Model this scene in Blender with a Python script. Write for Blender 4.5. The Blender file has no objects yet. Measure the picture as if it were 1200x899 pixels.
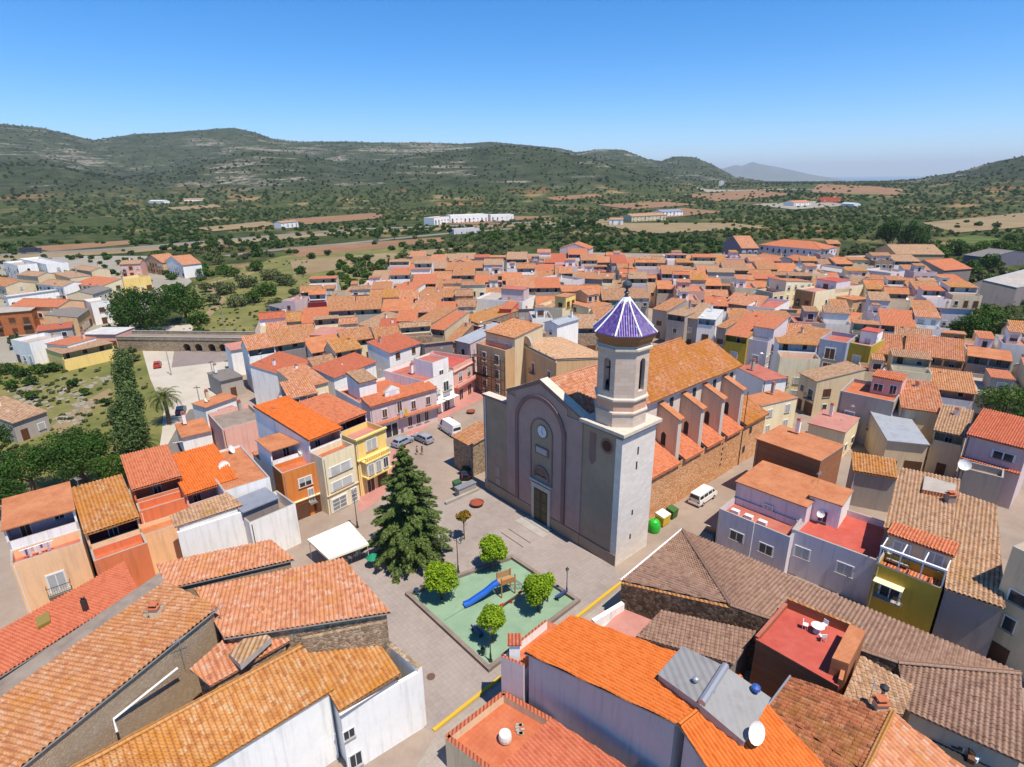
import bpy, bmesh, math, random
from math import sin, cos, pi, radians, hypot, atan2, sqrt, tan, floor, exp
from mathutils import Vector, Matrix, noise as mnoise
random.seed(7)
SC = bpy.context.scene
COL = SC.collection
# ------------------------------------------------------------------ camera
F, CX, CY, P, R, H = 670.0, 600.0, 449.5, radians(19.7), radians(0.6), 45.0
def ray(x, y):
    u = (x-CX)/F; v = (y-CY)/F
    u2 = u*cos(R)-v*sin(R); v2 = u*sin(R)+v*cos(R)
    return (u2, cos(P)-v2*sin(P), -sin(P)-v2*cos(P))
def at(x, y, z=0.0):
    d = ray(x, y); t = (z-H)/d[2]
    return Vector((d[0]*t, d[1]*t, z))
def atr(x, y, r):            # point seen at a pixel, at horizontal distance r
    d = ray(x, y); t = r/hypot(d[0], d[1])
    return Vector((d[0]*t, d[1]*t, H+d[2]*t))
def pr(X, Y, Z):
    Z -= H
    zc = Y*cos(P)-Z*sin(P); yc = -Y*sin(P)-Z*cos(P)
    if zc < 1: return (-9999, 9999)
    u2 = X/zc; v2 = yc/zc
    return (CX+F*(u2*cos(R)+v2*sin(R)), CY+F*(-u2*sin(R)+v2*cos(R)))
cam = bpy.data.cameras.new('camera'); camo = bpy.data.objects.new('camera', cam); COL.objects.link(camo)
cam.sensor_fit = 'HORIZONTAL'; cam.sensor_width = 36; cam.lens = 36*F/1200
cam.clip_start = 0.5; cam.clip_end = 120000
def wdir(u, v):   # image-plane vector to world
    u2 = u*cos(R)-v*sin(R); v2 = u*sin(R)+v*cos(R)
    return Vector((u2, -v2*sin(P), -v2*cos(P)))
cx_, cy_ = wdir(1, 0), -wdir(0, 1); cz_ = -Vector((0, cos(P), -sin(P)))
M = Matrix((cx_, cy_, cz_)).transposed().to_4x4(); M.translation = (0, 0, H)
camo.matrix_world = M
SC.camera = camo
# ------------------------------------------------------------------ light
SUN_EL, SUN_AZ = radians(66), radians(-46)        # azimuth of the vector towards the sun, from +X
w = bpy.data.worlds.new('World'); SC.world = w; w.use_nodes = True
nt = w.node_tree; nt.nodes.clear()
sky = nt.nodes.new('ShaderNodeTexSky'); sky.sky_type = 'NISHITA'; sky.sun_disc = False
sky.sun_elevation = SUN_EL; sky.sun_rotation = pi/2-SUN_AZ
sky.altitude = 3000; sky.air_density = 1.0; sky.dust_density = 0.5; sky.ozone_density = 4.5
bg = nt.nodes.new('ShaderNodeBackground'); bg.inputs[1].default_value = 0.135
wo = nt.nodes.new('ShaderNodeOutputWorld')
hs = nt.nodes.new('ShaderNodeHueSaturation'); hs.inputs['Saturation'].default_value = 1.4; nt.links.new(sky.outputs[0], hs.inputs['Color']); nt.links.new(hs.outputs[0], bg.inputs[0]); nt.links.new(bg.outputs[0], wo.inputs[0])
sl = bpy.data.lights.new('sun', 'SUN'); sl.energy = 4.6; sl.angle = radians(0.55); sl.color = (1, 0.915, 0.79)
so = bpy.data.objects.new('sun', sl); COL.objects.link(so)
so.rotation_euler = Vector((cos(SUN_EL)*cos(SUN_AZ), cos(SUN_EL)*sin(SUN_AZ), sin(SUN_EL))).to_track_quat('Z', 'Y').to_euler()
SC.view_settings.view_transform = 'Standard'; SC.view_settings.look = 'None'
SC.view_settings.exposure = 0.55; SC.view_settings.gamma = 1.0; SC.view_settings.use_curve_mapping = False
SC.cycles.max_bounces = 5; SC.cycles.volume_bounces = 0

# ------------------------------------------------------------------ materials
def lin(c):
    return tuple(((v/255)/12.92 if v/255 <= .04045 else ((v/255+.055)/1.055)**2.4) for v in c)+(1,)
_m = {}
class N:
    def __init__(s, name, rough=.85, spec=.3):
        s.m = bpy.data.materials.new(name); s.m.use_nodes = True; s.t = s.m.node_tree
        s.b = s.t.nodes['Principled BSDF']; s.b.inputs['Roughness'].default_value = rough
        s.b.inputs['Specular IOR Level'].default_value = spec
    def n(s, ty, **k):
        q = s.t.nodes.new(ty)
        for a, v in k.items():
            if a.startswith('i_'): q.inputs[a[2:].replace('_', ' ')].default_value = v
            elif a.startswith('p') and a[1:].isdigit(): q.inputs[int(a[1:])].default_value = v
            else: setattr(q, a, v)
        return q
    def l(s, a, b): s.t.links.new(a, b)
    def noise(s, vec, scale, detail=3, rough=.55):
        q = s.n('ShaderNodeTexNoise'); q.inputs['Scale'].default_value = scale; q.inputs['Detail'].default_value = detail
        q.inputs['Roughness'].default_value = rough
        if vec is not None: s.l(vec, q.inputs['Vector'])
        return q.outputs['Fac']
    def ramp(s, fac, stops, interp='LINEAR'):
        q = s.n('ShaderNodeValToRGB'); e = q.color_ramp.elements; q.color_ramp.interpolation = interp
        while len(e) < len(stops): e.new(.5)
        for el, (p, c) in zip(e, stops):
            el.position = p; el.color = c if len(c) == 4 else tuple(c)+(1,)
        s.l(fac, q.inputs[0]); return q.outputs[0]
    def mix(s, fac, a, b, mode='MIX'):
        q = s.n('ShaderNodeMix', data_type='RGBA', blend_type=mode)
        for sock, v in ((0, fac), (6, a), (7, b)):
            if hasattr(v, 'is_output'): s.l(v, q.inputs[sock])
            else: q.inputs[sock].default_value = v
        return q.outputs[2]
    def math(s, op, a, b=0.0, c=0.0):
        q = s.n('ShaderNodeMath', operation=op)
        for i, v in enumerate((a, b, c)):
            if hasattr(v, 'is_output'): s.l(v, q.inputs[i])
            else: q.inputs[i].default_value = v
        return q.outputs[0]
    def bump(s, h, dist, strength=1.0):
        q = s.n('ShaderNodeBump'); q.inputs['Distance'].default_value = dist; q.inputs['Strength'].default_value = strength
        s.l(h, q.inputs['Height']); s.l(q.outputs[0], s.b.inputs['Normal'])
    def pos(s): return s.n('ShaderNodeNewGeometry').outputs['Position']
    def uv(s): return s.n('ShaderNodeTexCoord').outputs['UV']
    def sep(s, v):
        q = s.n('ShaderNodeSeparateXYZ'); s.l(v, q.inputs[0]); return q.outputs
    def comb(s, x, y, z=0.0):
        q = s.n('ShaderNodeCombineXYZ')
        for i, v in enumerate((x, y, z)):
            if hasattr(v, 'is_output'): s.l(v, q.inputs[i])
            else: q.inputs[i].default_value = v
        return q.outputs[0]
    def base(s, c): s.l(c, s.b.inputs['Base Color'])
def mul(c, k): return tuple(min(1, v*k) for v in c[:3])+(1,)
K = .66      # photo colours of sunlit surfaces to base colours
def alb(c, k=None): return mul(lin(c), K if k is None else k)
def plain(name, col, rough=.6, spec=.4, metal=0, var=0.0):
    if name in _m: return _m[name]
    s = N(name, rough, spec); s.b.inputs['Metallic'].default_value = metal
    if var:
        f = s.noise(s.pos(), 1.3, 4); s.base(s.mix(f, mul(col, 1-var), mul(col, 1+var)))
    else: s.b.inputs['Base Color'].default_value = col
    _m[name] = s.m; return s.m
def plaster(name, rgb, var=.12, stain=.35, streak=True, bumpd=.02, k=None):
    if name in _m: return _m[name]
    c = alb(rgb, .95 if k is None else k); s = N(name, .9, .15); p = s.pos(); x = s.sep(p)
    f1 = s.noise(p, .35, 4, .6); f2 = s.noise(p, 3.0, 5, .65)
    a = s.mix(f1, mul(c, 1-var), mul(c, 1+var*.8))
    a = s.mix(s.math('MULTIPLY', s.math('SUBTRACT', f2, .45), stain), a, mul(c, .45))
    if streak:
        sv = s.comb(s.math('MULTIPLY', x[0], 2.2), s.math('MULTIPLY', x[1], 2.2), s.math('MULTIPLY', x[2], .18))
        f3 = s.noise(sv, 1.0, 4, .6)
        f3 = s.ramp(f3, [(.5, (0, 0, 0)), (.75, (1, 1, 1))])
        a = s.mix(s.math('MULTIPLY', f3, .5), a, mul(c, .55))
    s.base(a); s.bump(s.noise(p, 9, 4), bumpd, .6)
    _m[name] = s.m; return s.m
def s_mix(a, b, t): return tuple(x+(y-x)*t for x, y in zip(a, b))
def tiles(name, cols, lichen=None, lf=.0, dark=.22, pitch=.38, course=.42, bump=True, flat=False, patch=None, k=None, jit=1.0):
    """roof tiles laid on UVs in metres; cols = three photo colours"""
    if name in _m: return _m[name]
    s = N(name, .85, .2); uv = s.uv(); x = s.sep(uv); p = s.pos()
    iu = s.math('FLOOR', s.math('DIVIDE', x[0], pitch)); iv = s.math('FLOOR', s.math('DIVIDE', x[1], course))
    wn = s.n('ShaderNodeTexWhiteNoise', noise_dimensions='3D')
    s.l(s.comb(iu, iv, 3.7), wn.inputs['Vector'])
    c = [(lambda a: (a[0]*.98, a[1]*1.14, a[2]*1.26, 1))(alb(q, k or .7)) for q in cols]
    c = [s_mix(c[1], c[0], .7), c[1], s_mix(c[1], c[2], .6)]; m = (1-jit)/2
    base = s.ramp(wn.outputs['Value'], [(.0, mul(c[0], 1)), (.35+m*.3, c[1]), (.7-m*.3, mul(c[1], 1.12)), (.9+m*.1, s_mix(c[1], c[2], .5)), (1, c[2])])
    f1 = s.noise(p, .22, 4, .6); f2 = s.noise(p, 1.6, 5, .7)
    base = s.mix(s.math('MULTIPLY', f1, .35), base, mul(c[0], .8))
    d = s.ramp(f2, [(.5, (0, 0, 0)), (.72, (1, 1, 1))])
    base = s.mix(s.math('MULTIPLY', d, dark), base, alb((70, 50, 42)))
    if lichen:
        f3 = s.noise(p, .33, 6, .68)
        lm = s.ramp(f3, [(.62-lf*.3, (0, 0, 0)), (.78-lf*.25, (1, 1, 1))])
        base = s.mix(s.math('MULTIPLY', lm, .75), base, alb(lichen, k))
        f4 = s.noise(p, 2.7, 3, .6)
        lm2 = s.ramp(f4, [(.63, (0, 0, 0)), (.7, (1, 1, 1))])
        base = s.mix(s.math('MULTIPLY', lm2, .3), base, alb((238, 214, 196), k))
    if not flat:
        ch = s.math('ABSOLUTE', s.math('COSINE' if not bump else 'SINE', s.math('MULTIPLY', x[0], pi/pitch)))   # channels darkened: lodged dirt plus groove shade painted into the tile colour
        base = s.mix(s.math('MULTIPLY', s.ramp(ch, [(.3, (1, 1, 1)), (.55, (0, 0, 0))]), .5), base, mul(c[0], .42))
    s.base(base)
    if bump:
        fu = s.math('ABSOLUTE', s.math('SINE', s.math('MULTIPLY', x[0], pi/pitch)))
        fv = s.math('FRACT', s.math('DIVIDE', x[1], course))
        hgt = s.math('ADD', fu, s.math('MULTIPLY', fv, -.45))
        s.bump(hgt, .10 if not flat else .03, 1.0)
    else:
        s.bump(f2, .02, .5)
    _m[name] = s.m; s.m['pitch'] = pitch
    if bump:
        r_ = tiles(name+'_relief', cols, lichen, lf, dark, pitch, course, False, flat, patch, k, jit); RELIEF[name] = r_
    return s.m
RELIEF = {}
def stone(name, rgbs, scale=2.2, mortar=(150, 135, 120), sq=1.0, course=None, k=None, bd=.05):
    if name in _m: return _m[name]
    s = N(name, .92, .15); p = s.pos(); x = s.sep(p)
    pv = s.comb(x[0], x[1], s.math('MULTIPLY', x[2], sq))
    v = s.n('ShaderNodeTexVoronoi'); v.inputs['Scale'].default_value = scale; s.l(pv, v.inputs['Vector'])
    e = s.n('ShaderNodeTexVoronoi', feature='DISTANCE_TO_EDGE'); e.inputs['Scale'].default_value = scale; s.l(pv, e.inputs['Vector'])
    vc = s.sep(v.outputs['Color'])[0]
    c = [alb(q, k) for q in rgbs]
    a = s.ramp(vc, [(0, c[0]), (.5, c[1]), (1, c[2])])
    a = s.mix(s.math('MULTIPLY', s.noise(p, .3, 5, .65), .6), a, mul(c[0], .8))
    ed = s.ramp(e.outputs['Distance'], [(.0, (1, 1, 1)), (.09, (0, 0, 0))])
    s.base(s.mix(s.math('MULTIPLY', ed, .6), a, alb(mortar, k)))
    s.bump(s.ramp(e.outputs['Distance'], [(.0, (0, 0, 0)), (.15, (1, 1, 1))]), bd, .8)
    _m[name] = s.m; return s.m
def ashlar(name, rgbs, bw=.9, bh=.42, mortar=(150, 140, 130), k=None):
    if name in _m: return _m[name]
    s = N(name, .9, .15); uv = s.uv(); p = s.pos()
    b = s.n('ShaderNodeTexBrick'); s.l(uv, b.inputs['Vector'])
    b.inputs['Scale'].default_value = 1; b.inputs['Brick Width'].default_value = bw; b.inputs['Row Height'].default_value = bh
    b.inputs['Mortar Size'].default_value = .02; b.inputs['Bias'].default_value = -.1
    c = [alb(q, k) for q in rgbs]
    b.inputs['Color1'].default_value = c[0]; b.inputs['Color2'].default_value = c[1]; b.inputs['Mortar'].default_value = alb(mortar, k)
    a = s.mix(s.math('MULTIPLY', s.noise(p, .6, 6, .7), .7), b.outputs['Color'], c[2])
    s.base(a); s.bump(s.math('ADD', b.outputs['Fac'], s.noise(p, 6, 4)), .02, -.5)
    _m[name] = s.m; return s.m
def floor_m(name, a_, b_, sc=.5, k=None, grid=None, fine=6):
    if name in _m: return _m[name]
    s = N(name, .9, .2); p = s.pos(); x = s.sep(p)
    a, b = alb(a_, k), alb(b_, k)
    f = s.noise(p, sc, 6, .65); c = s.ramp(f, [(.35, a), (.65, b)])
    f2 = s.noise(p, fine, 4, .7); c = s.mix(s.math('MULTIPLY', f2, .4), c, mul(a, .7))
    f5 = s.ramp(s.noise(p, sc*1.7, 7, .75), [(.52, (0, 0, 0)), (.7, (1, 1, 1))]); c = s.mix(s.math('MULTIPLY', f5, .3), c, mul(a, .5))
    if grid:
        ang = grid[1]
        u = s.math('ADD', s.math('MULTIPLY', x[0], cos(ang)/grid[0]), s.math('MULTIPLY', x[1], sin(ang)/grid[0]))
        v = s.math('ADD', s.math('MULTIPLY', x[0], -sin(ang)/grid[0]), s.math('MULTIPLY', x[1], cos(ang)/grid[0]))
        g = s.math('MAXIMUM', s.math('LESS_THAN', s.math('FRACT', u), .08), s.math('LESS_THAN', s.math('FRACT', v), .08))
        c = s.mix(s.math('MULTIPLY', g, .45), c, mul(a, .6))
        wn = s.n('ShaderNodeTexWhiteNoise', noise_dimensions='3D'); s.l(s.comb(s.math('FLOOR', u), s.math('FLOOR', v), 1.0), wn.inputs['Vector'])
        c = s.mix(s.math('MULTIPLY', wn.outputs['Value'], .22), c, mul(b, 1.15))
    s.base(c); s.bump(f2, .01, .6)
    _m[name] = s.m; return s.m
def sheet(name, rgb, pitch=.18, k=None, rust=0.0):
    if name in _m: return _m[name]
    s = N(name, .6, .3); x = s.sep(s.uv()); p = s.pos(); c = alb(rgb, k)
    a = s.mix(s.noise(p, .5, 5, .65), mul(c, .85), mul(c, 1.1))
    f = s.ramp(s.noise(p, .8, 6, .7), [(.5, (0, 0, 0)), (.7, (1, 1, 1))])
    s.base(s.mix(s.math('MULTIPLY', f, .25+rust), a, alb((120, 90, 75))))
    s.bump(s.math('SINE', s.math('MULTIPLY', x[0], 2*pi/pitch)), .02, 1)
    _m[name] = s.m; return s.m
def leafm(name, a_, b_, k=.55):
    if name in _m: return _m[name]
    s = N(name, .7, .25); g = s.n('ShaderNodeNewGeometry'); oi = s.n('ShaderNodeObjectInfo')
    r = s.math('FRACT', s.math('ADD', g.outputs['Random Per Island'], oi.outputs['Random']))
    c = s.ramp(r, [(0, alb(a_, k)), (1, alb(b_, k))])
    v = s.mix(s.math('MULTIPLY', oi.outputs['Random'], .35), c, mul(alb(a_, k), .7)); s.base(v)
    s.b.inputs['Subsurface Weight'].default_value = 0
    tr = s.n('ShaderNodeBsdfTranslucent'); s.l(v, tr.inputs[0]); mx = s.n('ShaderNodeMixShader'); mx.inputs[0].default_value = .25
    out = s.t.nodes['Material Output']
    s.l(s.b.outputs[0], mx.inputs[1]); s.l(tr.outputs[0], mx.inputs[2]); s.l(mx.outputs[0], out.inputs[0])
    _m[name] = s.m; return s.m

# roofs
T = {}
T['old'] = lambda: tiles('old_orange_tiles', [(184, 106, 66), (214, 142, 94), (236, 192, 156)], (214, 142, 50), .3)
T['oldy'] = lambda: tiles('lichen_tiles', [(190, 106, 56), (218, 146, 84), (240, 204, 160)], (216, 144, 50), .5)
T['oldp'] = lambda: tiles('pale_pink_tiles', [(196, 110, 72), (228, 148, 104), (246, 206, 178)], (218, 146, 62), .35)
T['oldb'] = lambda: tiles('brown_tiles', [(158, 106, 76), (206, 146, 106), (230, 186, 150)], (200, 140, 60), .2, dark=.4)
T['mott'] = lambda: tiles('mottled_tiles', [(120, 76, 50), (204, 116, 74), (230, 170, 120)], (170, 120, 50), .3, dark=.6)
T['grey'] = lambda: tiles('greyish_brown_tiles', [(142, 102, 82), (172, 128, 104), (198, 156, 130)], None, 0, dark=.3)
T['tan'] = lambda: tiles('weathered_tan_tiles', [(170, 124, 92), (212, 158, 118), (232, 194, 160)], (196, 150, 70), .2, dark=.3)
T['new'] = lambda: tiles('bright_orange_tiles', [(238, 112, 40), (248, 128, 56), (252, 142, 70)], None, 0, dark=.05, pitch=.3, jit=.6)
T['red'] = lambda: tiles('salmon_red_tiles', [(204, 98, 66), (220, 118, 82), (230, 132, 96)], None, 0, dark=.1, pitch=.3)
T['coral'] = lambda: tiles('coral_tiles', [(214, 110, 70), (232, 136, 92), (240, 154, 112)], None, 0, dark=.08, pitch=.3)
T['thin'] = lambda: floor_m('thin_brick_roof', (200, 122, 80), (228, 156, 110), .5, grid=(.35, .4))
T['terra'] = lambda: floor_m('terracotta_floor', (206, 112, 76), (228, 140, 100), .5, grid=(.4, .86))
T['rosy'] = lambda: floor_m('rosy_terrace_floor', (198, 112, 94), (218, 138, 118), .4)
T['redp'] = lambda: floor_m('red_painted_floor', (206, 92, 78), (224, 116, 100), .5)
T['pink'] = lambda: floor_m('pink_roofing', (208, 142, 128), (224, 162, 146), .3)
T['gravel'] = lambda: floor_m('grey_gravel_roof', (150, 134, 122), (184, 168, 152), .5, fine=14)
T['grey_f'] = lambda: floor_m('pale_cement_floor', (190, 178, 166), (214, 202, 190), .5)
T['white_f'] = lambda: floor_m('white_membrane', (214, 212, 210), (240, 238, 234), .5)
T['sheet'] = lambda: sheet('pale_metal_sheet', (190, 196, 204))
T['sheetg'] = lambda: sheet('grey_fibre_cement', (150, 142, 134), rust=.1)
T['sheetb'] = lambda: sheet('bluish_metal_sheet', (160, 166, 180))
T['ware'] = lambda: sheet('warehouse_sheet', (190, 192, 192), .4)
WM = {'cement': (196, 170, 142), 'white': (244, 240, 234), 'cream': (238, 222, 184), 'beige': (222, 200, 164), 'tan': (206, 170, 128), 'grey': (176, 164, 154),
      'dgrey': (146, 134, 128), 'mauve': (210, 188, 186), 'lilac': (224, 210, 210), 'blue': (164, 170, 186), 'ochre': (214, 172, 70), 'yellow': (246, 212, 130),
      'orange': (216, 132, 66), 'peach': (244, 196, 150), 'coral': (236, 112, 84), 'brickred': (186, 60, 52), 'pinkish': (232, 178, 160), 'maroon': (120, 44, 50),
      'mustard': (190, 160, 60), 'slate': (116, 114, 126), 'terra': (226, 128, 84), 'render': (206, 188, 188), 'bluegrey': (216, 206, 208), 'brown': (176, 128, 84)}
def W(k):
    if k == 'stone': return stone('rubble_stone', [(128, 108, 88), (168, 142, 116), (204, 180, 150)], 3.6, (168, 150, 128), k=.95)
    if k == 'cement': return stone('earthy_rubble', [(180, 154, 126), (190, 166, 138), (202, 180, 152)], 5.5, (176, 152, 126), k=.85, bd=.03)
    if k == 'brick': return brick('brown_brick', (186, 116, 78), (206, 138, 96), (176, 134, 106))
    if k == 'brick2': return brick('orange_brick', (206, 118, 66), (226, 140, 84), (190, 130, 96))
    return plaster(k+'_plaster', WM[k])
def brick(name, a, b, m, k=None):
    if name in _m: return _m[name]
    s = N(name, .9, .15); p = s.pos(); x = s.sep(p)
    q = s.n('ShaderNodeTexBrick'); q.inputs['Scale'].default_value = 1
    q.inputs['Brick Width'].default_value = .5; q.inputs['Row Height'].default_value = .2; q.inputs['Mortar Size'].default_value = .02
    s.l(s.comb(s.math('ADD', x[0], s.math('MULTIPLY', x[1], .8)), x[2]), q.inputs['Vector'])
    q.inputs['Color1'].default_value = alb(a, k); q.inputs['Color2'].default_value = alb(b, k); q.inputs['Mortar'].default_value = alb(m, k)
    s.base(s.mix(s.math('MULTIPLY', s.noise(p, .7, 5, .7), .5), q.outputs['Color'], mul(alb(a, k), .6)))
    s.bump(q.outputs['Fac'], .02, -.6); _m[name] = s.m; return s.m
GLASS = plain('window_glass', (.025, .03, .04, 1), .12, .6)
FRAMEW = plain('white_frame', (.72, .72, .7, 1), .5)
FRAMEB = plain('brown_wood', alb((112, 70, 44)), .6, var=.15)
SHUT = sheet('white_roller_shutter', (232, 230, 226), .09)
SHUTB = sheet('brown_roller_shutter', (120, 82, 60), .09)
DARKM = plain('dark_iron', (.03, .03, .032, 1), .5, .5)
GALV = plain('galvanised_metal', (.42, .42, .44, 1), .4, .5, .6)
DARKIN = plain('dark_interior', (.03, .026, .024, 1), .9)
CONC = floor_m('pale_concrete', (186, 178, 168), (208, 200, 190), .6)
BARK = plaster('bark', (116, 92, 72), .2, .5)

# ------------------------------------------------------------------ mesh builder
class MB:
    def __init__(s): s.v = []; s.f = []; s.mi = []; s.uv = []; s.mats = []; s.sm = []
    def m(s, mat):
        if mat not in s.mats: s.mats.append(mat)
        return s.mats.index(mat)
    def face(s, pts, mat, uv=None, smooth=False):
        i = len(s.v); s.v += [tuple(p) for p in pts]; s.f.append(tuple(range(i, i+len(pts)))); s.mi.append(s.m(mat)); s.sm.append(smooth)
        if uv is None:
            a = Vector(pts[0]); b = Vector(pts[1]); e = b-a
            nrm = e.cross(Vector(pts[-1])-a)
            if nrm.length < 1e-9: nrm = Vector((0, 0, 1))
            nrm.normalize()
            if abs(nrm.z) > .7: uv = [(p[0], p[1]) for p in pts]
            else:
                h = Vector((-nrm.y, nrm.x, 0)); h.normalize() if h.length > 1e-6 else None
                uv = [(Vector(p).dot(h), p[2]) for p in pts]
        s.uv += uv
    def box(s, x0, x1, y0, y1, z0, z1, mat, bottom=False):
        a = [(x0, y0), (x1, y0), (x1, y1), (x0, y1)]
        s.prism(a, z0, z1, mat, bottom=bottom)
    def prism(s, poly, z0, z1, mat, top=True, bottom=False, topmat=None):
        n = len(poly)
        zt = z1 if isinstance(z1, (list, tuple)) else [z1]*n
        for i in range(n):
            j = (i+1) % n
            s.face([(poly[i][0], poly[i][1], z0), (poly[j][0], poly[j][1], z0), (poly[j][0], poly[j][1], zt[j]), (poly[i][0], poly[i][1], zt[i])], mat)
        if top: s.face([(p[0], p[1], z) for p, z in zip(poly, zt)], topmat or mat)
        if bottom: s.face([(p[0], p[1], z0) for p in reversed(poly)], mat)
    def obox(s, c, ax, ay, az, mat):       # oriented box: centre + three half axes
        c = Vector(c); ax = Vector(ax); ay = Vector(ay); az = Vector(az)
        q = lambda i, j, k: c+ax*i+ay*j+az*k
        for f in (((-1, -1, -1), (1, -1, -1), (1, -1, 1), (-1, -1, 1)), ((1, -1, -1), (1, 1, -1), (1, 1, 1), (1, -1, 1)), ((1, 1, -1), (-1, 1, -1), (-1, 1, 1), (1, 1, 1)),
                  ((-1, 1, -1), (-1, -1, -1), (-1, -1, 1), (-1, 1, 1)), ((-1, -1, 1), (1, -1, 1), (1, 1, 1), (-1, 1, 1)), ((-1, 1, -1), (1, 1, -1), (1, -1, -1), (-1, -1, -1))):
            s.face([q(*t) for t in f], mat)
    def tube(s, pts, rad, mat, n=8, caps=True):
        pts = [Vector(p) for p in pts]; rs = rad if isinstance(rad, (list, tuple)) else [rad]*len(pts)
        rings = []
        for i, p in enumerate(pts):
            d = (pts[min(i+1, len(pts)-1)]-pts[max(i-1, 0)]).normalized()
            a = d.cross(Vector((0, 0, 1)));  a = a if a.length > .05 else d.cross(Vector((1, 0, 0))); a.normalize(); b = d.cross(a)
            rings.append([p+(a*cos(2*pi*k/n)+b*sin(2*pi*k/n))*rs[i] for k in range(n)])
        for r0, r1 in zip(rings, rings[1:]):
            for k in range(n):
                s.face([r0[k], r0[(k+1) % n], r1[(k+1) % n], r1[k]], mat, uv=[(k/n, 0), ((k+1)/n, 0), ((k+1)/n, 1), (k/n, 1)], smooth=True)
        if caps:
            s.face(list(reversed(rings[0])), mat); s.face(rings[-1], mat)
    def lathe(s, prof, mat, n=16, c=(0, 0, 0), smooth=True, mats=None):
        for i, ((r0, z0), (r1, z1)) in enumerate(zip(prof, prof[1:])):
            mm = mats[i] if mats else mat
            for k in range(n):
                a, b = 2*pi*k/n, 2*pi*(k+1)/n
                pts = [(c[0]+r0*cos(a), c[1]+r0*sin(a), c[2]+z0), (c[0]+r0*cos(b), c[1]+r0*sin(b), c[2]+z0), (c[0]+r1*cos(b), c[1]+r1*sin(b), c[2]+z1), (c[0]+r1*cos(a), c[1]+r1*sin(a), c[2]+z1)]
                if r0 < 1e-6: pts = pts[1:]
                elif r1 < 1e-6: pts = pts[:3]
                s.face(pts, mm, uv=[(p[0], p[2]) for p in pts], smooth=smooth)
    def build(s, name, parent=None, kind=None, weld=False):
        me = bpy.data.meshes.new(name); me.from_pydata(s.v, [], s.f)
        for m_ in s.mats: me.materials.append(m_)
        me.polygons.foreach_set('material_index', s.mi); me.polygons.foreach_set('use_smooth', s.sm)
        ul = me.uv_layers.new(name='UVMap'); ul.data.foreach_set('uv', [c for t in s.uv for c in t])
        if weld:
            bm = bmesh.new(); bm.from_mesh(me); bmesh.ops.remove_doubles(bm, verts=bm.verts, dist=.001); bm.to_mesh(me); bm.free()
        me.update()
        o = bpy.data.objects.new(name, me); COL.objects.link(o)
        if parent: o.parent = parent
        if kind: o['kind'] = kind
        return o
def empty(name, loc, rz=0, label=None, cat=None, group=None):
    o = bpy.data.objects.new(name, None); COL.objects.link(o); o.location = loc; o.rotation_euler = (0, 0, rz); o.empty_display_size = .3
    return tag(o, label, cat, group)
def tag(o, label=None, cat=None, group=None, kind=None):
    if label: o['label'] = label
    if cat: o['category'] = cat
    if group: o['group'] = group
    if kind: o['kind'] = kind
    return o
def children(o): return [c for c in list(o.children)]
def copy_tree(o, parent=None):
    c = o.copy(); COL.objects.link(c); c.parent = parent
    for ch in children(o): copy_tree(ch, c)
    return c

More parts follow.
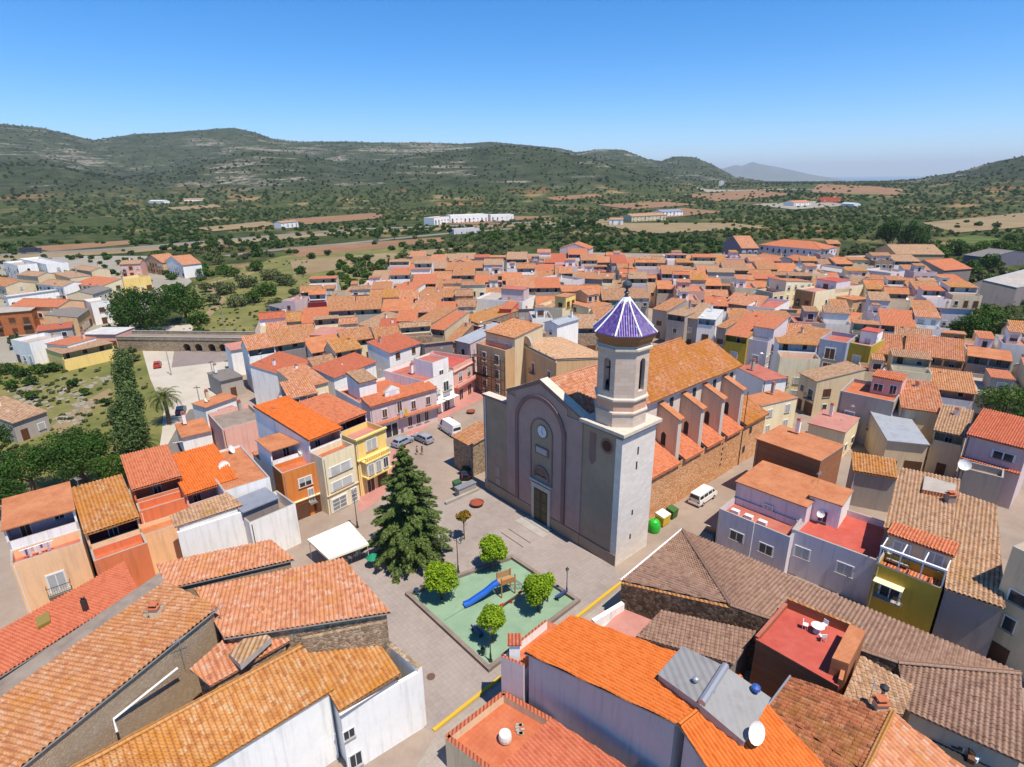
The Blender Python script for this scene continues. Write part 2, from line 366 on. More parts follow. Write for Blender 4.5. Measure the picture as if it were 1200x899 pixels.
def lerp(a, b, t): return a+(b-a)*t
def tile_plane(mb, FL, FR, BR, BL, mat, near=False, thick=.14, under=None, jitter=1.0, pitch=.38, course=.42, amp=.085):
    """roof plane; ribs run from back (high) to front (low). near = real tile relief"""
    FL, FR, BR, BL = map(Vector, (FL, FR, BR, BL)); under = under or CONC
    if 'pitch' not in mat: near = False
    pitch = mat.get('pitch', pitch)
    if near: mat = RELIEF.get(mat.name, mat)
    nrm = (FR-FL).cross(BL-FL)+(BR-FR).cross(BR-BL) if False else (FR-FL).cross(BL-FL); nrm.normalize()
    if nrm.z < 0: nrm = -nrm
    wF, wB, dL, dR = (FR-FL).length, (BR-BL).length, (BL-FL).length, (BR-FR).length
    wmax = max(wF, wB); dmax = max(dL, dR)
    ex = (FR-FL).normalized() if wF > .01 else (BR-BL).normalized(); ey = nrm.cross(ex)
    def uvof(p): q = p-FL; return (q.dot(ex), q.dot(ey))
    if not near:
        mb.face([FL, FR, BR, BL], mat, uv=[uvof(p) for p in (FL, FR, BR, BL)])
    else:
        # grid lines in true metric coordinates clipped by the quad edges (u along ex, v along ey)
        nu = max(2, int(round(wmax/pitch))*6); nv = max(1, int(round(dmax/course)))
        rnd = random.Random(int(abs(FL.x*31+FL.y*17)*10))
        jt = {}
        def J(a, b):
            if (a, b) not in jt: jt[(a, b)] = (rnd.random()-.5)*.035*jitter
            return jt[(a, b)]
        mi = mb.m(mat)
        def prow(t, r, e):
            A = FL.lerp(BL, t); B = FR.lerp(BR, t); out = []
            for k in range(nu+1):
                q = A.lerp(B, k/nu); u, v = uvof(q)
                ph = u/pitch; hgt = amp*(2*abs(cos(pi*ph))-1)
                hgt += (.04*(1-e)) + J(floor(ph+.5), r) + .03*math.sin(u*.35+v*.21+FL.x)
                out.append((tuple(q+nrm*(hgt+.03)), (u, v)))
            return out
        def strip_(r0, r1, sm):
            i0 = len(mb.v); mb.v += [p for p, _ in r0]; i1 = len(mb.v); mb.v += [p for p, _ in r1]
            for k in range(nu):
                mb.f.append((i0+k, i0+k+1, i1+k+1, i1+k)); mb.mi.append(mi); mb.sm.append(sm)
                mb.uv += [r0[k][1], r0[k+1][1], r1[k+1][1], r1[k][1]]
        prev = None
        for r in range(nv):
            lo, hi = prow(r/nv, r, 0), prow((r+1)/nv, r, 1)
            if prev: strip_(prev, lo, False)
            strip_(lo, hi, True); prev = hi
    dn = Vector((0, 0, -thick))
    ring = [FL, FR, BR, BL]
    o_ = -nrm*.03 if near else Vector((0, 0, 0))
    for i in range(4):
        a, b = ring[i]+o_, ring[(i+1) % 4]+o_
        mb.face([a+dn, b+dn, b, a], under if i != 0 else mat)
    if not near: mb.face([BL+dn, BR+dn, FR+dn, FL+dn], under)
    else:
        G = [[FL.lerp(FR, i/6).lerp(BL.lerp(BR, i/6), j/6)+dn-nrm*.03 for i in range(7)] for j in range(7)]
        for j in range(6):
            for i in range(6): mb.face([G[j+1][i], G[j+1][i+1], G[j][i+1], G[j][i]], under)
def ridge_cap(mb, a, b, mat, r=.13):
    a, b = Vector(a), Vector(b); n = max(2, int((b-a).length/.45)); pts = []
    for i in range(n+1): pts.append(a.lerp(b, i/n)+Vector((0, 0, .03+random.uniform(-.015, .015))))
    mb.tube(pts, r, mat, 6)

# ------------------------------------------------------------------ windows: prototypes shared by all houses
def proto(fn):
    mb = MB(); fn(mb)
    me_ = mb.build('proto'); me = me_.data; bpy.data.objects.remove(me_); return me
def _frame(mb, mat, d0=-.02, d1=.07, t=.09):      # unit square frame
    mb.box(-.5-t*.6, -.5+.04, -d1, -d0, -.06, 1.06, mat, True); mb.box(.5-.04, .5+t*.6, -d1, -d0, -.06, 1.06, mat, True)
    mb.box(-.46, .46, -d1, -d0, .96, 1.06, mat, True)
def g_dark(mb):
    mb.face([(-.5, -.012, 0), (.5, -.012, 0), (.5, -.012, 1), (-.5, -.012, 1)], GLASS)
def g_frame(mb):
    _frame(mb, FRAMEW); mb.box(-.03, .03, -.05, -.015, 0, .96, FRAMEW, True)
def g_sill(mb): mb.box(-.6, .6, -.16, .0, -.1, -.061, CONC, True)
def g_shutter(mb):
    mb.box(-.46, .46, -.045, -.016, .0, .96, SHUT, True)
def g_halfshut(mb): mb.box(-.46, .46, -.045, -.016, .45, .96, SHUT, True)
def g_brown(mb):
    mb.box(-.46, -.02, -.05, -.016, 0, .96, FRAMEB, True); mb.box(.02, .46, -.05, -.016, 0, .96, FRAMEB, True)
def g_rail(mb):      # balcony 1 m unit
    mb.box(-.7, .7, -.75, -.001, -.14, -.02, CONC, True)
    for t in (0, .9): mb.box(-.7, .7, -.75, -.71, t, t+.05, DARKM, True); mb.box(-.7, -.67, -.71, -.001, t, t+.05, DARKM, True); mb.box(.67, .7, -.71, -.001, t, t+.05, DARKM, True)
    for k in range(11): x = -.66+k*.132; mb.box(x-.008, x+.008, -.74, -.72, .05, .9, DARKM)
def g_door(mb): mb.box(-.5, .5, -.05, -.001, 0, 1, FRAMEB, True); mb.box(-.34, .34, -.07, -.051, .1, .9, FRAMEB, True)
def g_garage(mb): mb.box(-.5, .5, -.05, -.001, 0, 1, SHUTB, True)
def g_simple(kind):
    def f(mb):
        g_dark(mb); _frame(mb, FRAMEW if kind != 'brown' else FRAMEB)
        {'shutter': g_shutter, 'half': g_halfshut, 'brown': g_brown, 'dark': lambda m: None}[kind](mb)
        mb.box(-.58, .58, -.14, .0, -.1, -.061, CONC, True)
    return f
PM = {k: proto(f) for k, f in dict(pane=g_dark, frame=g_frame, sill=g_sill, shutter=g_shutter, half=g_halfshut, brown=g_brown, rail=g_rail, door=g_door, garage=g_garage,
      s_dark=g_simple('dark'), s_shutter=g_simple('shutter'), s_half=g_simple('half'), s_brown=g_simple('brown')).items()}
ROT = {'f': 0, 'r': pi/2, 'b': pi, 'l': -pi/2}
def inst(name, me, parent, loc, rz=0, sc=(1, 1, 1)):
    o = bpy.data.objects.new(name, me); COL.objects.link(o); o.parent = parent; o.location = loc; o.rotation_euler = (0, 0, rz); o.scale = sc; return o
def win(parent, kind, x, y, z, w_=1.1, h_=1.3, rz=0, near=False, rail=False):
    if kind in ('door', 'garage'): return inst('door' if kind == 'door' else 'garage_door', PM[kind], parent, (x, y, z), rz, (w_, 1, h_))
    if not near:
        o = inst('window', PM['s_'+kind], parent, (x, y, z), rz, (w_, 1, h_))
    else:
        o = inst('window', PM['pane'], parent, (x, y, z), rz, (w_, 1, h_))
        inst('frame', PM['frame'], o, (0, 0, 0)); inst('sill', PM['sill'], o, (0, 0, 0))
        if kind != 'dark': inst('shutter', PM[kind], o, (0, 0, 0))
    if rail: inst('balcony', PM['rail'], parent, (x, y, z), rz, (w_, 1, 1))
    return o

# ------------------------------------------------------------------ houses
FOOT = []          # world footprints of hand placed houses
LMK = []           # (px, phrase) landmarks for labels
def dish(parent, loc, r=.45, az=0):
    mb = MB(); prof = [(0, 0), (r*.5, .05*r), (r*.8, .16*r), (r, .28*r)]
    mb.lathe(prof, FRAMEW, 14, smooth=True)
    o = mb.build('satellite_dish', parent); o.location = loc; o.rotation_euler = (radians(62), 0, az)
    m2 = MB(); m2.tube([(0, 0, 0), (0, .0, -.25), (0, -.6*1, -.35)], .03, GALV, 5); m2.tube([(0, -r, .2*r), (0, -.1, .55)], .015, GALV, 4)
    m2.build('bracket', o); return o
def antenna(parent, loc, h=2.6, rz=0):
    mb = MB(); mb.tube([(0, 0, 0), (0, 0, h)], .022, GALV, 5); 
    mb.tube([(-.7, 0, h-.25), (.5, 0, h-.25)], .015, GALV, 4)
    for k in range(7): x = -.6+k*.16; mb.tube([(x, -.3+k*.02, h-.25), (x, .3-k*.02, h-.25)], .01, GALV, 4)
    mb.tube([(.5, 0, h-.55), (.5, 0, h)], .01, GALV, 4)
    o = mb.build('antenna', parent); o.location = loc; o.rotation_euler = (0, 0, rz); return o
def chimney(parent, loc, w_=.55, h=1.3, mat=None, cap=True):
    mb = MB(); m_ = mat or W('beige'); a = w_/2
    mb.box(-a, a, -a*.8, a*.8, -.6, h, m_)
    if cap: mb.box(-a*1.25, a*1.25, -a*1.1, a*1.1, h, h+.07, T['terra'](), True); 
    for x in (-a*.7, a*.7): mb.box(x-.05, x+.05, -.05, .05, h+.07, h+.3, m_)
    mb.box(-a*.95, a*.95, -a*.8, a*.8, h+.3, h+.36, T['terra'](), True)
    o = mb.build('chimney', parent); o.location = loc; return o

def block(root, x0, x1, y0, y1, h, roof='mono_f', rise=1.4, rm='old', wm='cream', z0=0.0, log=0, near=False, fwin=None, rwin=None, lwin=None, oh=.35,
          parapet=.9, wm2=None, capm=None, door=True, floors=None, wk=None, rng=None, fl_h=3.1, logcols=0, seed=0):
    rng = rng or random.Random(seed)
    wall = W(wm); rmat = T[rm](); w_ = x1-x0; d_ = y1-y0
    cap = capm or CONC
    mb = MB(); rf = MB()
    zt = lambda x, y: h
    if roof == 'mono_f': zt = lambda x, y: h+rise*(y-y0)/d_
    elif roof == 'mono_b': zt = lambda x, y: h+rise*(1-(y-y0)/d_)
    elif roof == 'mono_l': zt = lambda x, y: h+rise*(x-x0)/w_
    elif roof == 'mono_r': zt = lambda x, y: h+rise*(1-(x-x0)/w_)
    elif roof == 'gable': zt = lambda x, y: h+rise*(1-abs((y-y0)/d_*2-1))
    elif roof == 'gable_x': zt = lambda x, y: h+rise*(1-abs((x-x0)/w_*2-1))
    ring = [(x0, y0), (x1, y0), (x1, y1), (x0, y1)]
    xm, ym = (x0+x1)/2, (y0+y1)/2
    if roof == 'gable': ring = [(x0, y0), (x1, y0), (x1, ym), (x1, y1), (x0, y1), (x0, ym)]
    if roof == 'gable_x': ring = [(x0, y0), (xm, y0), (x1, y0), (x1, y1), (xm, y1), (x0, y1)]
    t = .2
    for i in range(len(ring)):
        a, b = ring[i], ring[(i+1) % len(ring)]
        front = a[1] == y0 and b[1] == y0
        ta, tb = zt(*a), zt(*b)
        if front and log: ta = tb = h-2.5+.95
        mb.face([(a[0], a[1], z0), (b[0], b[1], z0), (b[0], b[1], tb), (a[0], a[1], ta)], wall)
    if log:
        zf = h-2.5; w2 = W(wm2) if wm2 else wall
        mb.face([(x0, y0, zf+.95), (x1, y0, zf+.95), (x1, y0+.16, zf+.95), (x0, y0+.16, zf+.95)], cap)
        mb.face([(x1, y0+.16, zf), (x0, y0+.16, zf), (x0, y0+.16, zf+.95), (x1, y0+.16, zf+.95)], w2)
        mb.face([(x0, y0+.16, zf), (x1, y0+.16, zf), (x1, y0+log, zf), (x0, y0+log, zf)], T['terra']())
        yb = y0+log
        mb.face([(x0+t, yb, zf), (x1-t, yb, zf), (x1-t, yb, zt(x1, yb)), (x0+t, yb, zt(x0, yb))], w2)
        for xs, sgn in ((x0+t, 1), (x1-t, -1)):
            mb.face([(xs, y0, zf), (xs, yb, zf), (xs, yb, zt(xs, yb)), (xs, y0, zt(xs, y0))], w2)
            xo = x0 if sgn == 1 else x1
            mb.face([(xo, y0, zf), (xs, y0, zf), (xs, y0, zt(xs, y0)), (xo, y0, zt(xo, y0))], wall)
        for c in range(logcols):
            xc = x0+w_*(c+1)/(logcols+1); mb.box(xc-.15, xc+.15, y0, y0+.3, zf, zt(xc, y0+.15)-.02, wall)
        n = max(1, int(w_/3))
        for k in range(n):
            win(root, rng.choice(['dark', 'brown', 'half']), x0+w_*(k+.5)/n, yb, zf+(.0 if k % 2 == 0 else .9), .9, 2.05 if k % 2 == 0 else 1.1, 0, near)
    if roof == 'flat':
        tw = .2
        for i in range(4):
            a, b = ring[i], ring[(i+1) % 4]
        i0, i1, j0, j1 = x0+tw, x1-tw, y0+tw, y1-tw
        inn = [(i0, j0), (i1, j0), (i1, j1), (i0, j1)]; zf = h-parapet
        for i in range(4):
            j = (i+1) % 4
            mb.face([(*ring[i], h), (*ring[j], h), (*inn[j], h), (*inn[i], h)], cap)
            mb.face([(*inn[j], zf), (*inn[i], zf), (*inn[i], h), (*inn[j], h)], wall)
        rf.face([(*p, zf) for p in inn], rmat)
        nm = 'terrace_floor'
    else:
        nm = 'roof'
        o = oh; s_ = .12
        def P3(x, y): 
            return Vector((x, y, zt(min(max(x, x0), x1), min(max(y, y0), y1))+.13))
        if roof in ('mono_f', 'mono_b', 'mono_l', 'mono_r', 'slab'):
            sl = rise/d_ if roof in ('mono_f', 'mono_b') else rise/w_
            A, B, C, D = [Vector((x, y, 0)) for x, y in ((x0-s_, y0-o), (x1+s_, y0-o), (x1+s_, y1+s_), (x0-s_, y1+s_))]
            for q in (A, B, C, D):
                if roof == 'mono_f': q.z = h+rise*(q.y-y0)/d_
                elif roof == 'mono_b': q.z = h+rise*(1-(q.y-y0)/d_)
                elif roof == 'mono_l': q.z = h+rise*(q.x-x0)/w_
                elif roof == 'mono_r': q.z = h+rise*(1-(q.x-x0)/w_)
                else: q.z = h
                q.z += .14
            if roof in ('mono_f', 'slab'): tile_plane(rf, A, B, C, D, rmat, near)
            elif roof == 'mono_b': tile_plane(rf, C, D, A, B, rmat, near)
            elif roof == 'mono_l': tile_plane(rf, D, A, B, C, rmat, near)
            else: tile_plane(rf, B, C, D, A, rmat, near)
        elif roof == 'gable':
            k = rise/(d_/2)
            tile_plane(rf, (x0-s_, y0-o, h-k*o+.14), (x1+s_, y0-o, h-k*o+.14), (x1+s_, ym, h+rise+.14), (x0-s_, ym, h+rise+.14), rmat, near)
            tile_plane(rf, (x1+s_, y1+o, h-k*o+.14), (x0-s_, y1+o, h-k*o+.14), (x0-s_, ym, h+rise+.14), (x1+s_, ym, h+rise+.14), rmat, near)
            ridge_cap(rf, (x0-s_, ym, h+rise+.16), (x1+s_, ym, h+rise+.16), rmat)
        elif roof == 'gable_x':
            k = rise/(w_/2)
            tile_plane(rf, (x0-o, y1+s_, h-k*o+.14), (x0-o, y0-s_, h-k*o+.14), (xm, y0-s_, h+rise+.14), (xm, y1+s_, h+rise+.14), rmat, near)
            tile_plane(rf, (x1+o, y0-s_, h-k*o+.14), (x1+o, y1+s_, h-k*o+.14), (xm, y1+s_, h+rise+.14), (xm, y0-s_, h+rise+.14), rmat, near)
            ridge_cap(rf, (xm, y0-s_, h+rise+.16), (xm, y1+s_, h+rise+.16), rmat)
        elif roof == 'hip':
            e = min(w_, d_)/2
            c = [(x0-o, y0-o), (x1+o, y0-o), (x1+o, y1+o), (x0-o, y1+o)]; zz = h+.1
            r0, r1 = ((x0+e, ym), (x1-e, ym)) if w_ >= d_ else ((xm, y0+e), (xm, y1-e))
            zr = h+rise+.1
            q = [(*p, zz) for p in c]; a, b = (*r0, zr), (*r1, zr)
            if w_ >= d_: fs = [(q[0], q[1], b, a), (q[1], q[2], b, b), (q[2], q[3], a, b), (q[3], q[0], a, a)]
            else: fs = [(q[0], q[1], a, a), (q[1], q[2], b, a), (q[2], q[3], b, b), (q[3], q[0], a, b)]
            for f in fs: tile_plane(rf, f[0], f[1], f[2], f[3], rmat, False, thick=.02)
            for s0, s1 in ((q[0], a), (q[1], b if w_ >= d_ else a), (q[2], b), (q[3], a if w_ >= d_ else b), (a, b)): ridge_cap(rf, s0, s1, rmat)
    mb.build('wall', root)
    rf.build(nm, root)
    # openings
    nf = floors if floors is not None else max(1, int((h-(.9 if roof == 'flat' else 0)-z0-(2.5 if log else 0)+.5)/fl_h))
    kinds = [wk] if wk else ['dark', 'shutter', 'half', 'brown']
    base_k = rng.choice(kinds)
    def row(face, n):
        L = w_ if face in 'fb' else d_
        for fl in range(nf):
            z = z0+fl*fl_h+.95
            if z+1.3 > h-(2.5 if (log and face == 'f') else .3): break
            for k in range(n):
                s = (k+.5)/n*L
                kd = base_k if rng.random() < .7 else rng.choice(kinds)
                hh = rng.choice([1.25, 1.5]); zz = z; rail = False; ww = rng.choice([1.0, 1.2, 1.5])
                if face == 'f' and fl == 0 and z0 < .5 and door:
                    if k == 0: kd = 'door'; zz = .02; hh = 2.2
                    elif k == n-1 and L > 5 and rng.random() < .6: kd = 'garage'; zz = .02; hh = 2.5; ww = 2.4
                elif face == 'f' and fl > 0 and rng.random() < .4: hh = 2.1; zz = z-.8; rail = True
                if face == 'f': X, Y = x0+s, y0
                elif face == 'r': X, Y = x1, y0+s
                elif face == 'l': X, Y = x0, y1-s
                else: X, Y = x1-s, y1
                win(root, kd, X, Y, zz, ww, hh, ROT[face], near, rail and kd != 'door')
    row('f', fwin if fwin is not None else max(1, int(w_/2.7)))
    if rwin is None and not near and rng.random() < .45: rwin = rng.choice([1, 2])
    if near and not log and z0 == 0 and y0 <= 0 and roof != 'gable_x':
        pp = MB(); xx = x0+.25; pp.tube([(xx, y0-.08, 0), (xx, y0-.08, h-.3)], .05, rng.choice([FRAMEW, GALV, DARKM]), 6); pp.build('downpipe', root)
    if rwin: row('r', rwin)
    if lwin: row('l', lwin)

CNT = [0]
HOUSES = []        # (root, desc words, px) for the automatic labels
def house(label, x1, y1, x2, y2, dep, h, roof='mono_f', rm='old', wm='cream', cat='house', name='house', group='houses of the old town', near=False, lm=None, extra=None, chim=1, ant=None, **k):
    """front eave seen between two image points at height h; dep metres deep"""
    ph = k.pop('ph', h)
    a = at(x1, y1, ph); b = at(x2, y2, ph); a.z = b.z = 0
    d = b-a; L = d.length; ang = atan2(d.y, d.x)
    return house_w(label, a, ang, L, dep, h, roof, rm, wm, cat, name, group, near, lm, extra, chim, ant, **k)
def house_w(label, a, ang, L, dep, h, roof='mono_f', rm='old', wm='cream', cat='house', name='house', group='houses of the old town', near=False, lm=None, extra=None, chim=1, ant=None, **k):
    CNT[0] += 1; rng = random.Random(CNT[0]*13+5)
    root = empty(name, a, ang, label, cat, group)
    ex = Vector((cos(ang), sin(ang), 0)); ey = Vector((-sin(ang), cos(ang), 0))
    FOOT.append([(a+ex*x+ey*y).to_2d() for x, y in ((0, 0), (L, 0), (L, dep), (0, dep))])
    if 'rise' not in k: k['rise'] = {'gable': dep*.14, 'gable_x': L*.16, 'hip': min(L, dep)*.2}.get(roof, min(dep, 9)*.2)
    blocks = k.pop('blocks', None)
    if blocks is None: block(root, 0, L, 0, dep, h, roof, rm=rm, wm=wm, near=near, rng=rng, **k)
    else:
        k.pop('rise')
        for B in blocks:
            q = dict(k); q.update(B); x0, x1, y0, y1 = q.pop('r')
            q.setdefault('rm', rm); q.setdefault('wm', wm); q.setdefault('near', near)
            block(root, x0*L, x1*L, y0*dep, y1*dep, q.pop('h', h), q.pop('roof', roof), rng=rng, **q)
    top = h+1.0 if roof != 'flat' else h-.9
    for c in range(chim if rng.random() < .7 else 0):
        chimney(root, (L*rng.uniform(.2, .8), dep*rng.uniform(.55, .9), top if blocks is None else h), mat=W(rng.choice(['beige', 'white', 'grey'])))
    if ant is None: ant = rng.random() < .35
    if rng.random() < .16: dish(root, (L*rng.uniform(.1, .9), dep*rng.uniform(.1, .6), h+.6), .45, rng.uniform(-1, 1))
    if ant: antenna(root, (L*rng.uniform(.1, .9), dep*rng.uniform(.5, .95), top), 2.2+rng.random(), rng.uniform(0, 3))
    c = a+ex*(L/2)+ey*(dep*.3); px = pr(c.x, c.y, h)
    if lm: LMK.append((px, lm))
    if extra: extra(root, L, dep, h)
    root['_w'] = wm; root['_r'] = rm if blocks is None else blocks[0].get('rm', rm)
    return root
def B(x0, x1, y0, y1, **k): return dict(r=(x0, x1, y0, y1), **k)

# ================================================================== SETTING
def interp(tab, x):
    if x <= tab[0][0]: return tab[0][1]
    for (a, b), (c, d) in zip(tab, tab[1:]):
        if x <= c: return b+(d-b)*(x-a)/(c-a)
    return tab[-1][1]
def az_of(x, y): d = ray(x, y); return atan2(d[0], d[1]), d[2]/hypot(d[0], d[1])
def prof(pts): return [az_of(x, y) for x, y in pts]
SKY1 = prof([(-500, 170), (-200, 150), (-60, 142), (0, 147), (50, 152), (80, 159), (110, 166), (160, 159), (200, 157), (235, 154), (275, 151), (300, 156), (320, 163), (345, 166), (400, 165), (440, 167), (500, 168),
             (540, 169), (575, 166), (610, 169), (640, 172), (655, 174), (675, 179), (700, 176), (730, 177), (760, 188), (775, 190), (790, 185), (815, 186), (835, 194), (860, 207), (900, 213), (1500, 215)])
SKY2 = prof([(-500, 205), (-100, 200), (0, 190), (60, 186), (100, 196), (150, 206), (200, 203), (250, 188), (300, 180), (350, 183), (400, 192), (450, 187), (500, 181), (550, 177), (590, 173), (640, 176), (690, 182), (740, 192), (780, 203), (810, 210), (830, 215), (1500, 218)])
SKYR = prof([(1040, 214), (1075, 211), (1100, 206), (1130, 201), (1165, 191), (1200, 183), (1260, 172), (1400, 160), (1700, 150)])
SKYF = prof([(800, 212), (830, 201), (848, 195), (862, 191), (870, 192), (882, 187), (892, 190), (905, 192), (925, 196), (950, 202), (975, 206), (1000, 209), (1020, 214)])
def hz(x): # horizon tan is 0
    return 0
def ss(a, b, x):
    t = max(0., min(1., (x-a)/(b-a))); return t*t*(3-2*t)
def fbm(x, y, z, o=5):
    s = 0; a = 1; f = 1
    for _ in range(o): s += a*mnoise.noise((x*f, y*f, z)); a *= .5; f *= 2.03
    return s
def hill(az, r, tab, r0, rs, re):
    tn = interp(tab, az)
    top_ = 45+r0*tn
    if top_ < 2: return 0
    up = ss(rs, r0, r); dn = 1-ss(r0, re, r)*.9
    return top_*(up**1.25)*(dn if r > r0 else 1)
def terr(X, Y):
    r = hypot(X, Y); az = atan2(X, Y)
    if r < 520: return 0.0
    n = fbm(X/700, Y/700, 1.3)
    rug = .5+.5*abs(mnoise.noise((X/420, Y/420, 9.1)))
    h1 = hill(az, r, SKY1, 3600+500*mnoise.noise((az*3, 2, 1)), 1700, 7000)
    h2 = hill(az, r, SKY2, 2050+250*mnoise.noise((az*5, 4, 1)), 1000, 3000)
    hr = hill(az, r, SKYR, 2600, 900, 5200)
    hf = hill(az, r, SKYF, 24000, 17000, 27000)
    h = max(h1, h2, hr)
    k = max(0, min(1, (h-8)/60))
    ridge = 1-abs(mnoise.noise((X/330, Y/330, 3.3)))*1.0
    if 1200 < r < 3500: h += k*(ridge-.82)*34*(1 if h2 > h1 and h2 > hr else .9) if h < 190 else k*n*6
    elif h > 1: h += k*n*8
    h += ss(520, 1500, r)*n*2.5
    slope = -ss(2500, 12000, r)*70*ss(.1, .35, az)
    return h+slope+hf
def hit(x, y):
    r = 100.0
    while r < 30000:
        p = atr(x, y, r)
        if terr(p.x, p.y+2) >= p.z: return p
        r *= 1.004
    return at(x, y)
def terrain():
    az0, az1, NA = radians(-68), radians(68), 760
    rs = [3, 60, 140, 260, 380, 500]
    r = 520
    while r < 9000: rs.append(r); r *= 1.0115
    while r < 34000: rs.append(r); r *= 1.04
    v = []; f = []; uvs = []
    for r in rs:
        for i in range(NA+1):
            a = az0+(az1-az0)*i/NA; X, Y = r*sin(a), r*cos(a); v.append((X, Y-2, terr(X, Y)))
    W_ = NA+1
    for j in range(len(rs)-1):
        for i in range(NA): f.append((j*W_+i, j*W_+i+1, (j+1)*W_+i+1, (j+1)*W_+i))
    me = bpy.data.meshes.new('terrain'); me.from_pydata(v, [], f); me.polygons.foreach_set('use_smooth', [True]*len(f))
    o = bpy.data.objects.new('terrain', me); COL.objects.link(o); o['kind'] = 'structure'
    s = N('valley_and_hill_ground', .95, .1); p = s.pos(); x = s.sep(p)
    g1, g2, g3 = alb((84, 96, 50), .6), alb((112, 118, 66), .6), alb((56, 74, 40), .6)
    tanc, orc = alb((186, 160, 112), .6), alb((200, 140, 96), .6)
    f1 = s.noise(p, .011, 6, .65); f2 = s.noise(p, .045, 6, .7)
    c = s.ramp(f2, [(.35, g3), (.5, g1), (.62, g2)])
    c = s.mix(s.ramp(f1, [(.55, (0, 0, 0)), (.66, (1, 1, 1))]), c, tanc)
    f3 = s.noise(p, .006, 5, .6)
    c = s.mix(s.math('MULTIPLY', s.ramp(f3, [(.6, (0, 0, 0)), (.66, (1, 1, 1))]), .8), c, orc)
    # hills: dark garrigue with pale rock ledges along the contours
    hm = s.ramp(s.math('DIVIDE', x[2], 100), [(.1, (0, 0, 0)), (.4, (1, 1, 1))])
    hc = s.ramp(s.noise(p, .02, 8, .72), [(.35, alb((50, 64, 42), .55)), (.52, alb((78, 90, 60), .55)), (.7, alb((108, 112, 84), .55))])
    pv = s.comb(s.math('MULTIPLY', x[0], .006), s.math('MULTIPLY', x[1], .006), s.math('MULTIPLY', x[2], .11))
    led = s.noise(pv, 1.0, 6, .72)
    big = s.noise(p, .0022, 4, .6)
    lm = s.ramp(s.math('ADD', led, s.math('MULTIPLY', s.math('SUBTRACT', big, .5), .9)), [(.575, (0, 0, 0)), (.66, (1, 1, 1))])
    spk = s.ramp(s.noise(p, .06, 4, .8), [(.42, (0, 0, 0)), (.58, (1, 1, 1))])
    hc = s.mix(s.math('MULTIPLY', s.math('MULTIPLY', lm, spk), .8), hc, alb((200, 188, 172), .62))
    s.base(s.mix(hm, c, hc))
    s.bump(s.noise(p, .09, 6, .75), 5.0, 1.0)
    me.materials.append(s.m)
    return o
terrain()
# near field soil is drawn as thin sheets a few mm above one another
LV = [0.0]
def sheet_poly(name, pts, mat, z, kind='structure', pxl=True, label=None):
    P_ = [at(x, y, 0) if pxl else Vector((x, y, 0)) for x, y in pts]
    mb = MB(); mb.face([(p.x, p.y, z) for p in P_], mat)
    o = mb.build(name, kind=kind); 
    bm = bmesh.new(); bm.from_mesh(o.data); bmesh.ops.triangulate(bm, faces=bm.faces); bm.to_mesh(o.data); bm.free()
    return o
def ribbon(name, pts, w_, mat, z, kind='structure', pxl=True):
    P_ = [at(x, y, 0) if pxl else Vector((x, y, 0)) for x, y in pts]; mb = MB(); L = []; R_ = []
    for i, p in enumerate(P_):
        d = (P_[min(i+1, len(P_)-1)]-P_[max(0, i-1)]).normalized(); n = Vector((-d.y, d.x, 0))*w_/2
        L.append(p+n); R_.append(p-n)
    for i in range(len(P_)-1):
        mb.face([(R_[i].x, R_[i].y, z), (R_[i+1].x, R_[i+1].y, z), (L[i+1].x, L[i+1].y, z), (L[i].x, L[i].y, z)], mat)
    return mb.build(name, kind=kind)
G_DRY = floor_m('dry_grass', (122, 130, 66), (172, 160, 98), .09, fine=.9, k=.55)
G_SOIL = floor_m('orange_soil', (176, 132, 96), (196, 156, 116), .03, fine=.3, k=.5)
G_SOIL2 = floor_m('pale_soil', (176, 150, 108), (196, 174, 132), .03, fine=.3, k=.52)
G_GREEN = floor_m('green_field', (92, 112, 46), (130, 140, 66), .05, fine=.8, k=.55)
G_GREY = floor_m('grey_soil', (176, 168, 152), (196, 188, 172), .05, fine=.8, k=.6)
ROAD = floor_m('motorway_surface', (150, 142, 134), (168, 160, 152), .03, fine=.5, k=.6)
STREET = floor_m('street_concrete', (180, 160, 144), (204, 184, 166), .15, fine=3, k=.58)
UP = [(0, .9)]
# town ground
TOWN = [(305, 372), (350, 356), (430, 340), (500, 318), (540, 306), (600, 298), (700, 296), (790, 298), (860, 297), (980, 302), (1060, 316), (1090, 345), (1100, 390), (1300, 420), (1700, 500), (1700, 900), (1200, 1100), (0, 1100), (-500, 900), (-400, 640), (-60, 600), (150, 560), (205, 530), (262, 465), (290, 408)]
sheet_poly('town_ground', TOWN, STREET, .02)
sheet_poly('west_quarter_ground', [(-120, 300), (60, 300), (200, 300), (225, 330), (140, 396), (140, 420), (60, 424), (-200, 430)], G_GREY, .02)
sheet_poly('dry_meadow', [(225, 335), (330, 300), (470, 284), (500, 304), (430, 342), (350, 356), (305, 372), (290, 404), (205, 400)], G_DRY, .012)
sheet_poly('rocky_slope_ground', [(-200, 430), (60, 424), (140, 412), (168, 410), (178, 444), (193, 490), (190, 530), (150, 570), (-300, 620)], G_DRY, .012)
RIVER = floor_m('pale_track_gravel', (216, 204, 184), (232, 222, 206), .1, fine=2, k=.62)
sheet_poly('gravel_track', [(166, 408), (205, 407), (236, 424), (285, 424), (266, 440), (254, 480), (236, 506), (224, 520), (186, 530), (190, 505), (192, 480), (176, 444)], RIVER, .03)
sheet_poly('gravel_apron', [(205, 405), (285, 405), (282, 416), (262, 424), (201, 431)], floor_m('concrete_apron', (170, 154, 148), (186, 172, 164), .2, k=.55), .034)
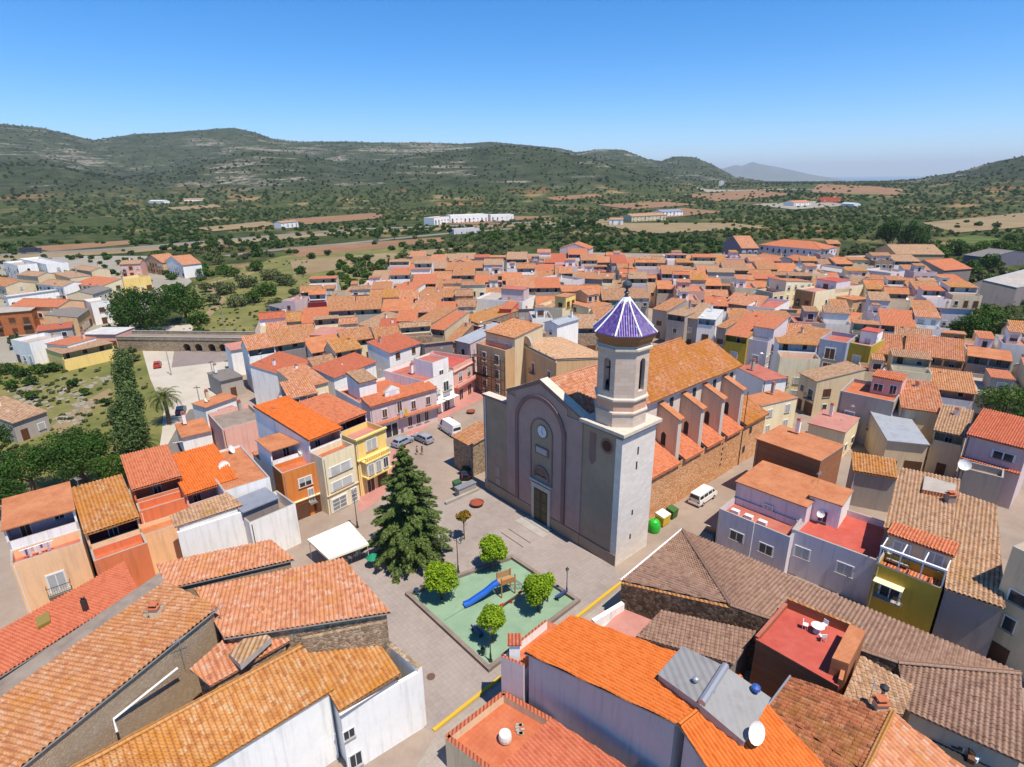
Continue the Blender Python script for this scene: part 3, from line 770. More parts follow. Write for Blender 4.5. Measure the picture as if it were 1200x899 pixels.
sheet_poly('street', [(192, 530), (206, 504), (222, 480), (256, 476), (246, 500), (228, 530), (215, 560), (170, 575)], floor_m('asphalt_street', (150, 142, 136), (168, 158, 150), .2, k=.5), .038)
sheet_poly('yard_ground', [(150, 386), (225, 380), (228, 396), (148, 397)], RIVER, .03)
sheet_poly('rough_path', [(60, 500), (100, 470), (128, 455), (134, 462), (104, 484), (70, 512)], G_SOIL2, .026)
ribbon('footpath', [(240, 372), (262, 352), (248, 340), (252, 330), (290, 322), (300, 316)], 3, G_SOIL2, .03)
# fields and roads of the plain
def polyline(a): return a
ribbon('motorway', [(-420, 318), (-200, 309), (0, 299), (80, 295), (150, 291), (220, 285), (290, 279), (360, 273), (430, 268), (500, 266), (560, 263), (640, 260), (720, 257)], 15, ROAD, .07)
ribbon('slip_road', [(265, 300), (290, 297), (340, 291), (400, 286), (450, 281), (520, 274), (600, 268), (680, 264)], 10, ROAD, .06)
ribbon('motorway_verge', [(-420, 322), (-200, 312), (0, 302), (80, 298), (150, 294), (220, 288), (290, 282), (360, 276), (430, 271), (500, 269), (560, 266), (640, 262), (720, 259)], 30, G_SOIL2, .04)
FIELDS = [
 ('ploughed_field', [(800, 228), (880, 222), (930, 228), (840, 236)], G_SOIL), ('ploughed_field', [(812, 219), (960, 217), (990, 224), (900, 222), (830, 226)], G_GREY),
 ('ploughed_field', [(960, 216), (1060, 222), (1050, 229), (950, 226)], G_SOIL), ('green_crop_field', [(985, 226), (1030, 227), (1032, 230), (990, 229)], G_GREEN),
 ('pale_field', [(690, 262), (790, 252), (860, 262), (900, 268), (760, 275)], G_SOIL2), ('ploughed_field', [(720, 255), (800, 244), (850, 249), (780, 256)], G_SOIL),
 ('orange_bank', [(330, 292), (440, 282), (520, 278), (520, 283), (430, 290), (350, 302)], G_SOIL), ('pale_field', [(340, 306), (440, 296), (540, 290), (500, 300), (420, 314), (345, 324)], G_SOIL2),
 ('ploughed_field', [(500, 262), (600, 254), (650, 254), (560, 264)], G_SOIL), ('ploughed_field', [(330, 258), (440, 250), (460, 255), (360, 264)], G_SOIL),
 ('ploughed_field', [(30, 290), (150, 282), (170, 285), (60, 295)], G_SOIL), ('pale_field', [(230, 268), (310, 260), (330, 264), (250, 272)], G_SOIL2),
 ('orange_bank', [(640, 232), (700, 228), (710, 231), (650, 236)], G_SOIL), ('ploughed_field', [(1080, 262), (1200, 250), (1260, 262), (1120, 274)], G_SOIL2),
 ('green_crop_field', [(1100, 282), (1140, 276), (1200, 284), (1180, 290)], G_GREEN), ('pale_field', [(880, 240), (960, 236), (1000, 241), (930, 246)], G_GREY),
 ('ploughed_field', [(700, 240), (780, 237), (820, 240), (740, 246)], G_SOIL), ('pale_field', [(190, 244), (250, 240), (262, 243), (210, 247)], G_SOIL2)]
FPOLY = []
for i, (nm, pts, m_) in enumerate(FIELDS):
    P_ = [hit(x, y) for x, y in pts]; FPOLY.append([p.to_2d() for p in P_])
    big = max(hypot(p.x, p.y) for p in P_)
    mb = MB()      # drape
    n = 10
    A, B_, C, D = (P_+[P_[-1]])[:4] if len(P_) < 5 else (P_[0], P_[1], P_[3], P_[-1])
    if len(P_) > 4: A, B_, C, D = P_[0], P_[2], P_[3], P_[-1]
    for a in range(n):
        for b in range(n):
            q = []
            for s_, t_ in ((a, b), (a+1, b), (a+1, b+1), (a, b+1)):
                p = A.lerp(B_, s_/n).lerp(D.lerp(C, s_/n), t_/n); q.append((p.x, p.y, terr(p.x, p.y+2)+ (.05 if big < 600 else .5)+i*.01))
            mb.face(q, m_)
    mb.build(nm, kind='structure')
# sea beyond the plain
mb = MB(); wm_ = plain('sea_water', (.03, .09, .16, 1), .25, .5)
for i in range(40):
    a0, a1 = radians(4+i), radians(5+i)
    mb.face([(15000*sin(a0), 15000*cos(a0), -66), (15000*sin(a1), 15000*cos(a1), -66), (60000*sin(a1), 60000*cos(a1), -66), (60000*sin(a0), 60000*cos(a0), -66)], wm_)
mb.build('sea', kind='structure')

# plaza ------------------------------------------------------------
TX, TY = 12.4565, 58.5398
U = Vector((-.6547, .7559, 0)); V = Vector((.7559, .6547, 0)); AU = atan2(U.y, U.x); AVV = atan2(V.y, V.x)
CH = lambda u, v, z=0: Vector((TX, TY, 0))+U*u+V*v+Vector((0, 0, z))
PAVE = floor_m('pinkish_paving', (160, 147, 140), (180, 167, 158), .12, fine=2.5, grid=(.5, AU), k=.76)
sheet_poly('plaza_paving', [(560, 575), (568, 573), (640, 620), (721, 664), (728, 680), (600, 790), (508, 856), (490, 850), (440, 720), (410, 660), (470, 600)], PAVE, .05)
sheet_poly('red_paving', [(420, 575), (452, 535), (468, 520), (500, 478), (545, 462), (560, 440), (590, 425), (575, 462), (562, 470), (500, 500), (478, 520), (470, 560), (440, 590), (420, 602)], floor_m('red_paving_blocks', (196, 136, 126), (212, 154, 142), .2, grid=(.6, AU), k=.72), .045)
KY = plain('yellow_kerb_paint', alb((232, 190, 50)), .7, var=.1)
def strip(name, pts, w_, z0, z1, mat, kind='structure', pxl=True):
    P_ = [at(x, y, 0) if pxl else Vector((x, y, 0)) for x, y in pts]; mb = MB()
    for a, b in zip(P_, P_[1:]):
        d = (b-a); L = d.length; d.normalize(); n = Vector((-d.y, d.x, 0))*w_/2
        mb.prism([(a-n)[:2], (b-n)[:2], (b+n)[:2], (a+n)[:2]], z0, z1, mat)
    return mb.build(name, kind=kind)
strip('kerb', [(508, 857), (728, 683)], .32, .0, .17, KY)
sheet_poly('pavement', [(512, 860), (730, 688), (760, 700), (560, 930), (470, 930)], floor_m('pavement_slabs', (176, 162, 150), (196, 184, 172), .3, grid=(.4, AU)), .12)
# low step between the plaza and the car park
strip('step_wall', [(522, 592), (560, 575)], .4, 0, .5, CONC)
# playground
PGC = [at(x, y) for x, y in ((478, 698), (600, 655), (677, 706), (573, 786))]
mb = MB(); mb.face([(p.x, p.y, .06) for p in PGC], floor_m('green_rubber_surface', (138, 166, 138), (154, 182, 152), .3, fine=5, k=.78)); mb.build('playground_surface', kind='structure')
cen = sum(PGC, Vector())/4
low_wall = MB(); WALLM = floor_m('playground_kerb_concrete', (150, 134, 124), (172, 156, 144), .5)
for a, b in zip(PGC, PGC[1:]+PGC[:1]):
    d = (b-a).normalized(); n = Vector((-d.y, d.x, 0))*.22
    low_wall.prism([(a-n-d*.24)[:2], (b-n-d*.24)[:2], (b+n-d*.24)[:2], (a+n-d*.24)[:2]], 0, .45, WALLM)
o = low_wall.build('low_wall'); tag(o, 'low concrete kerb wall framing the green playground square', 'wall')

# ================================================================== CHURCH  (local x = along facade, y = into the building; mirrored so use explicit world points)
church = empty('church', CH(13, 15), 0, 'large grey and pink stone church with a blue-tiled octagonal bell tower beside the plaza', 'church')
LMK.append(((700, 470), 'church'))
def CL(u, v, z=0): return CH(u, v, z)-church.location
FAC = floor_m('facade_render', (162, 142, 120), (178, 156, 134), .3, fine=2, k=.88)
FACP = floor_m('facade_pink_render', (178, 146, 136), (192, 160, 150), .3, fine=2, k=.88)
FACT = plaster('facade_trim', (150, 118, 112), .1, .3, k=.8)
ASH = ashlar('white_ashlar', [(226, 216, 204), (244, 236, 226), (214, 204, 192)], .8, .4, (222, 212, 202), k=.86)
ASHT = ashlar('tower_ashlar', [(206, 190, 172), (224, 210, 196), (200, 164, 142)], .95, .5, (190, 178, 166), k=.9)
BUT = plaster('buttress_render', (226, 192, 164), .1, .4, k=.9)
BUTE = plaster('buttress_edge_stone', (226, 212, 194), .08, .4, k=.76)
RUB = stone('honey_rubble_wall', [(206, 142, 94), (226, 168, 118), (240, 194, 148)], 2.6, (224, 184, 144), k=.88)
def qd(mb, pts, mat): mb.face([CL(*p) for p in pts], mat)
def vbox(mb, u0, u1, v0, v1, z0, z1, mat):
    # mirrored frame: order corners so that faces look outwards
    a = [CL(u0, v0), CL(u0, v1), CL(u1, v1), CL(u1, v0)]
    mb.prism([(p.x, p.y) for p in a], z0, z1, mat, bottom=True)
# facade slab with stepped and pitched top
mb = MB()
OUT = [(25.5, 15.7), (20.1, 15.9), (20.05, 17.9), (17.8, 18.9), (13.4, 21.0), (8.5, 19.0), (6.0, 18.0), (6.0, 17.0)]
pts = [(25.5, 0)]+OUT+[(6.0, 0)]
for (u0, z0), (u1, z1) in zip(OUT, OUT[1:]):
    if abs(u0-u1) < .06:
        qd(mb, [(u0, 0, z0), (u0, 1.1, z0), (u1, 1.1, z1), (u1, 0, z1)], FAC); continue
    qd(mb, [(u0, 0, 0), (u1, 0, 0), (u1, 0, z1), (u0, 0, z0)], FAC)
    qd(mb, [(u1, 1.1, 0), (u0, 1.1, 0), (u0, 1.1, z0), (u1, 1.1, z1)], FAC)
    qd(mb, [(u0, -.2, z0), (u1, -.2, z1), (u1, 1.2, z1), (u0, 1.2, z0)], BUTE)
    qd(mb, [(u0, -.2, z0), (u0, -.2, z0-.35), (u1, -.2, z1-.35), (u1, -.2, z1)][::-1], FACT)
    qd(mb, [(u0, -.2, z0-.35), (u0, -.0, z0-.5), (u1, -.0, z1-.5), (u1, -.2, z1-.35)][::-1], FACT)
    qd(mb, [(u0, 1.2, z0), (u1, 1.2, z1), (u1, 1.2, z1-.35), (u0, 1.2, z0-.35)], FACT)
qd(mb, [(25.5, 1.1, 0), (25.5, 0, 0), (25.5, 0, 15.7), (25.5, 1.1, 15.7)], BUTE)
mb.build('facade_wall', church)
# relief: pink pilasters and the big arch
mb = MB()
def arch_pts(uc, hw, zs, n=20): return [(uc-hw*cos(pi*k/n), zs+hw*sin(pi*k/n)) for k in range(n+1)]
def plate(mb, outline, v, mat, d=None, side=None):   # outline list of (u,z), ordered by u descending (left to right as seen)
    qd_ = [CL(u, -v, z) for u, z in outline]; mb.face(qd_, mat)
    if d:
        n = len(outline)
        for i in range(n):
            (u0, z0), (u1, z1) = outline[i], outline[(i+1) % n]
            qd(mb, [(u0, -v, z0), (u0, -v+d, z0), (u1, -v+d, z1), (u1, -v, z1)], side or mat)
def band(mb, uc, hw, t, zs, zb, v, mat, d):     # arch band (archivolt + jambs)
    n = 20; outer = [(uc+hw, zb)]+[(uc+hw*cos(pi*k/n), zs+hw*sin(pi*k/n)) for k in range(n+1)]+[(uc-hw, zb)]
    h2 = hw-t; inner = [(uc+h2, zb)]+[(uc+h2*cos(pi*k/n), zs+h2*sin(pi*k/n)) for k in range(n+1)]+[(uc-h2, zb)]
    for i in range(len(outer)-1):
        qd(mb, [(outer[i+1][0], -v, outer[i+1][1]), (outer[i][0], -v, outer[i][1]), (inner[i][0], -v, inner[i][1]), (inner[i+1][0], -v, inner[i+1][1])][::1], mat)
        for a, b, f in ((outer[i], outer[i+1], 1), (inner[i+1], inner[i], 1)):
            qd(mb, [(a[0], -v, a[1]), (a[0], -v+d, a[1]), (b[0], -v+d, b[1]), (b[0], -v, b[1])], mat)
for a, b in ((20.1, 18.2), (8.6, 6.0)):
    zt_ = 17.3 if a > 15 else 17.4
    plate(mb, [(a, 1.8), (b, 1.8), (b, zt_), (a, zt_)], .12, FACP, .12)
plate(mb, [(18.2, 15.2), (18.2, 18.1), (13.4, 20.3), (8.6, 18.3), (8.6, 15.2)][::-1], .10, FACP, .10)
mb.build('pilaster', church)
mb = MB(); band(mb, 13.4, 4.75, .55, 14.0, 1.8, .34, FACT, .34); mb.build('great_arch', church)
mb = MB(); n = 20
o2 = [(13.4+4.2*cos(pi*k/n), 14.0+4.2*sin(pi*k/n)) for k in range(n+1)]
plate(mb, [(17.6, 1.8), (9.2, 1.8)]+o2[::-1][::-1][::1] if False else [(9.2, 1.8)]+[(u, z) for u, z in o2[::-1]][::-1][::-1]+[(17.6, 1.8)], .16, FACP)
mb.build('arch_field', church)
mb = MB(); i2 = [(13.0+1.9*cos(pi*k/n), 13.6+1.9*sin(pi*k/n)) for k in range(n+1)]
plate(mb, [(11.1, 9.9)]+i2[::-1][::-1][::-1]+[(14.9, 9.9)], .2, FAC); plate(mb, [(11.1, 6.3), (11.1, 9.9), (14.9, 9.9), (14.9, 6.3)], .2, FAC)
band(mb, 13.0, 2.1, .2, 13.6, 6.3, .26, FACT, .2)
mb.build('niche_panel', church)
# base course
mb = MB()
for a, b in ((25.45, 14.9), (11.2, 6.02)): vbox(mb, b, a, -.18, -.001, 0, 1.7, FAC)
mb.build('base_course', church)
# clock
clk = MB(); cc = CL(12.85, -.26, 13.9)
ux = -U; nn = -V
def disc(mb, c, r, mat, n=28, off=0): mb.face([c+nn*off+ux*(r*cos(2*pi*k/n))+Vector((0, 0, r*sin(2*pi*k/n))) for k in range(n)], mat)
disc(clk, cc, .98, plain('clock_rim', alb((120, 104, 96)), .5)); disc(clk, cc, .84, plain('clock_face', (.62, .64, .7, 1), .4), off=.03)
ok_ = clk.build('clock', church)
hd = MB()
for ang, L_, ww in ((pi/2-radians(5), .6, .035), (pi/2-radians(150), .42, .05)):
    d = ux*cos(ang)+Vector((0, 0, sin(ang))); e = ux*(-sin(ang))+Vector((0, 0, cos(ang))); c0 = cc+nn*.05
    hd.face([c0-e*ww-d*.1, c0-e*ww+d*L_, c0+e*ww+d*L_, c0+e*ww-d*.1][::1], DARKM)
for k in range(12):
    a = 2*pi*k/12; d = ux*cos(a)+Vector((0, 0, sin(a))); e = ux*(-sin(a))+Vector((0, 0, cos(a))); c0 = cc+nn*.05
    hd.face([c0-e*.03+d*.66, c0+e*.03+d*.66, c0+e*.03+d*.8, c0-e*.03+d*.8], DARKM)
hd.build('hand', ok_)
# plaque
mb = MB(); plate(mb, [(14.1, 10.5), (14.1, 11.7), (11.6, 11.7), (11.6, 10.5)][::-1], .34, FACT, .14); plate(mb, [(13.85, 10.7), (13.85, 11.5), (11.85, 11.5), (11.85, 10.7)][::-1], .36, plain('pale_marble', alb((206, 196, 196)), .5, var=.1))
pq = mb.build('plaque', church)
# lunette window with mouldings
mb = MB(); plate(mb, [(12.95-1.05*cos(pi*k/n), 7.35+1.05*sin(pi*k/n)) for k in range(n+1)], .24, GLASS)
lun = mb.build('lunette_window', church)
mb = MB(); band(mb, 12.95, 1.55, .35, 7.3, 6.9, .36, FACT, .16); band(mb, 12.95, 1.12, .12, 7.35, 7.3, .3, FACT, .08)
vbox(mb, 10.9, 15.0, -.5, -.21, 6.2, 6.45, BUTE); vbox(mb, 11.9, 14.0, -.34, -.2, 7.2, 7.32, FACT); mb.build('frame', lun)
# portal
mb = MB()
for a, b in ((14.75, 14.3), (11.6, 11.15)): vbox(mb, b, a, -.36, -.17, 0, 5.3, BUTE)
vbox(mb, 11.15, 14.75, -.42, -.17, 5.3, 5.9, BUTE); mb.build('portal_frame', church)
mb = MB()
for a, b in ((14.3, 12.97), (12.93, 11.6)):
    vbox(mb, b, a, -.24, -.205, 0, 5.3, plain('old_church_door_wood', alb((92, 82, 58), .7), .7, var=.25))
    for z in (.5, 2.1, 3.7): vbox(mb, b+.2, a-.2, -.28, -.241, z, z+1.2, plain('old_church_door_wood_2', alb((108, 94, 66), .7), .7, var=.25))
mb.build('door', church)
mb = MB(); vbox(mb, 10.6, 15.3, -1.3, -.37, 0, .16, CONC); vbox(mb, 10.2, 15.7, -2.6, -1.301, .0, .08, CONC); mb.build('door_step', church)
mb = MB()
for k in (0, 1): vbox(mb, 10.4, 14.8, -4.6-k*1.3, -4.5-k*1.3, .055, .065, DARKM)
mb.build('drain_grate', church)
# notices on the left wing
mb = MB(); vbox(mb, 21.9, 23.0, -.06, -.001, 3.2, 5.0, plain('stone_panel', alb((190, 170, 160)), .7)); vbox(mb, 21.9, 22.9, -.05, -.001, 1.9, 3.0, plain('stone_panel', alb((190, 170, 160)), .7)); mb.build('wall_panel', church)
mb = MB(); mb.tube([CL(24.95, -.12, .2), CL(24.95, -.12, 15.4)], .07, plain('white_pipe', (.7, .7, .68, 1)), 8); mb.build('downpipe', church)
# niche by the tower + round window
mb = MB(); plate(mb, [(4.9, 12.9), (4.4, 12.3), (3.9, 12.9), (3.9, 16.6), (4.9, 16.6)][::-1], .03, FACT, .03); mb.build('blind_panel', church)
# tower base
mb = MB()
vb = [(0, 0), (0, 6.3), (6.0, 6.3), (6.0, 0)]
qd(mb, [(6.0, 0, 0), (0, 0, 0), (0, 0, 17.3), (6.0, 0, 17.3)], FAC)
qd(mb, [(0, 0, 0), (0, 6.3, 0), (0, 6.3, 17.3), (0, 0, 17.3)], ASH)
qd(mb, [(0, 6.3, 0), (6, 6.3, 0), (6, 6.3, 17.3), (0, 6.3, 17.3)], FAC)
qd(mb, [(6, 6.3, 0), (6, 0, 0), (6, 0, 17.3), (6, 6.3, 17.3)], FAC)
mb.build('tower_base', church)
mb = MB(); vbox(mb, .0, .9, -.06, -.001, 0, 17.0, ASH); vbox(mb, -.001+0, 6.0, -.14, -.061, 0, 1.6, FAC); mb.build('quoins', church)
mb = MB(); vbox(mb, -.25, 6.1, -.25, 6.5, 17.3, 17.6, FACT); vbox(mb, -.5, 6.2, -.5, 6.7, 17.6, 18.0, BUTE); mb.build('tower_cornice', church)
mb = MB(); c0 = CL(2.2, -.02, 15.6)
disc(mb, c0, 1.0, FACT, off=.04); disc(mb, c0, .68, plain('dark_rose_glass', alb((90, 46, 40), .5), .4), off=.07); mb.build('round_window', church)
mb = MB()
for (v_, z) in ((3.0, 14.3), (2.9, 12.4), (2.7, 6.2), (2.6, 1.9+.9)):
    vbox(mb, -.02, .05, v_-.14, v_+.14, z, z+(1.0 if z > 10 else .7), DARKIN)
mb.build('slit_window', church)
# octagonal belfry
OC = CL(3.05, 3.1); A0 = atan2(V.y, V.x)+pi/8
def octr(r, z, k): a = A0+pi/4*k; return Vector((OC.x+r*cos(a), OC.y+r*sin(a), z))
tpx = CH(3.05, 3.1)
def zat(y, x=737.5):
    d = ray(x, y); t = hypot(tpx.x, tpx.y)/hypot(d[0], d[1]); return H+d[2]*t
Z0, Z1, Z2, Z3 = 18.0, zat(491)+.0, zat(455), zat(402)
RB = 3.0
def ring(mb, r0, z0, r1, z1, mat, skip=()):
    for k in range(8):
        if k in skip: continue
        mb.face([octr(r0, z0, k), octr(r0, z0, k+1), octr(r1, z1, k+1), octr(r1, z1, k)], mat)
Z1 = 19.5; Z2 = 22.2; ZC = 27.2; ZR = 28.6; ZA = 33.2
Z2 = zat(460); ZC = zat(404); ZR = zat(386); ZA = zat(349)
PKR = ashlar('tower_pink_render', [(216, 176, 150), (228, 190, 164), (214, 150, 118)], 1.1, .6, (200, 180, 165), k=.85)
mb = MB(); ring(mb, RB+.1, Z0, RB+.1, Z1, ASHT); ring(mb, RB+.1, Z1, RB+.24, Z1+.1, ASHT); ring(mb, RB+.24, Z1+.1, RB+.24, Z1+.3, ASHT); ring(mb, RB+.24, Z1+.3, RB, Z1+.4, ASHT)
ring(mb, RB, Z1+.4, RB, Z2-.25, PKR); mb.build('belfry_base', church)
mb = MB(); ring(mb, RB, Z2-.25, RB+.25, Z2-.1, BUTE); ring(mb, RB+.25, Z2-.1, RB+.25, Z2+.1, BUTE); ring(mb, RB+.25, Z2+.1, RB, Z2+.25, BUTE)
mb.build('string_course', church); mb = MB()
ring(mb, RB, ZC-.2, RB+.3, ZC, BUTE); ring(mb, RB+.3, ZC, RB+.3, ZC+.22, BUTE); ring(mb, RB+.3, ZC+.22, RB, ZC+.35, BUTE)
mb.build('upper_cornice', church); mb = MB(); ring(mb, RB, ZC+.35, RB, ZR-1.3, ASHT)
OCH = plain('ochre_cornice', alb((176, 124, 80)), .7, var=.1)
ring(mb, RB, ZR-1.3, RB+.2, ZR-1.1, OCH); ring(mb, RB+.2, ZR-1.1, RB+.25, ZR-.8, OCH); ring(mb, RB+.25, ZR-.8, RB+.55, ZR-.5, OCH); ring(mb, RB+.55, ZR-.5, RB+.6, ZR-.3, OCH); ring(mb, RB+.6, ZR-.3, RB+.75, ZR-.03, OCH)
mb.face([octr(RB+.75, ZR-.03, k) for k in range(8)], OCH)
mb.build('belfry_cornice', church)
# belfry walls with real openings
mb = MB(); zs0, zs1 = Z2+.9, ZC-1.5; Wt = .45
for k in range(8):
    a, b = octr(RB, 0, k), octr(RB, 0, k+1); L_ = (b-a).length; e = (b-a).normalized(); nrm = Vector((e.y, -e.x, 0))
    hw = .48; m_ = L_/2
    def q(s, z, dp=0): return a+e*s-nrm*dp+Vector((0, 0, z))
    zb, zt_ = Z2+.25, ZC-.2
    if k % 2 == 0:
        mb.face([q(0, zb), q(L_, zb), q(L_, zt_), q(0, zt_)], ASHT); mb.face([q(.2, zb, Wt), q(.2, zt_, Wt), q(L_-.2, zt_, Wt), q(L_-.2, zb, Wt)], FAC); continue
    mb.face([q(0, zb), q(m_-hw, zb), q(m_-hw, zt_), q(0, zt_)], ASHT); mb.face([q(m_+hw, zb), q(L_, zb), q(L_, zt_), q(m_+hw, zt_)], ASHT)
    mb.face([q(m_-hw, zb), q(m_+hw, zb), q(m_+hw, zs0), q(m_-hw, zs0)], ASHT)
    arc = [(m_-hw*cos(pi*i/10), zs1+hw*sin(pi*i/10)) for i in range(11)]
    for (s0, y0), (s1, y1) in zip(arc, arc[1:]):
        mb.face([q(s0, y0), q(s1, y1), q(s1, zt_), q(s0, zt_)], ASHT); mb.face([q(s1, y1), q(s0, y0), q(s0, y0, Wt), q(s1, y1, Wt)], ASHT)
    mb.face([q(m_-hw, zs0), q(m_-hw, zs0, Wt), q(m_-hw, zs1, Wt), q(m_-hw, zs1)], ASHT); mb.face([q(m_+hw, zs0, Wt), q(m_+hw, zs0), q(m_+hw, zs1), q(m_+hw, zs1, Wt)], ASHT)
    mb.face([q(m_-hw, zs0), q(m_+hw, zs0), q(m_+hw, zs0, Wt), q(m_-hw, zs0, Wt)], BUTE)
    # inner face
    mb.face([q(.3, zb, Wt), q(.3, zt_, Wt), q(m_-hw, zt_, Wt), q(m_-hw, zb, Wt)], FAC); mb.face([q(m_+hw, zb, Wt), q(m_+hw, zt_, Wt), q(L_-.3, zt_, Wt), q(L_-.3, zb, Wt)], FAC)
mb.face([octr(RB-.3, Z2+.3, k) for k in range(8)], CONC)
mb.build('belfry_wall', church)
mb = MB(); mb.lathe([(.05, 1.1), (.3, 1.05), (.42, .7), (.5, .3), (.7, 0), (.62, .02), (0, .5)], plain('bronze', (.12, .09, .04, 1), .45, .5, .8), 16, c=(OC.x, OC.y, Z2+1.9))
mb.tube([(OC.x-2, OC.y, Z2+3.1), (OC.x+2, OC.y, Z2+3.1)], .1, FRAMEB, 6); mb.build('bell', church)
# blue glazed roof
def bluem():
    s = N('blue_glazed_tiles', .35, .5); x = s.sep(s.uv())
    wn = s.n('ShaderNodeTexWhiteNoise', noise_dimensions='3D'); s.l(s.comb(s.math('FLOOR', s.math('DIVIDE', x[0], .26)), s.math('FLOOR', s.math('DIVIDE', x[1], .35)), 1.), wn.inputs['Vector'])
    c = s.ramp(wn.outputs['Value'], [(0, alb((60, 44, 130), .7)), (.6, alb((84, 64, 160), .7)), (.9, alb((128, 100, 180), .7)), (1, alb((190, 160, 200), .7))])
    rb = s.math('LESS_THAN', s.math('FRACT', s.math('DIVIDE', x[0], .52)), .28)
    c = s.mix(s.math('MULTIPLY', rb, .5), c, alb((150, 92, 110), .7)); s.base(c)
    s.bump(s.math('ABSOLUTE', s.math('SINE', s.math('MULTIPLY', x[0], pi/.26))), .06); return s.m
BLU = bluem(); mb = MB(); WR = plain('white_glazed_tile', (.78, .78, .8, 1), .4)
RR = 3.7
prof_ = [(RR, ZR), (RR*.76, lerp(ZR, ZA, .23)), (RR*.47, lerp(ZR, ZA, .53)), (.32, ZA)]
for k in range(8):
    for (r0, z0), (r1, z1) in zip(prof_, prof_[1:]):
        A, B_, C, D = octr(r0, z0, k), octr(r0, z0, k+1), octr(r1, z1, k+1), octr(r1, z1, k)
        ex = (B_-A).normalized(); md = (A+B_)/2; top_ = (octr(.3, ZA, k)+octr(.3, ZA, k+1))/2; ey = (top_-md).normalized()
        mb.face([A, B_, C, D], BLU, uv=[((p-md).dot(ex), (p-md).dot(ey)) for p in (A, B_, C, D)])
mb.face([octr(RR, ZR-.02, k) for k in range(7, -1, -1)], OCH)
dome = mb.build('tower_roof', church)
mb = MB()
for k in range(8): mb.tube([octr(r, z+.05, k) for r, z in prof_], .1, WR, 6)
for k in range(8): mb.tube([octr(RR, ZR, k), octr(RR, ZR, k+1)], .07, plain('eave_blue', alb((80, 62, 150), .7), .4), 5)
mb.tube([octr(.01, ZA-.3, 0)*0+Vector((OC.x, OC.y, ZA-.35)), Vector((OC.x, OC.y, ZA+.1))], [.6, .42], WR, 12)
mb.build('white_ribs', dome)
mb = MB(); IR = plain('finial_metal', (.07, .08, .09, 1), .4, .5, .3)
zf = ZA+.05; fz = (zat(320)-ZA)/2.9
mb.lathe([(.3, 0), (.16, .35*fz), (.34, .6*fz), (.14, .8*fz), (.12, 1.0*fz), (.44, 1.2*fz), (.56, 1.5*fz), (.44, 1.8*fz), (.06, 2.05*fz), (.0, 2.06*fz)], IR, 16, c=(OC.x, OC.y, zf))
z0 = zf+2.0*fz; mb.tube([(OC.x, OC.y, z0), (OC.x, OC.y, z0+1.9)], .04, IR, 6)
mb.tube([Vector((OC.x, OC.y, z0+1.3))-U*.5, Vector((OC.x, OC.y, z0+1.3))+U*.5], .04, IR, 6)
mb.tube([Vector((OC.x, OC.y, z0+.7))-U*.75, Vector((OC.x, OC.y, z0+.7))+U*.75], .025, IR, 5)
mb.build('finial', dome)
# nave
NE = 16.0; NR = 20.4
mb = MB()
def wallq(u0, v0, u1, v1, z0, z1, mat=BUTE, z1b=None): qd(mb, [(u0, v0, z0), (u1, v1, z0), (u1, v1, z1 if z1b is None else z1b), (u0, v0, z1)], mat)
NW = plaster('nave_wall_render', (222, 206, 190), .1, .3, k=.92)
wallq(7.6, 6.3, 7.6, 39.5, 0, NE, NW); wallq(19.2, 39.5, 19.2, 1.1, 0, NE, NW)
qd(mb, [(7.6, 39.5, 0), (19.2, 39.5, 0), (19.2, 39.5, NE-.3), (13.4, 39.5, 18.4), (7.6, 39.5, NE-.3)], BUTE)
qd(mb, [(8.6, 31.2, 15), (19.2, 31.2, 15), (19.2, 31.2, NE), (13.4, 31.2, NR), (7.6, 31.2, NE)], NW)
mb.build('nave_wall', church)
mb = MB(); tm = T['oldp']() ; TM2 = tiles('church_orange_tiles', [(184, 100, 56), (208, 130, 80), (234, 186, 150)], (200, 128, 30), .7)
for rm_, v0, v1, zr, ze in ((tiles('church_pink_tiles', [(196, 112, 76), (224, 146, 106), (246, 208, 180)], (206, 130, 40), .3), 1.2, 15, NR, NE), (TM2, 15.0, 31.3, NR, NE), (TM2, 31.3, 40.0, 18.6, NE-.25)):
    sl = (zr-ze)/(13.4-7.6)
    tile_plane(mb, CL(6.9, v0, ze-sl*.7+.15), CL(6.9, v1, ze-sl*.7+.15), CL(13.4, v1, zr+.15), CL(13.4, v0, zr+.15), rm_, True, course=.45)
    tile_plane(mb, CL(19.9, v1, ze-sl*.7+.15), CL(19.9, v0, ze-sl*.7+.15), CL(13.4, v0, zr+.15), CL(13.4, v1, zr+.15), rm_, False)
    ridge_cap(mb, CL(13.4, v0, zr+.17), CL(13.4, v1, zr+.17), rm_, .16)
mb.build('nave_roof', church)
mb = MB()
for v_ in (12, 21, 27, 32.8, 38): vbox(mb, 7.5, 7.62, v_-.4, v_+.4, 13.2, 14.6, DARKIN)
mb.build('nave_window', church)
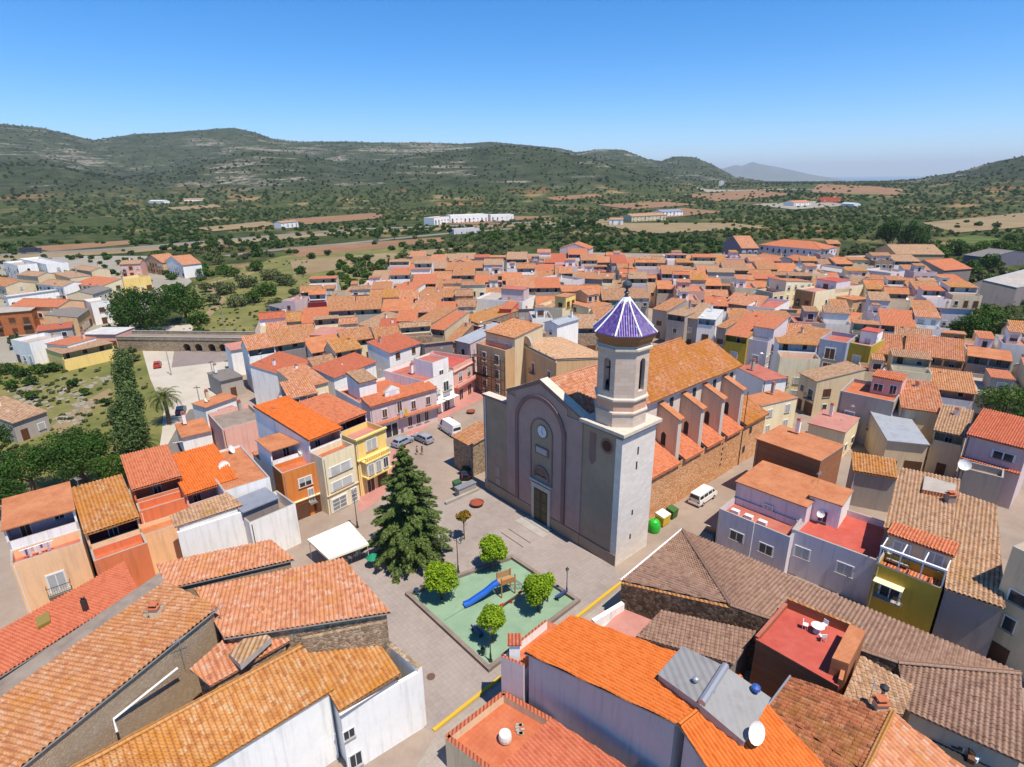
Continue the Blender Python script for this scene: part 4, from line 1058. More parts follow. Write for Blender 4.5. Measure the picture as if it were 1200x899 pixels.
# buttresses
bv = (18.2, 24.0, 29.8, 35.6)
for v_ in bv:
    mb = MB(); t_ = .45
    for sgn in (-1, 1):
        pts = [(7.6, v_+t_*sgn, 6), (4.1, v_+t_*sgn, 6), (4.1, v_+t_*sgn, 13.3), (7.6, v_+t_*sgn, 14.7)]
        qd(mb, pts if sgn == 1 else pts[::-1], BUT)
    qd(mb, [(4.1, v_-t_, 0), (4.1, v_+t_, 0), (4.1, v_+t_, 13.3), (4.1, v_-t_, 13.3)], BUTE)
    b_ = mb.build('buttress', church)
    mb = MB(); tile_plane(mb, CL(3.8, v_-t_-.2, 13.25), CL(3.8, v_+t_+.2, 13.25), CL(7.6, v_+t_+.2, 14.8), CL(7.6, v_-t_-.2, 14.8), T['thin'](), False, thick=.2); mb.build('coping', b_)
    mb = MB(); mb.face([CL(6.7, v_-t_-.01, 8.6), CL(5.9, v_-t_-.01, 8.4), CL(5.9, v_-t_-.01, 10.2), CL(6.3, v_-t_-.01, 10.6), CL(6.7, v_-t_-.01, 10.2)][::-1], DARKIN); mb.build('opening', b_)
# chapels (aisle) with lean-to roofs
mb = MB()
qd(mb, [(3.4, 6.3, 0), (3.4, 43.5, 0), (3.4, 43.5, 7.0), (3.4, 6.3, 7.0)], RUB)
qd(mb, [(3.4, 43.5, 0), (19, 43.5, 0), (9.5, 43.5, 9.4), (3.4, 43.5, 7.0)], RUB)
mb.build('aisle_wall', church)
mb = MB(); qd(mb, [(7.6, 39.5, 0), (7.6, 39.5, 9), (19, 39.5, 9), (19, 39.5, 0)], RUB); 
mb = MB()
segs = [6.35]+[b for b in bv]
DK = plain('shadow_timber_eave', alb((110, 70, 50)), .8)
for i in range(4):
    v0 = (segs[i]+.5) if i else 6.4; v1 = segs[i+1]-.5
    tile_plane(mb, CL(3.0, v0, 6.9), CL(3.0, v1, 6.9), CL(7.58, v1, 8.9), CL(7.58, v0, 8.9), T['coral'](), True, thick=.25)
tile_plane(mb, CL(3.0, 36.1, 7.1), CL(3.0, 43.9, 7.1), CL(9.5, 43.9, 9.6), CL(9.5, 36.1, 9.6), TM2, True, thick=.25)
mb.build('chapel_roof', church)
mb = MB()
for v_, z in ((38.6, 4.9), (37.0, 1.9)): mb = MB(); vbox(mb, 3.36, 3.45, v_-.4, v_+.4, z, z+1.1, DARKIN); mb.build('aisle_window', church)
mb = MB()
for i in range(5): vbox(mb, 3.36, 3.45, 29.6+(i % 2)*.2, 29.9+(i % 2)*.2, 2+i*.9, 2.4+i*.9, DARKIN)
mb.build('wall_holes', church)
mb = MB(); mb.tube([CL(3.3, 35.7, 0), CL(3.3, 35.7, 13)], .06, DARKM, 6); mb.build('downpipe', church)
# small annex left of the facade
annex = empty('annex', at(553, 560), AU, 'small low stone annex built against the left end of the church', 'building')
m2 = MB(); m2.prism([(0, 0), (5.2, 0), (5.2, -7.5), (0, -7.5)][::-1] if False else [(0.2, -5.5), (5.0, -5.5), (5.0, -.2), (.2, -.2)], 0, [6.4, 6.4, 5.6, 5.6], W('stone')); m2.build('wall', annex)
m2 = MB(); tile_plane(m2, (0, 0.1, 5.6), (5.2, .1, 5.6), (5.2, -5.6, 6.6), (0, -5.6, 6.6), T['old'](), False); m2.build('roof', annex)
m2 = MB(); m2.box(.1, .19, -4.4, -3.2, 0, 2.3, DARKIN); m2.build('door', annex)

# ================================================================== FOREGROUND BUILDINGS from measured roof corners
def fb(name, label, planes, cat='house', group='houses of the old town', lm=None, near=True, wm='stone', ground=0.0, inset=.3, wallq=None, ridge=None):
    """planes: list of (four (px,py,z) corners FL FR BR BL, roof key) ; walls drop from every plane"""
    W3 = [[at(x, y, z) for x, y, z in q] for q, *_ in planes]
    allp = [p for q in W3 for p in q]; c = sum(allp, Vector())/len(allp); c.z = 0
    CNT[0] += 1
    root = empty(name, c, 0, label, cat, group)
    for q, spec in zip(W3, planes):
        key = spec[1]; wmk = spec[2] if len(spec) > 2 else wm; nr = spec[3] if len(spec) > 3 else near
        L_ = [p-c for p in q]; m = sum(L_, Vector())/4
        mb = MB()
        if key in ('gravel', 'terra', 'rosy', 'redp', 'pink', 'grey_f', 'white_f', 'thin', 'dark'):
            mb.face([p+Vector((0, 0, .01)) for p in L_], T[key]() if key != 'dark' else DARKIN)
            ring = L_
            for i in range(4): mb.face([ring[i]-Vector((0, 0, .25)), ring[(i+1) % 4]-Vector((0, 0, .25)), ring[(i+1) % 4]+Vector((0, 0, .01)), ring[i]+Vector((0, 0, .01))], CONC)
        else: tile_plane(mb, *L_, T[key](), nr)
        mb.build('roof', root)
        wl = MB(); s_ = []
        for p in L_:
            d = Vector((m.x-p.x, m.y-p.y, 0)); l = d.length; d.normalize(); s_.append(p+d*min(inset*1.4, l*.4)-Vector((0, 0, .17)))
        # heights follow the roof plane well enough for small insets
        if wmk:
            wl.prism([(p.x, p.y) for p in s_], ground, [p.z for p in s_], W(wmk), top=False); wl.build('wall', root)
        FOOT.append([Vector((p.x+c.x, p.y+c.y)) for p in L_])
    if ridge:
        mb = MB()
        for (a, b, key) in ridge: ridge_cap(mb, at(*a)-c, at(*b)-c, T[key](), .2)
        mb.build('ridge_cap', root)
    if lm: LMK.append(((sum(q[0] for q in planes[0][0])/4, sum(q[1] for q in planes[0][0])/4), lm))
    root['_c'] = 1
    return root, c
def wq(root, c, a, b, z0, z1, mat, t=.25, name='wall', capm=None, z1b=None):   # wall slab between two world points
    a = Vector(a)-c; b = Vector(b)-c; a.z = b.z = 0; d = (b-a).normalized(); n = Vector((-d.y, d.x, 0))*t/2
    mb = MB(); za, zb = z1, (z1 if z1b is None else z1b)
    mb.prism([(a-n)[:2], (b-n)[:2], (b+n)[:2], (a+n)[:2]], z0, [za, zb, zb, za], mat, topmat=capm)
    return mb.build(name, root)
def wwin(root, c, a, b, f, z, w_, h_, kind='dark', off=.0, rail=False, near=True):  # window on the line a->b (outside on the right-hand side)
    a = Vector(a)-c; b = Vector(b)-c; a.z = b.z = 0; d = (b-a).normalized(); n = Vector((d.y, -d.x, 0))
    p = a.lerp(b, f)+n*off
    return win(root, kind, p.x, p.y, z, w_, h_, atan2(d.y, d.x), near, rail)

# --- big old roofs, lower left -------------------------------------
r1, c1 = fb('farmhouse', 'long rambling old house with weathered orange tiles and a white drain pipe, lower left', [
    (((-60, 862, 9.6), (194, 681, 9.6), (256, 712, 11.4), (-60, 967, 11.4)), 'old'),
    ], lm='long old roof at lower left', wm='cement')
r1.name = 'old_house'
r2, c2 = fb('old_house', 'broad old house with pale pink-orange tiles behind the white building, next to the cafe awning', [
    (((228, 690, 9.4), (402, 655, 9.2), (458, 718, 10.6), (262, 748, 10.8)), 'oldp'),
    (((246, 804, 8.9), (340, 751, 9.4), (310, 707, 10.5), (222, 784, 9.9)), 'oldp'),
    ], lm='broad pink-tiled roof by the awning')
mb = MB(); q = [at(*p)-c2 for p in ((268, 768, 9.9), (302, 736, 10.3), (318, 750, 10.1), (282, 782, 9.7))]
mb.face([p+Vector((0, 0, .25)) for p in q], T['tan']()); 
for i in range(4): mb.face([q[i]-Vector((0, 0, .3)), q[(i+1) % 4]-Vector((0, 0, .3)), q[(i+1) % 4]+Vector((0, 0, .25)), q[i]+Vector((0, 0, .25))], W('grey'))
mb.build('skylight', r2)
r3, c3 = fb('white_building', 'white-walled old building with ochre lichen-covered tile roof at the street corner, bottom left', [
    (((200, 926, 7.2), (392, 808, 7.2), (355, 756, 9.0), (60, 915, 9.0)), 'oldy'),
    (((-60, 1085, 7.2), (200, 926, 7.2), (60, 915, 9.0), (-190, 1050, 9.0)), 'oldy'),
    (((397, 834, 6.5), (470, 789, 6.5), (427, 731, 8.4), (357, 764, 8.4)), 'oldy'),
    ], lm='white corner building with lichen roof', wm='white', ridge=[((60, 915, 9.05), (355, 756, 9.05), 'oldy'), ((200, 926, 7.2), (60, 915, 9.0), 'oldy')])
A_ = at(500, 849, 0); Bc = at(397, 838, 6.4); 
A1c = at(493, 783, 6.6)
wq(r3, c3, at(490, 783, 6.6), at(398, 837, 6.4), 0, 6.3, W('white'), .3)
wq(r3, c3, at(492, 783, 6.6), at(446, 738, 8), 0, 6.6, W('white'), .5, capm=W('stone'), z1b=7.2)
wq(r3, c3, at(468, 789, 6.6), at(432, 741, 8), 5.5, 6.4, W('stone'), .3, z1b=7.4)
# stone wall showing between the two roofs
wq(r3, c3, at(355, 757, 9.1), at(452, 722, 10.4), 6, 9.9, W('stone'), .3)
mb = MB(); a, b = at(397, 836, 6.3)-c3, at(466, 794, 6.3)-c3; mb.tube([a+Vector((.2, -.35, 0)), b+Vector((.1, -.35, 0))], .1, plain('grey_gutter', alb((130, 128, 140)), .5), 6); mb.build('gutter', r3)
pa, pb = at(392, 812, 7.2), at(492, 783, 6.6)
def wallwin(root, c, px, py, a, b, w_, h_, kind, off=.0, base=True, rail=False):
    """window whose centre is seen at px,py on the vertical plane a-b"""
    d = (b-a); d.z = 0; d.normalize(); n = Vector((d.y, -d.x, 0)); rr = Vector(ray(px, py)); o = Vector((0, 0, H))
    t = (a-o).dot(n)/rr.dot(n); p = o+rr*t+n*off
    return win(root, kind, p.x-c.x, p.y-c.y, p.z-h_/2, w_, h_, atan2(d.y, d.x), True, rail)
wa, wb = at(398, 837, 6.4), at(490, 783, 6.6); wa.z = wb.z = 0
wallwin(r3, c3, 408, 858, wa, wb, .9, .9, 'dark', .16); wallwin(r3, c3, 416, 888, wa, wb, 1.0, 1.4, 'dark', .16)
wc, wd = at(200, 926, 7.2), at(392, 808, 7.2); wc.z = wd.z = 0
dd = (wd-wc).normalized(); nn2 = Vector((dd.y, -dd.x, 0))
wallwin(r3, c3, 321, 871, wc, wd, 1.1, 1.0, 'half', -.36)
wallwin(r3, c3, 331, 896, wc, wd, 1.6, 1.6, 'brown', -.36)
# cemented band wall and gutter of the long roof, rails and pipe
mb = MB(); gq = [at(*p)-c1 for p in ((-60, 838, 9.0), (186, 672, 9.0), (197, 683, 9.2), (-60, 863, 9.2))]; mb.face(gq, T['gravel']()); mb.build('gutter_strip', r1)
mb = MB(); zz = Vector((0, 0, 0))
def nearpt(px, py, z): return at(px, py, z)-c1
mb.tube([nearpt(137, 858, 8.6), nearpt(133, 843, 9.3), nearpt(208, 783, 9.6)], .09, plain('white_pipe', (.7, .7, .68, 1)), 6); mb.build('drain_pipe', r1)
mb = MB(); mb.lathe([(.9, -.2), (.9, .05), (.72, .12), (.45, .1), (.4, -.1)], W('stone'), 12); o = mb.build('chimney_ring', r1); o.location = nearpt(181, 716, 10.4)
chimney(r1, nearpt(183, 722, 10.6), .7, .9)
for px, py in ((262, 718), (216, 757)): antenna(r1, nearpt(px, py+18, 9.6), 2.4, 1)
# R3 strip roof and side walls behind
r4, c4 = fb('old_house', 'narrow old house with a strip of orange tiles below the tall white blank walls', [
    (((183, 661, 8.6), (318, 633, 8.6), (345, 656, 9.4), (196, 690, 9.4)), 'oldp'),
    ], lm='strip-roofed old house', wm='cement')
# smooth red roof R5
r5, c5 = fb('house', 'house with smooth salmon-red roof and small skylight beside the grey gutter, left edge', [
    (((-80, 784, 6.4), (146, 658, 6.4), (162, 692, 7.8), (-80, 842, 7.8)), 'red'),
    ], lm='smooth salmon-red roof', wm='grey')
mb = MB(); q = [at(*p)-c5 for p in ((43, 731, 7.0), (59, 722, 7.0), (60, 730, 7.3), (45, 738, 7.3))]; mb.prism([(p.x, p.y) for p in q], 6.8, 7.6, plain('skylight_glass', alb((160, 140, 70)), .3)); mb.build('skylight', r5)
chimney(r5, at(101, 715, 7.6)-c5, .4, 1.2, DARKM, False)

# --- the row on the left -------------------------------------------
house('cream house with a mauve loggia full of laundry under a flat reddish roof, left edge', 12, 662, 97, 635, 11, 8.0, near=True, lm='cream house with laundry loggia', chim=0,
      blocks=[B(0, 1, 0, .28, roof='flat', rm='rosy', wm='peach', fwin=1, wk='shutter', parapet=1.0), B(0, 1, .28, 1, h=10.6, roof='slab', rise=.15, rm='thin', wm='white', log=2.2, wm2='mauve', fwin=0)])
house('low house with a yellow-orange lichen tile roof over a dark loggia, left side', 100, 626, 162, 606, 9.5, 8.6, near=True, rm='oldy', wm='peach', lm='yellow-lichen loggia house', chim=0,
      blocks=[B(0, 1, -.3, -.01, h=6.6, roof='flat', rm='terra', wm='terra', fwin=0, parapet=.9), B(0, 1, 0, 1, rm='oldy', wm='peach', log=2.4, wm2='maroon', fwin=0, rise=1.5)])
house('terracotta-walled house with orange tiles over a shady loggia beside the dark trees', 155, 574, 212, 558, 8.5, 9.2, near=True, rm='coral', wm='terra', lm='terracotta loggia house', chim=0,
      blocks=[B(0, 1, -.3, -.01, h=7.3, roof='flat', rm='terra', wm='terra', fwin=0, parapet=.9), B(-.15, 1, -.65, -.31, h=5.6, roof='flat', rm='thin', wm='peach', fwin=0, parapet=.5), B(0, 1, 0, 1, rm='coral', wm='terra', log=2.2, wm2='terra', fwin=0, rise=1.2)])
house('house with a plain bright orange roof and dark doorways behind the small white wall', 217, 580, 277, 561, 9.5, 7.8, near=True, rm='new', wm='pinkish', log=2, wm2='pinkish', chim=0, fwin=0, rise=1.6, lm='plain bright orange roof on the left')
r6, c6 = fb('house', 'white blank-walled house with a small strip of tan ridge tiles', [(((205, 618, 7.2), (285, 592, 7.2), (266, 577, 8.2), (199, 604, 8.2)), 'tan')], wm='white', lm='white blank wall', group='houses of the old town')
wq(r6, c6, at(207, 622, 7), at(286, 597, 7), 0, 6.8, W('white'), .3)
house('white walled yard house with a grey metal canopy, laundry and plants', 292, 613, 346, 590, 5, 6.0, near=True, chim=0, lm='white walled yard', ant=False,
      blocks=[B(0, 1, 0, 1, roof='flat', rm='gravel', wm='white', fwin=0, parapet=1.4), B(0, .75, .3, 1, h=6.9, z0=4.8, roof='slab', rise=.1, rm='sheetb', wm='dgrey', fwin=0, door=False)])
house('house with a large patchy terracotta flat roof and a white satellite dish', 262, 576, 316, 559, 13, 8.2, roof='flat', rm='thin', wm='white', near=True, parapet=.3, fwin=0, lm='patchy terracotta flat roof', chim=0,
      extra=lambda r, L, d, h: (dish(r, (L*.3, d*.5, h+.3), .8, .4), dish(r, (L*.7, d*.9, h+.2), .7, 1.0)))
def orange_front(r, L, d, h):
    win(r, 'half', L*.52, 0, 4.9, 1.8, 1.3, 0, True); win(r, 'shutter', L*.62, 0, 1.6+.6, .8, 2.0, 0, True, True)
    win(r, 'garage', L*.3, 0, .02, 2.6, 2.3); win(r, 'door', L*.76, 0, .02, 1.3, 2.4)
    mb = MB(); mb.box(0, L, -.25, -.001, 2.9, 3.05, W('cream'), True); mb.build('ledge', r)
house('orange-brown fronted town house with a pink rooftop terrace room facing the plaza', 330, 555, 377, 539, 11, 7.9, near=True, lm='orange-fronted house', chim=0, extra=orange_front,
      blocks=[B(0, 1, 0, .3, roof='flat', rm='terra', wm='orange', fwin=0, parapet=.7), B(0, 1, .3, .75, h=10.0, roof='slab', rise=.3, rm='thin', wm='white', log=2.0, wm2='pinkish', fwin=0), B(0, 1, .75, 1, h=7, roof='slab', rise=.2, rm='thin', wm='white', fwin=0)])
def cream_front(r, L, d, h):
    for z in (6.0, 3.6): win(r, 'shutter', L*.5, 0, z-.1, 3.4, 1.2, 0, True)
    mb = MB(); mb.box(0, L, -.18, -.001, 2.95, 3.1, W('beige'), True); mb.build('ledge', r)
    win(r, 'dark', L*.35, 0, .25, 2.4, 1.9, 0, True); win(r, 'dark', L*.82, 0, .25, 1.0, 2.1, 0, True)
    for cx0, ww in ((L*.35, 2.4), (L*.82, 1.0)):
        mb = MB()
        for k in range(int(ww/.16)): mb.box(cx0-ww/2+k*.16, cx0-ww/2+k*.16+.04, -.12, -.09, .25, 2.15, FRAMEW)
        for z in (.3, .9, 1.5, 2.1): mb.box(cx0-ww/2, cx0+ww/2, -.13, -.095, z, z+.05, FRAMEW, True)
        mb.build('grille', r)
house('tall cream town house with wide roller shutters and a bright orange roof facing the plaza', 377, 537, 415, 521, 17, 9.1, near=True, lm='cream roller-shutter house', chim=0, extra=cream_front,
      blocks=[B(0, 1, 0, .17, roof='flat', rm='coral', wm='cream', fwin=0, parapet=.8), B(0, 1, .17, 1, h=10.9, roof='mono_f', rise=1.6, rm='new', wm='white', log=2.2, wm2='pinkish', fwin=0)])
def ornate(r, L, d, h):
    mb = MB(); mb.box(-.1, L+.1, -.35, -.001, h-.1, h+.15, W('yellow'), True); mb.box(-.1, L+.1, -.3, -.001, 5.9, 6.1, W('yellow'), True); mb.build('cornice', r)
    mb = MB(); mb.box(.5, L-.3, -1.3, -.001, 3.0, 3.3, W('yellow'), True)
    pts = [(.7, -1.2), (L-.6, -1.2), (L-.6, -.001), (.7, -.001)]
    mb.box(.7, L-.6, -1.2, -.002, 3.31, 5.6, W('cream'), True); mb.box(.5, L-.4, -1.35, -.003, 5.601, 5.8, W('yellow'), True)
    for k in range(14): x = .7+k*(L-1.4)/13; mb.box(x-.07, x+.07, -1.25, -1.1, 5.801, 6.4, W('yellow'))
    mb.box(.6, L-.5, -1.3, -1.05, 6.401, 6.55, W('yellow'), True); mb.build('bay_window', r)
    for f in (.25, .5, .75): win(r, 'shutter' if f != .75 else 'dark', L*f, -1.2, 3.7, .9, 1.6, 0, True)
    win(r, 'shutter', L*.5, 0, 6.9, 1.9, 1.6, 0, True); win(r, 'brown', L*.35, 0, .02, 1.4, 2.4, 0, True); win(r, 'garage', L*.75, 0, .02, 1.8, 2.4)
house('ornate yellow house with a balustraded bay window beside the big conifer', 416, 516, 451, 501, 14, 9.4, near=True, lm='ornate yellow house', extra=ornate, chim=0,
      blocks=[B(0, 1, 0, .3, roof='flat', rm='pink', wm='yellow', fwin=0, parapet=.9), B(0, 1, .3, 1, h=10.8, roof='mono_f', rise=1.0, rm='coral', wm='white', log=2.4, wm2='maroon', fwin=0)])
def town(r, L, d, h):
    n = 5
    for k, f in enumerate((.2, .42, .63, .86)):
        win(r, 'brown', L*f, 0, 4.3, 1.0, 1.5 if k != 1 else 2.2, 0, True)
    for f in (.56, .69, .82): win(r, 'brown', L*f, 0, 1.0, .95, 1.9, 0, True)
    win(r, 'dark', L*.28, 0, .02, 2.6, 2.6, 0, True)
    mb = MB(); mb.box(.3, L+.2, -1.0, -.001, 3.25, 3.45, W('white'), True); mb.box(.2, L+.3, -1.1, -.002, 3.451, 3.6, T['coral'](), True); mb.build('balcony', r)
    mb = MB(); mb.tube([(L*.36, -1.0, 3.8), (L*.36, -1.8, 5.6)], .03, GALV, 5); mb.tube([(L*.44, -1.0, 3.8), (L*.44, -1.8, 5.6)], .03, GALV, 5)
    mb.box(L*.42, L*.46, -1.75, -1.72, 4.0, 5.4, plain('yellow_cloth', alb((240, 196, 60)), .8)); mb.box(L*.35, L*.38, -1.75, -1.72, 4.0, 5.4, plain('pale_cloth', alb((226, 214, 214)), .8)); mb.build('flag', r)
    # clock gable
    mb = MB(); x = L*.38; mb.box(x-1.5, x+1.5, 1.2, 1.6, h-.2, h+1.4, W('white'))
    mb.face([(x-1.7, 1.15, h+1.4), (x+1.7, 1.15, h+1.4), (x, 1.15, h+2.5)], W('white')); mb.face([(x+1.7, 1.65, h+1.4), (x-1.7, 1.65, h+1.4), (x, 1.65, h+2.5)], W('white'))
    mb.face([(x-1.7, 1.15, h+1.4), (x, 1.15, h+2.5), (x, 1.65, h+2.5), (x-1.7, 1.65, h+1.4)], CONC); mb.face([(x, 1.15, h+2.5), (x+1.7, 1.15, h+1.4), (x+1.7, 1.65, h+1.4), (x, 1.65, h+2.5)], CONC)
    cg = mb.build('clock_gable', r)
    mb = MB(); mb.face([(x+.7*cos(2*pi*k/20), 1.12, h+.9+.7*sin(2*pi*k/20)) for k in range(20)], plain('clock_face', (.62, .64, .7, 1)))
    mb.build('clock', cg)
house('long two-storey town hall with a narrow orange roof, clock gable, flags and balcony', 433, 477, 511, 455, 14, 7.0, name='town_hall', cat='town hall', group=None, near=True, lm='town hall', extra=town, chim=0, ant=True,
      blocks=[B(0, 1, 0, .22, roof='mono_f', rise=.7, rm='coral', wm='mauve', fwin=0), B(0, 1, .22, 1, h=6.6, roof='flat', rm='terra', wm='white', fwin=0, parapet=.6), B(.1, .35, .45, .8, z0=5.5, h=9.4, roof='mono_f', rise=.8, rm='tan', wm='white', fwin=0, rwin=0, door=False)])
def whitefront(r, L, d, h):
    for f in (.3, .72):
        win(r, 'dark', L*f, 0, 4.3, 1.5, 2.0, 0, True, True); win(r, 'dark', L*f, 0, .1, 1.7, 2.3, 0, True)
    mb = MB(); mb.box(L*.05, L*.5, -1.6, -.01, 2.9, 3.0, plain('awning_cloth', (.8, .78, .74, 1), .9), True); mb.box(L*.55, L*.97, -1.6, -.01, 2.9, 3.0, plain('awning_cloth', (.8, .78, .74, 1), .9), True); mb.build('awning', r)
house('bright white house with awnings and a cluttered roof terrace, right of the town hall', 497, 447, 531, 434, 12, 8.0, near=True, lm='white house with awnings', extra=whitefront, chim=1,
      blocks=[B(0, 1, 0, 1, roof='flat', rm='rosy', wm='white', fwin=0, parapet=.9), B(.45, 1, .1, .55, z0=6, h=10.6, roof='flat', rm='rosy', wm='white', parapet=.3, fwin=1, rwin=1, door=False, floors=2)])
def pinkfront(r, L, d, h):
    for f in (.3, .7):
        win(r, 'half', L*f, 0, 4.3, 1.4, 2.0, 0, True)
        win(r, 'brown', L*f, 0, .05, 1.6, 2.4, 0, True)
    mb = MB(); mb.box(0, L+.6, -.9, -.001, 3.3, 3.55, W('coral'), True); mb.box(0, L+.6, -.95, -.8, 3.551, 4.3, W('pinkish'), True); mb.build('balcony', r)
    mb = MB(); mb.box(-.1, L+.1, -.3, -.001, 6.9, 7.15, W('pinkish'), True); mb.build('cornice', r)
house('salmon-pink house with a long balcony and red roof terrace', 531, 431, 556, 418, 11, 8.0, roof='flat', rm='redp', wm='pinkish', near=True, lm='salmon-pink house', extra=pinkfront, fwin=0, parapet=.8)
def scaff(r, L, d, h):
    mb = MB()
    for x in (-.2, L*.35, L*.7, L+.2):
        for y in (-1.6, -.5): mb.tube([(x, y, 0), (x, y, 9.6)], .06, DARKM, 5)
    for z in (2.2, 4.4, 6.6, 8.6):
        for y in (-1.6, -.5): mb.tube([(-.2, y, z), (L+.2, y, z)], .06, DARKM, 5)
    for z in (4.3, 8.5): mb.box(-.2, L*.72, -1.55, -.55, z, z+.08, FRAMEB, True)
    mb.build('scaffolding', r)
    for z in (1, 4.2, 7.4):
        for f in (.28, .72): win(r, 'brown' if z > 1 else 'dark', L*f, 0, z, 1.1, 2.0, 0, True, z > 1)
house('tall shabby old house behind scaffolding with a decayed top balcony', 558, 402, 592, 411, 12, 11.0, near=True, lm='scaffolded old house', extra=scaff, chim=1,
      blocks=[B(0, 1, 0, .25, roof='flat', rm='terra', wm='tan', fwin=0, parapet=.9), B(0, 1, .25, 1, h=13, roof='mono_f', rise=1.2, rm='old', wm='beige', fwin=2, door=False, rwin=0)])
def curved(r, L, d, h):
    h += 1.6
    mb = MB(); n = 14; x0 = L*.36; hw = 2.0
    pts = [(x0-hw*1.4, h-.05), ]+[(x0-hw*cos(pi*k/n), h+.3+1.8*sin(pi*k/n)) for k in range(n+1)]+[(x0+hw*1.4, h-.05)]
    mb.face([(x, -.15, z) for x, z in pts][::-1], W('tan')); mb.face([(x, .35, z) for x, z in pts], W('tan'))
    for (a, b), (c, e) in zip(pts, pts[1:]): mb.face([(a, -.15, b), (c, -.15, e), (c, .35, e), (a, .35, b)], W('grey'))
    mb.build('curved_gable', r)
    mb = MB()
    for k in range(7): mb.lathe([(.0, .0), (.16, .05), (.1, .3), (.2, .5), (0, .75)], W('grey'), 8, c=(L*(.04+.15*k), 0, h-.05))
    mb.box(-.2, L+.2, -.3, -.001, h-.5, h-.25, W('beige'), True); mb.build('cornice', r)
    for z in (1.2, 4.8, ):
        for f in (.15, .5, .85): win(r, 'brown', L*f, 0, z+.8*(z > 3), 1.2, 2.3, 0, True, z > 3)
house('stately grey-tan house with a curved central gable and tall blue-shuttered windows', 601, 405, 652, 431, 13, 9.4, roof='mono_b', rm='tan', wm='tan', near=True, lm='curved-gable house', extra=curved, fwin=0, rise=1.6)

# --- right foreground ----------------------------------------------
S1, cs1 = fb('school', 'long low building with a greyish-brown hipped tile roof in the right foreground', [
    (((728, 681, 4.8), (800, 621, 4.8), (856, 709, 6.5), (856, 709.2, 6.5)), 'grey'),
    (((800, 621, 4.8), (1196, 789, 4.8), (1052, 776, 6.5), (856, 709, 6.5)), 'grey'),
    (((1062, 832, 4.9), (1204, 896, 4.9), (1196, 789, 6.4), (1052, 776, 6.5)), 'grey'),
    ], cat='building', group='buildings round the old town', lm='long greyish-brown roof', wm='grey', ridge=[((800, 621, 4.9), (856, 709, 6.6), 'grey'), ((856, 709, 6.6), (1052, 776, 6.6), 'grey'), ((1052, 776, 6.6), (1196, 789, 6.5), 'grey')])
S1.name = 'long_building'
_st = stone('dark_rubble', [(104, 80, 64), (140, 110, 88), (190, 160, 132)], 3.4, (100, 80, 68), k=.9)
wq(S1, cs1, at(729, 682, 4.8), at(856, 710.5, 6.5), 0, 4.75, _st, .45, capm=T['oldy'](), z1b=6.45); wq(S1, cs1, at(856, 710.5, 6.5), at(1052, 777, 6.5), 0, 6.45, _st, .3)
mb = MB(); mb.tube([at(727, 680, 4.9)-cs1, at(799, 620, 4.9)-cs1], .1, FRAMEW, 6); mb.build('verge', S1)
# courtyard with pink floor
ct = empty('courtyard_house', at(730, 740, 3), 0, 'small pink-floored courtyard terrace enclosed by a whitewashed wall below the rubble wall', 'terrace')
cc_ = ct.location.copy()
mb = MB(); q = [at(*p)-cc_ for p in ((708, 735, 3.0), (746, 752, 3.0), (765, 727, 3.0), (730, 713, 3.0))]; mb.prism([(p.x, p.y) for p in q], -3, -.0, W('white'), topmat=T['pink']()); mb.build('floor', ct)
ct.location.z = 0; [setattr(o, 'location', Vector((0, 0, 3.0))) for o in ct.children]
wq(ct, Vector((cc_.x, cc_.y, 0)), at(695, 727, 3.9), at(730, 706, 3.9), 0, 3.9, W('white'), .45)
ct.name = 'courtyard'
S3, cs3 = fb('shed', 'lean-to with a faded brown flat-tile roof below the rubble wall', [(((860, 779, 5.0), (745, 746, 5.0), (775, 715, 5.6), (886, 740, 5.6)), 'grey')], cat='shed', group=None, wm='dgrey', lm='faded brown lean-to roof')
# terrace house with a red floor
def redt(r, L, d, h): pass
pF = [at(*p) for p in ((887, 746, 7.4), (984, 801, 7.4), (1000, 738, 7.4), (922, 706, 7.4))]
rt = empty('terrace_house', sum(pF, Vector())/4*1.0, 0, 'brick building topped by a bright red roof terrace with a white table', 'house', 'houses of the old town'); rt.location.z = 0; crt = rt.location.copy()
mb = MB(); mb.prism([((p-crt).x, (p-crt).y) for p in pF], 0, 6.9, W('brick'), topmat=T['redp']()); mb.build('wall', rt)
for i, (a, b, hh, cp) in enumerate(((0, 1, 7.2, 'redp'), (1, 2, 7.8, 'thin'), (2, 3, 7.9, 'oldy'), (3, 0, 7.4, 'rosy'))):
    wq(rt, crt, pF[a], pF[b], 6.901, hh, W('brick'), .3, 'parapet', T[cp]())
hq = [at(*p) for p in ((975, 771, 8.6), (995, 778, 8.6), (1015, 740, 8.6), (996, 731, 8.6))]
mb = MB(); mb.prism([((p-crt).x, (p-crt).y) for p in hq], 0, 8.4, W('brick')); mb.prism([((p-crt).x*1.0, (p-crt).y) for p in hq], 8.41, 8.6, T['thin'](), bottom=True); mb.build('stair_room', rt)
FOOT.append([p.to_2d() for p in pF])
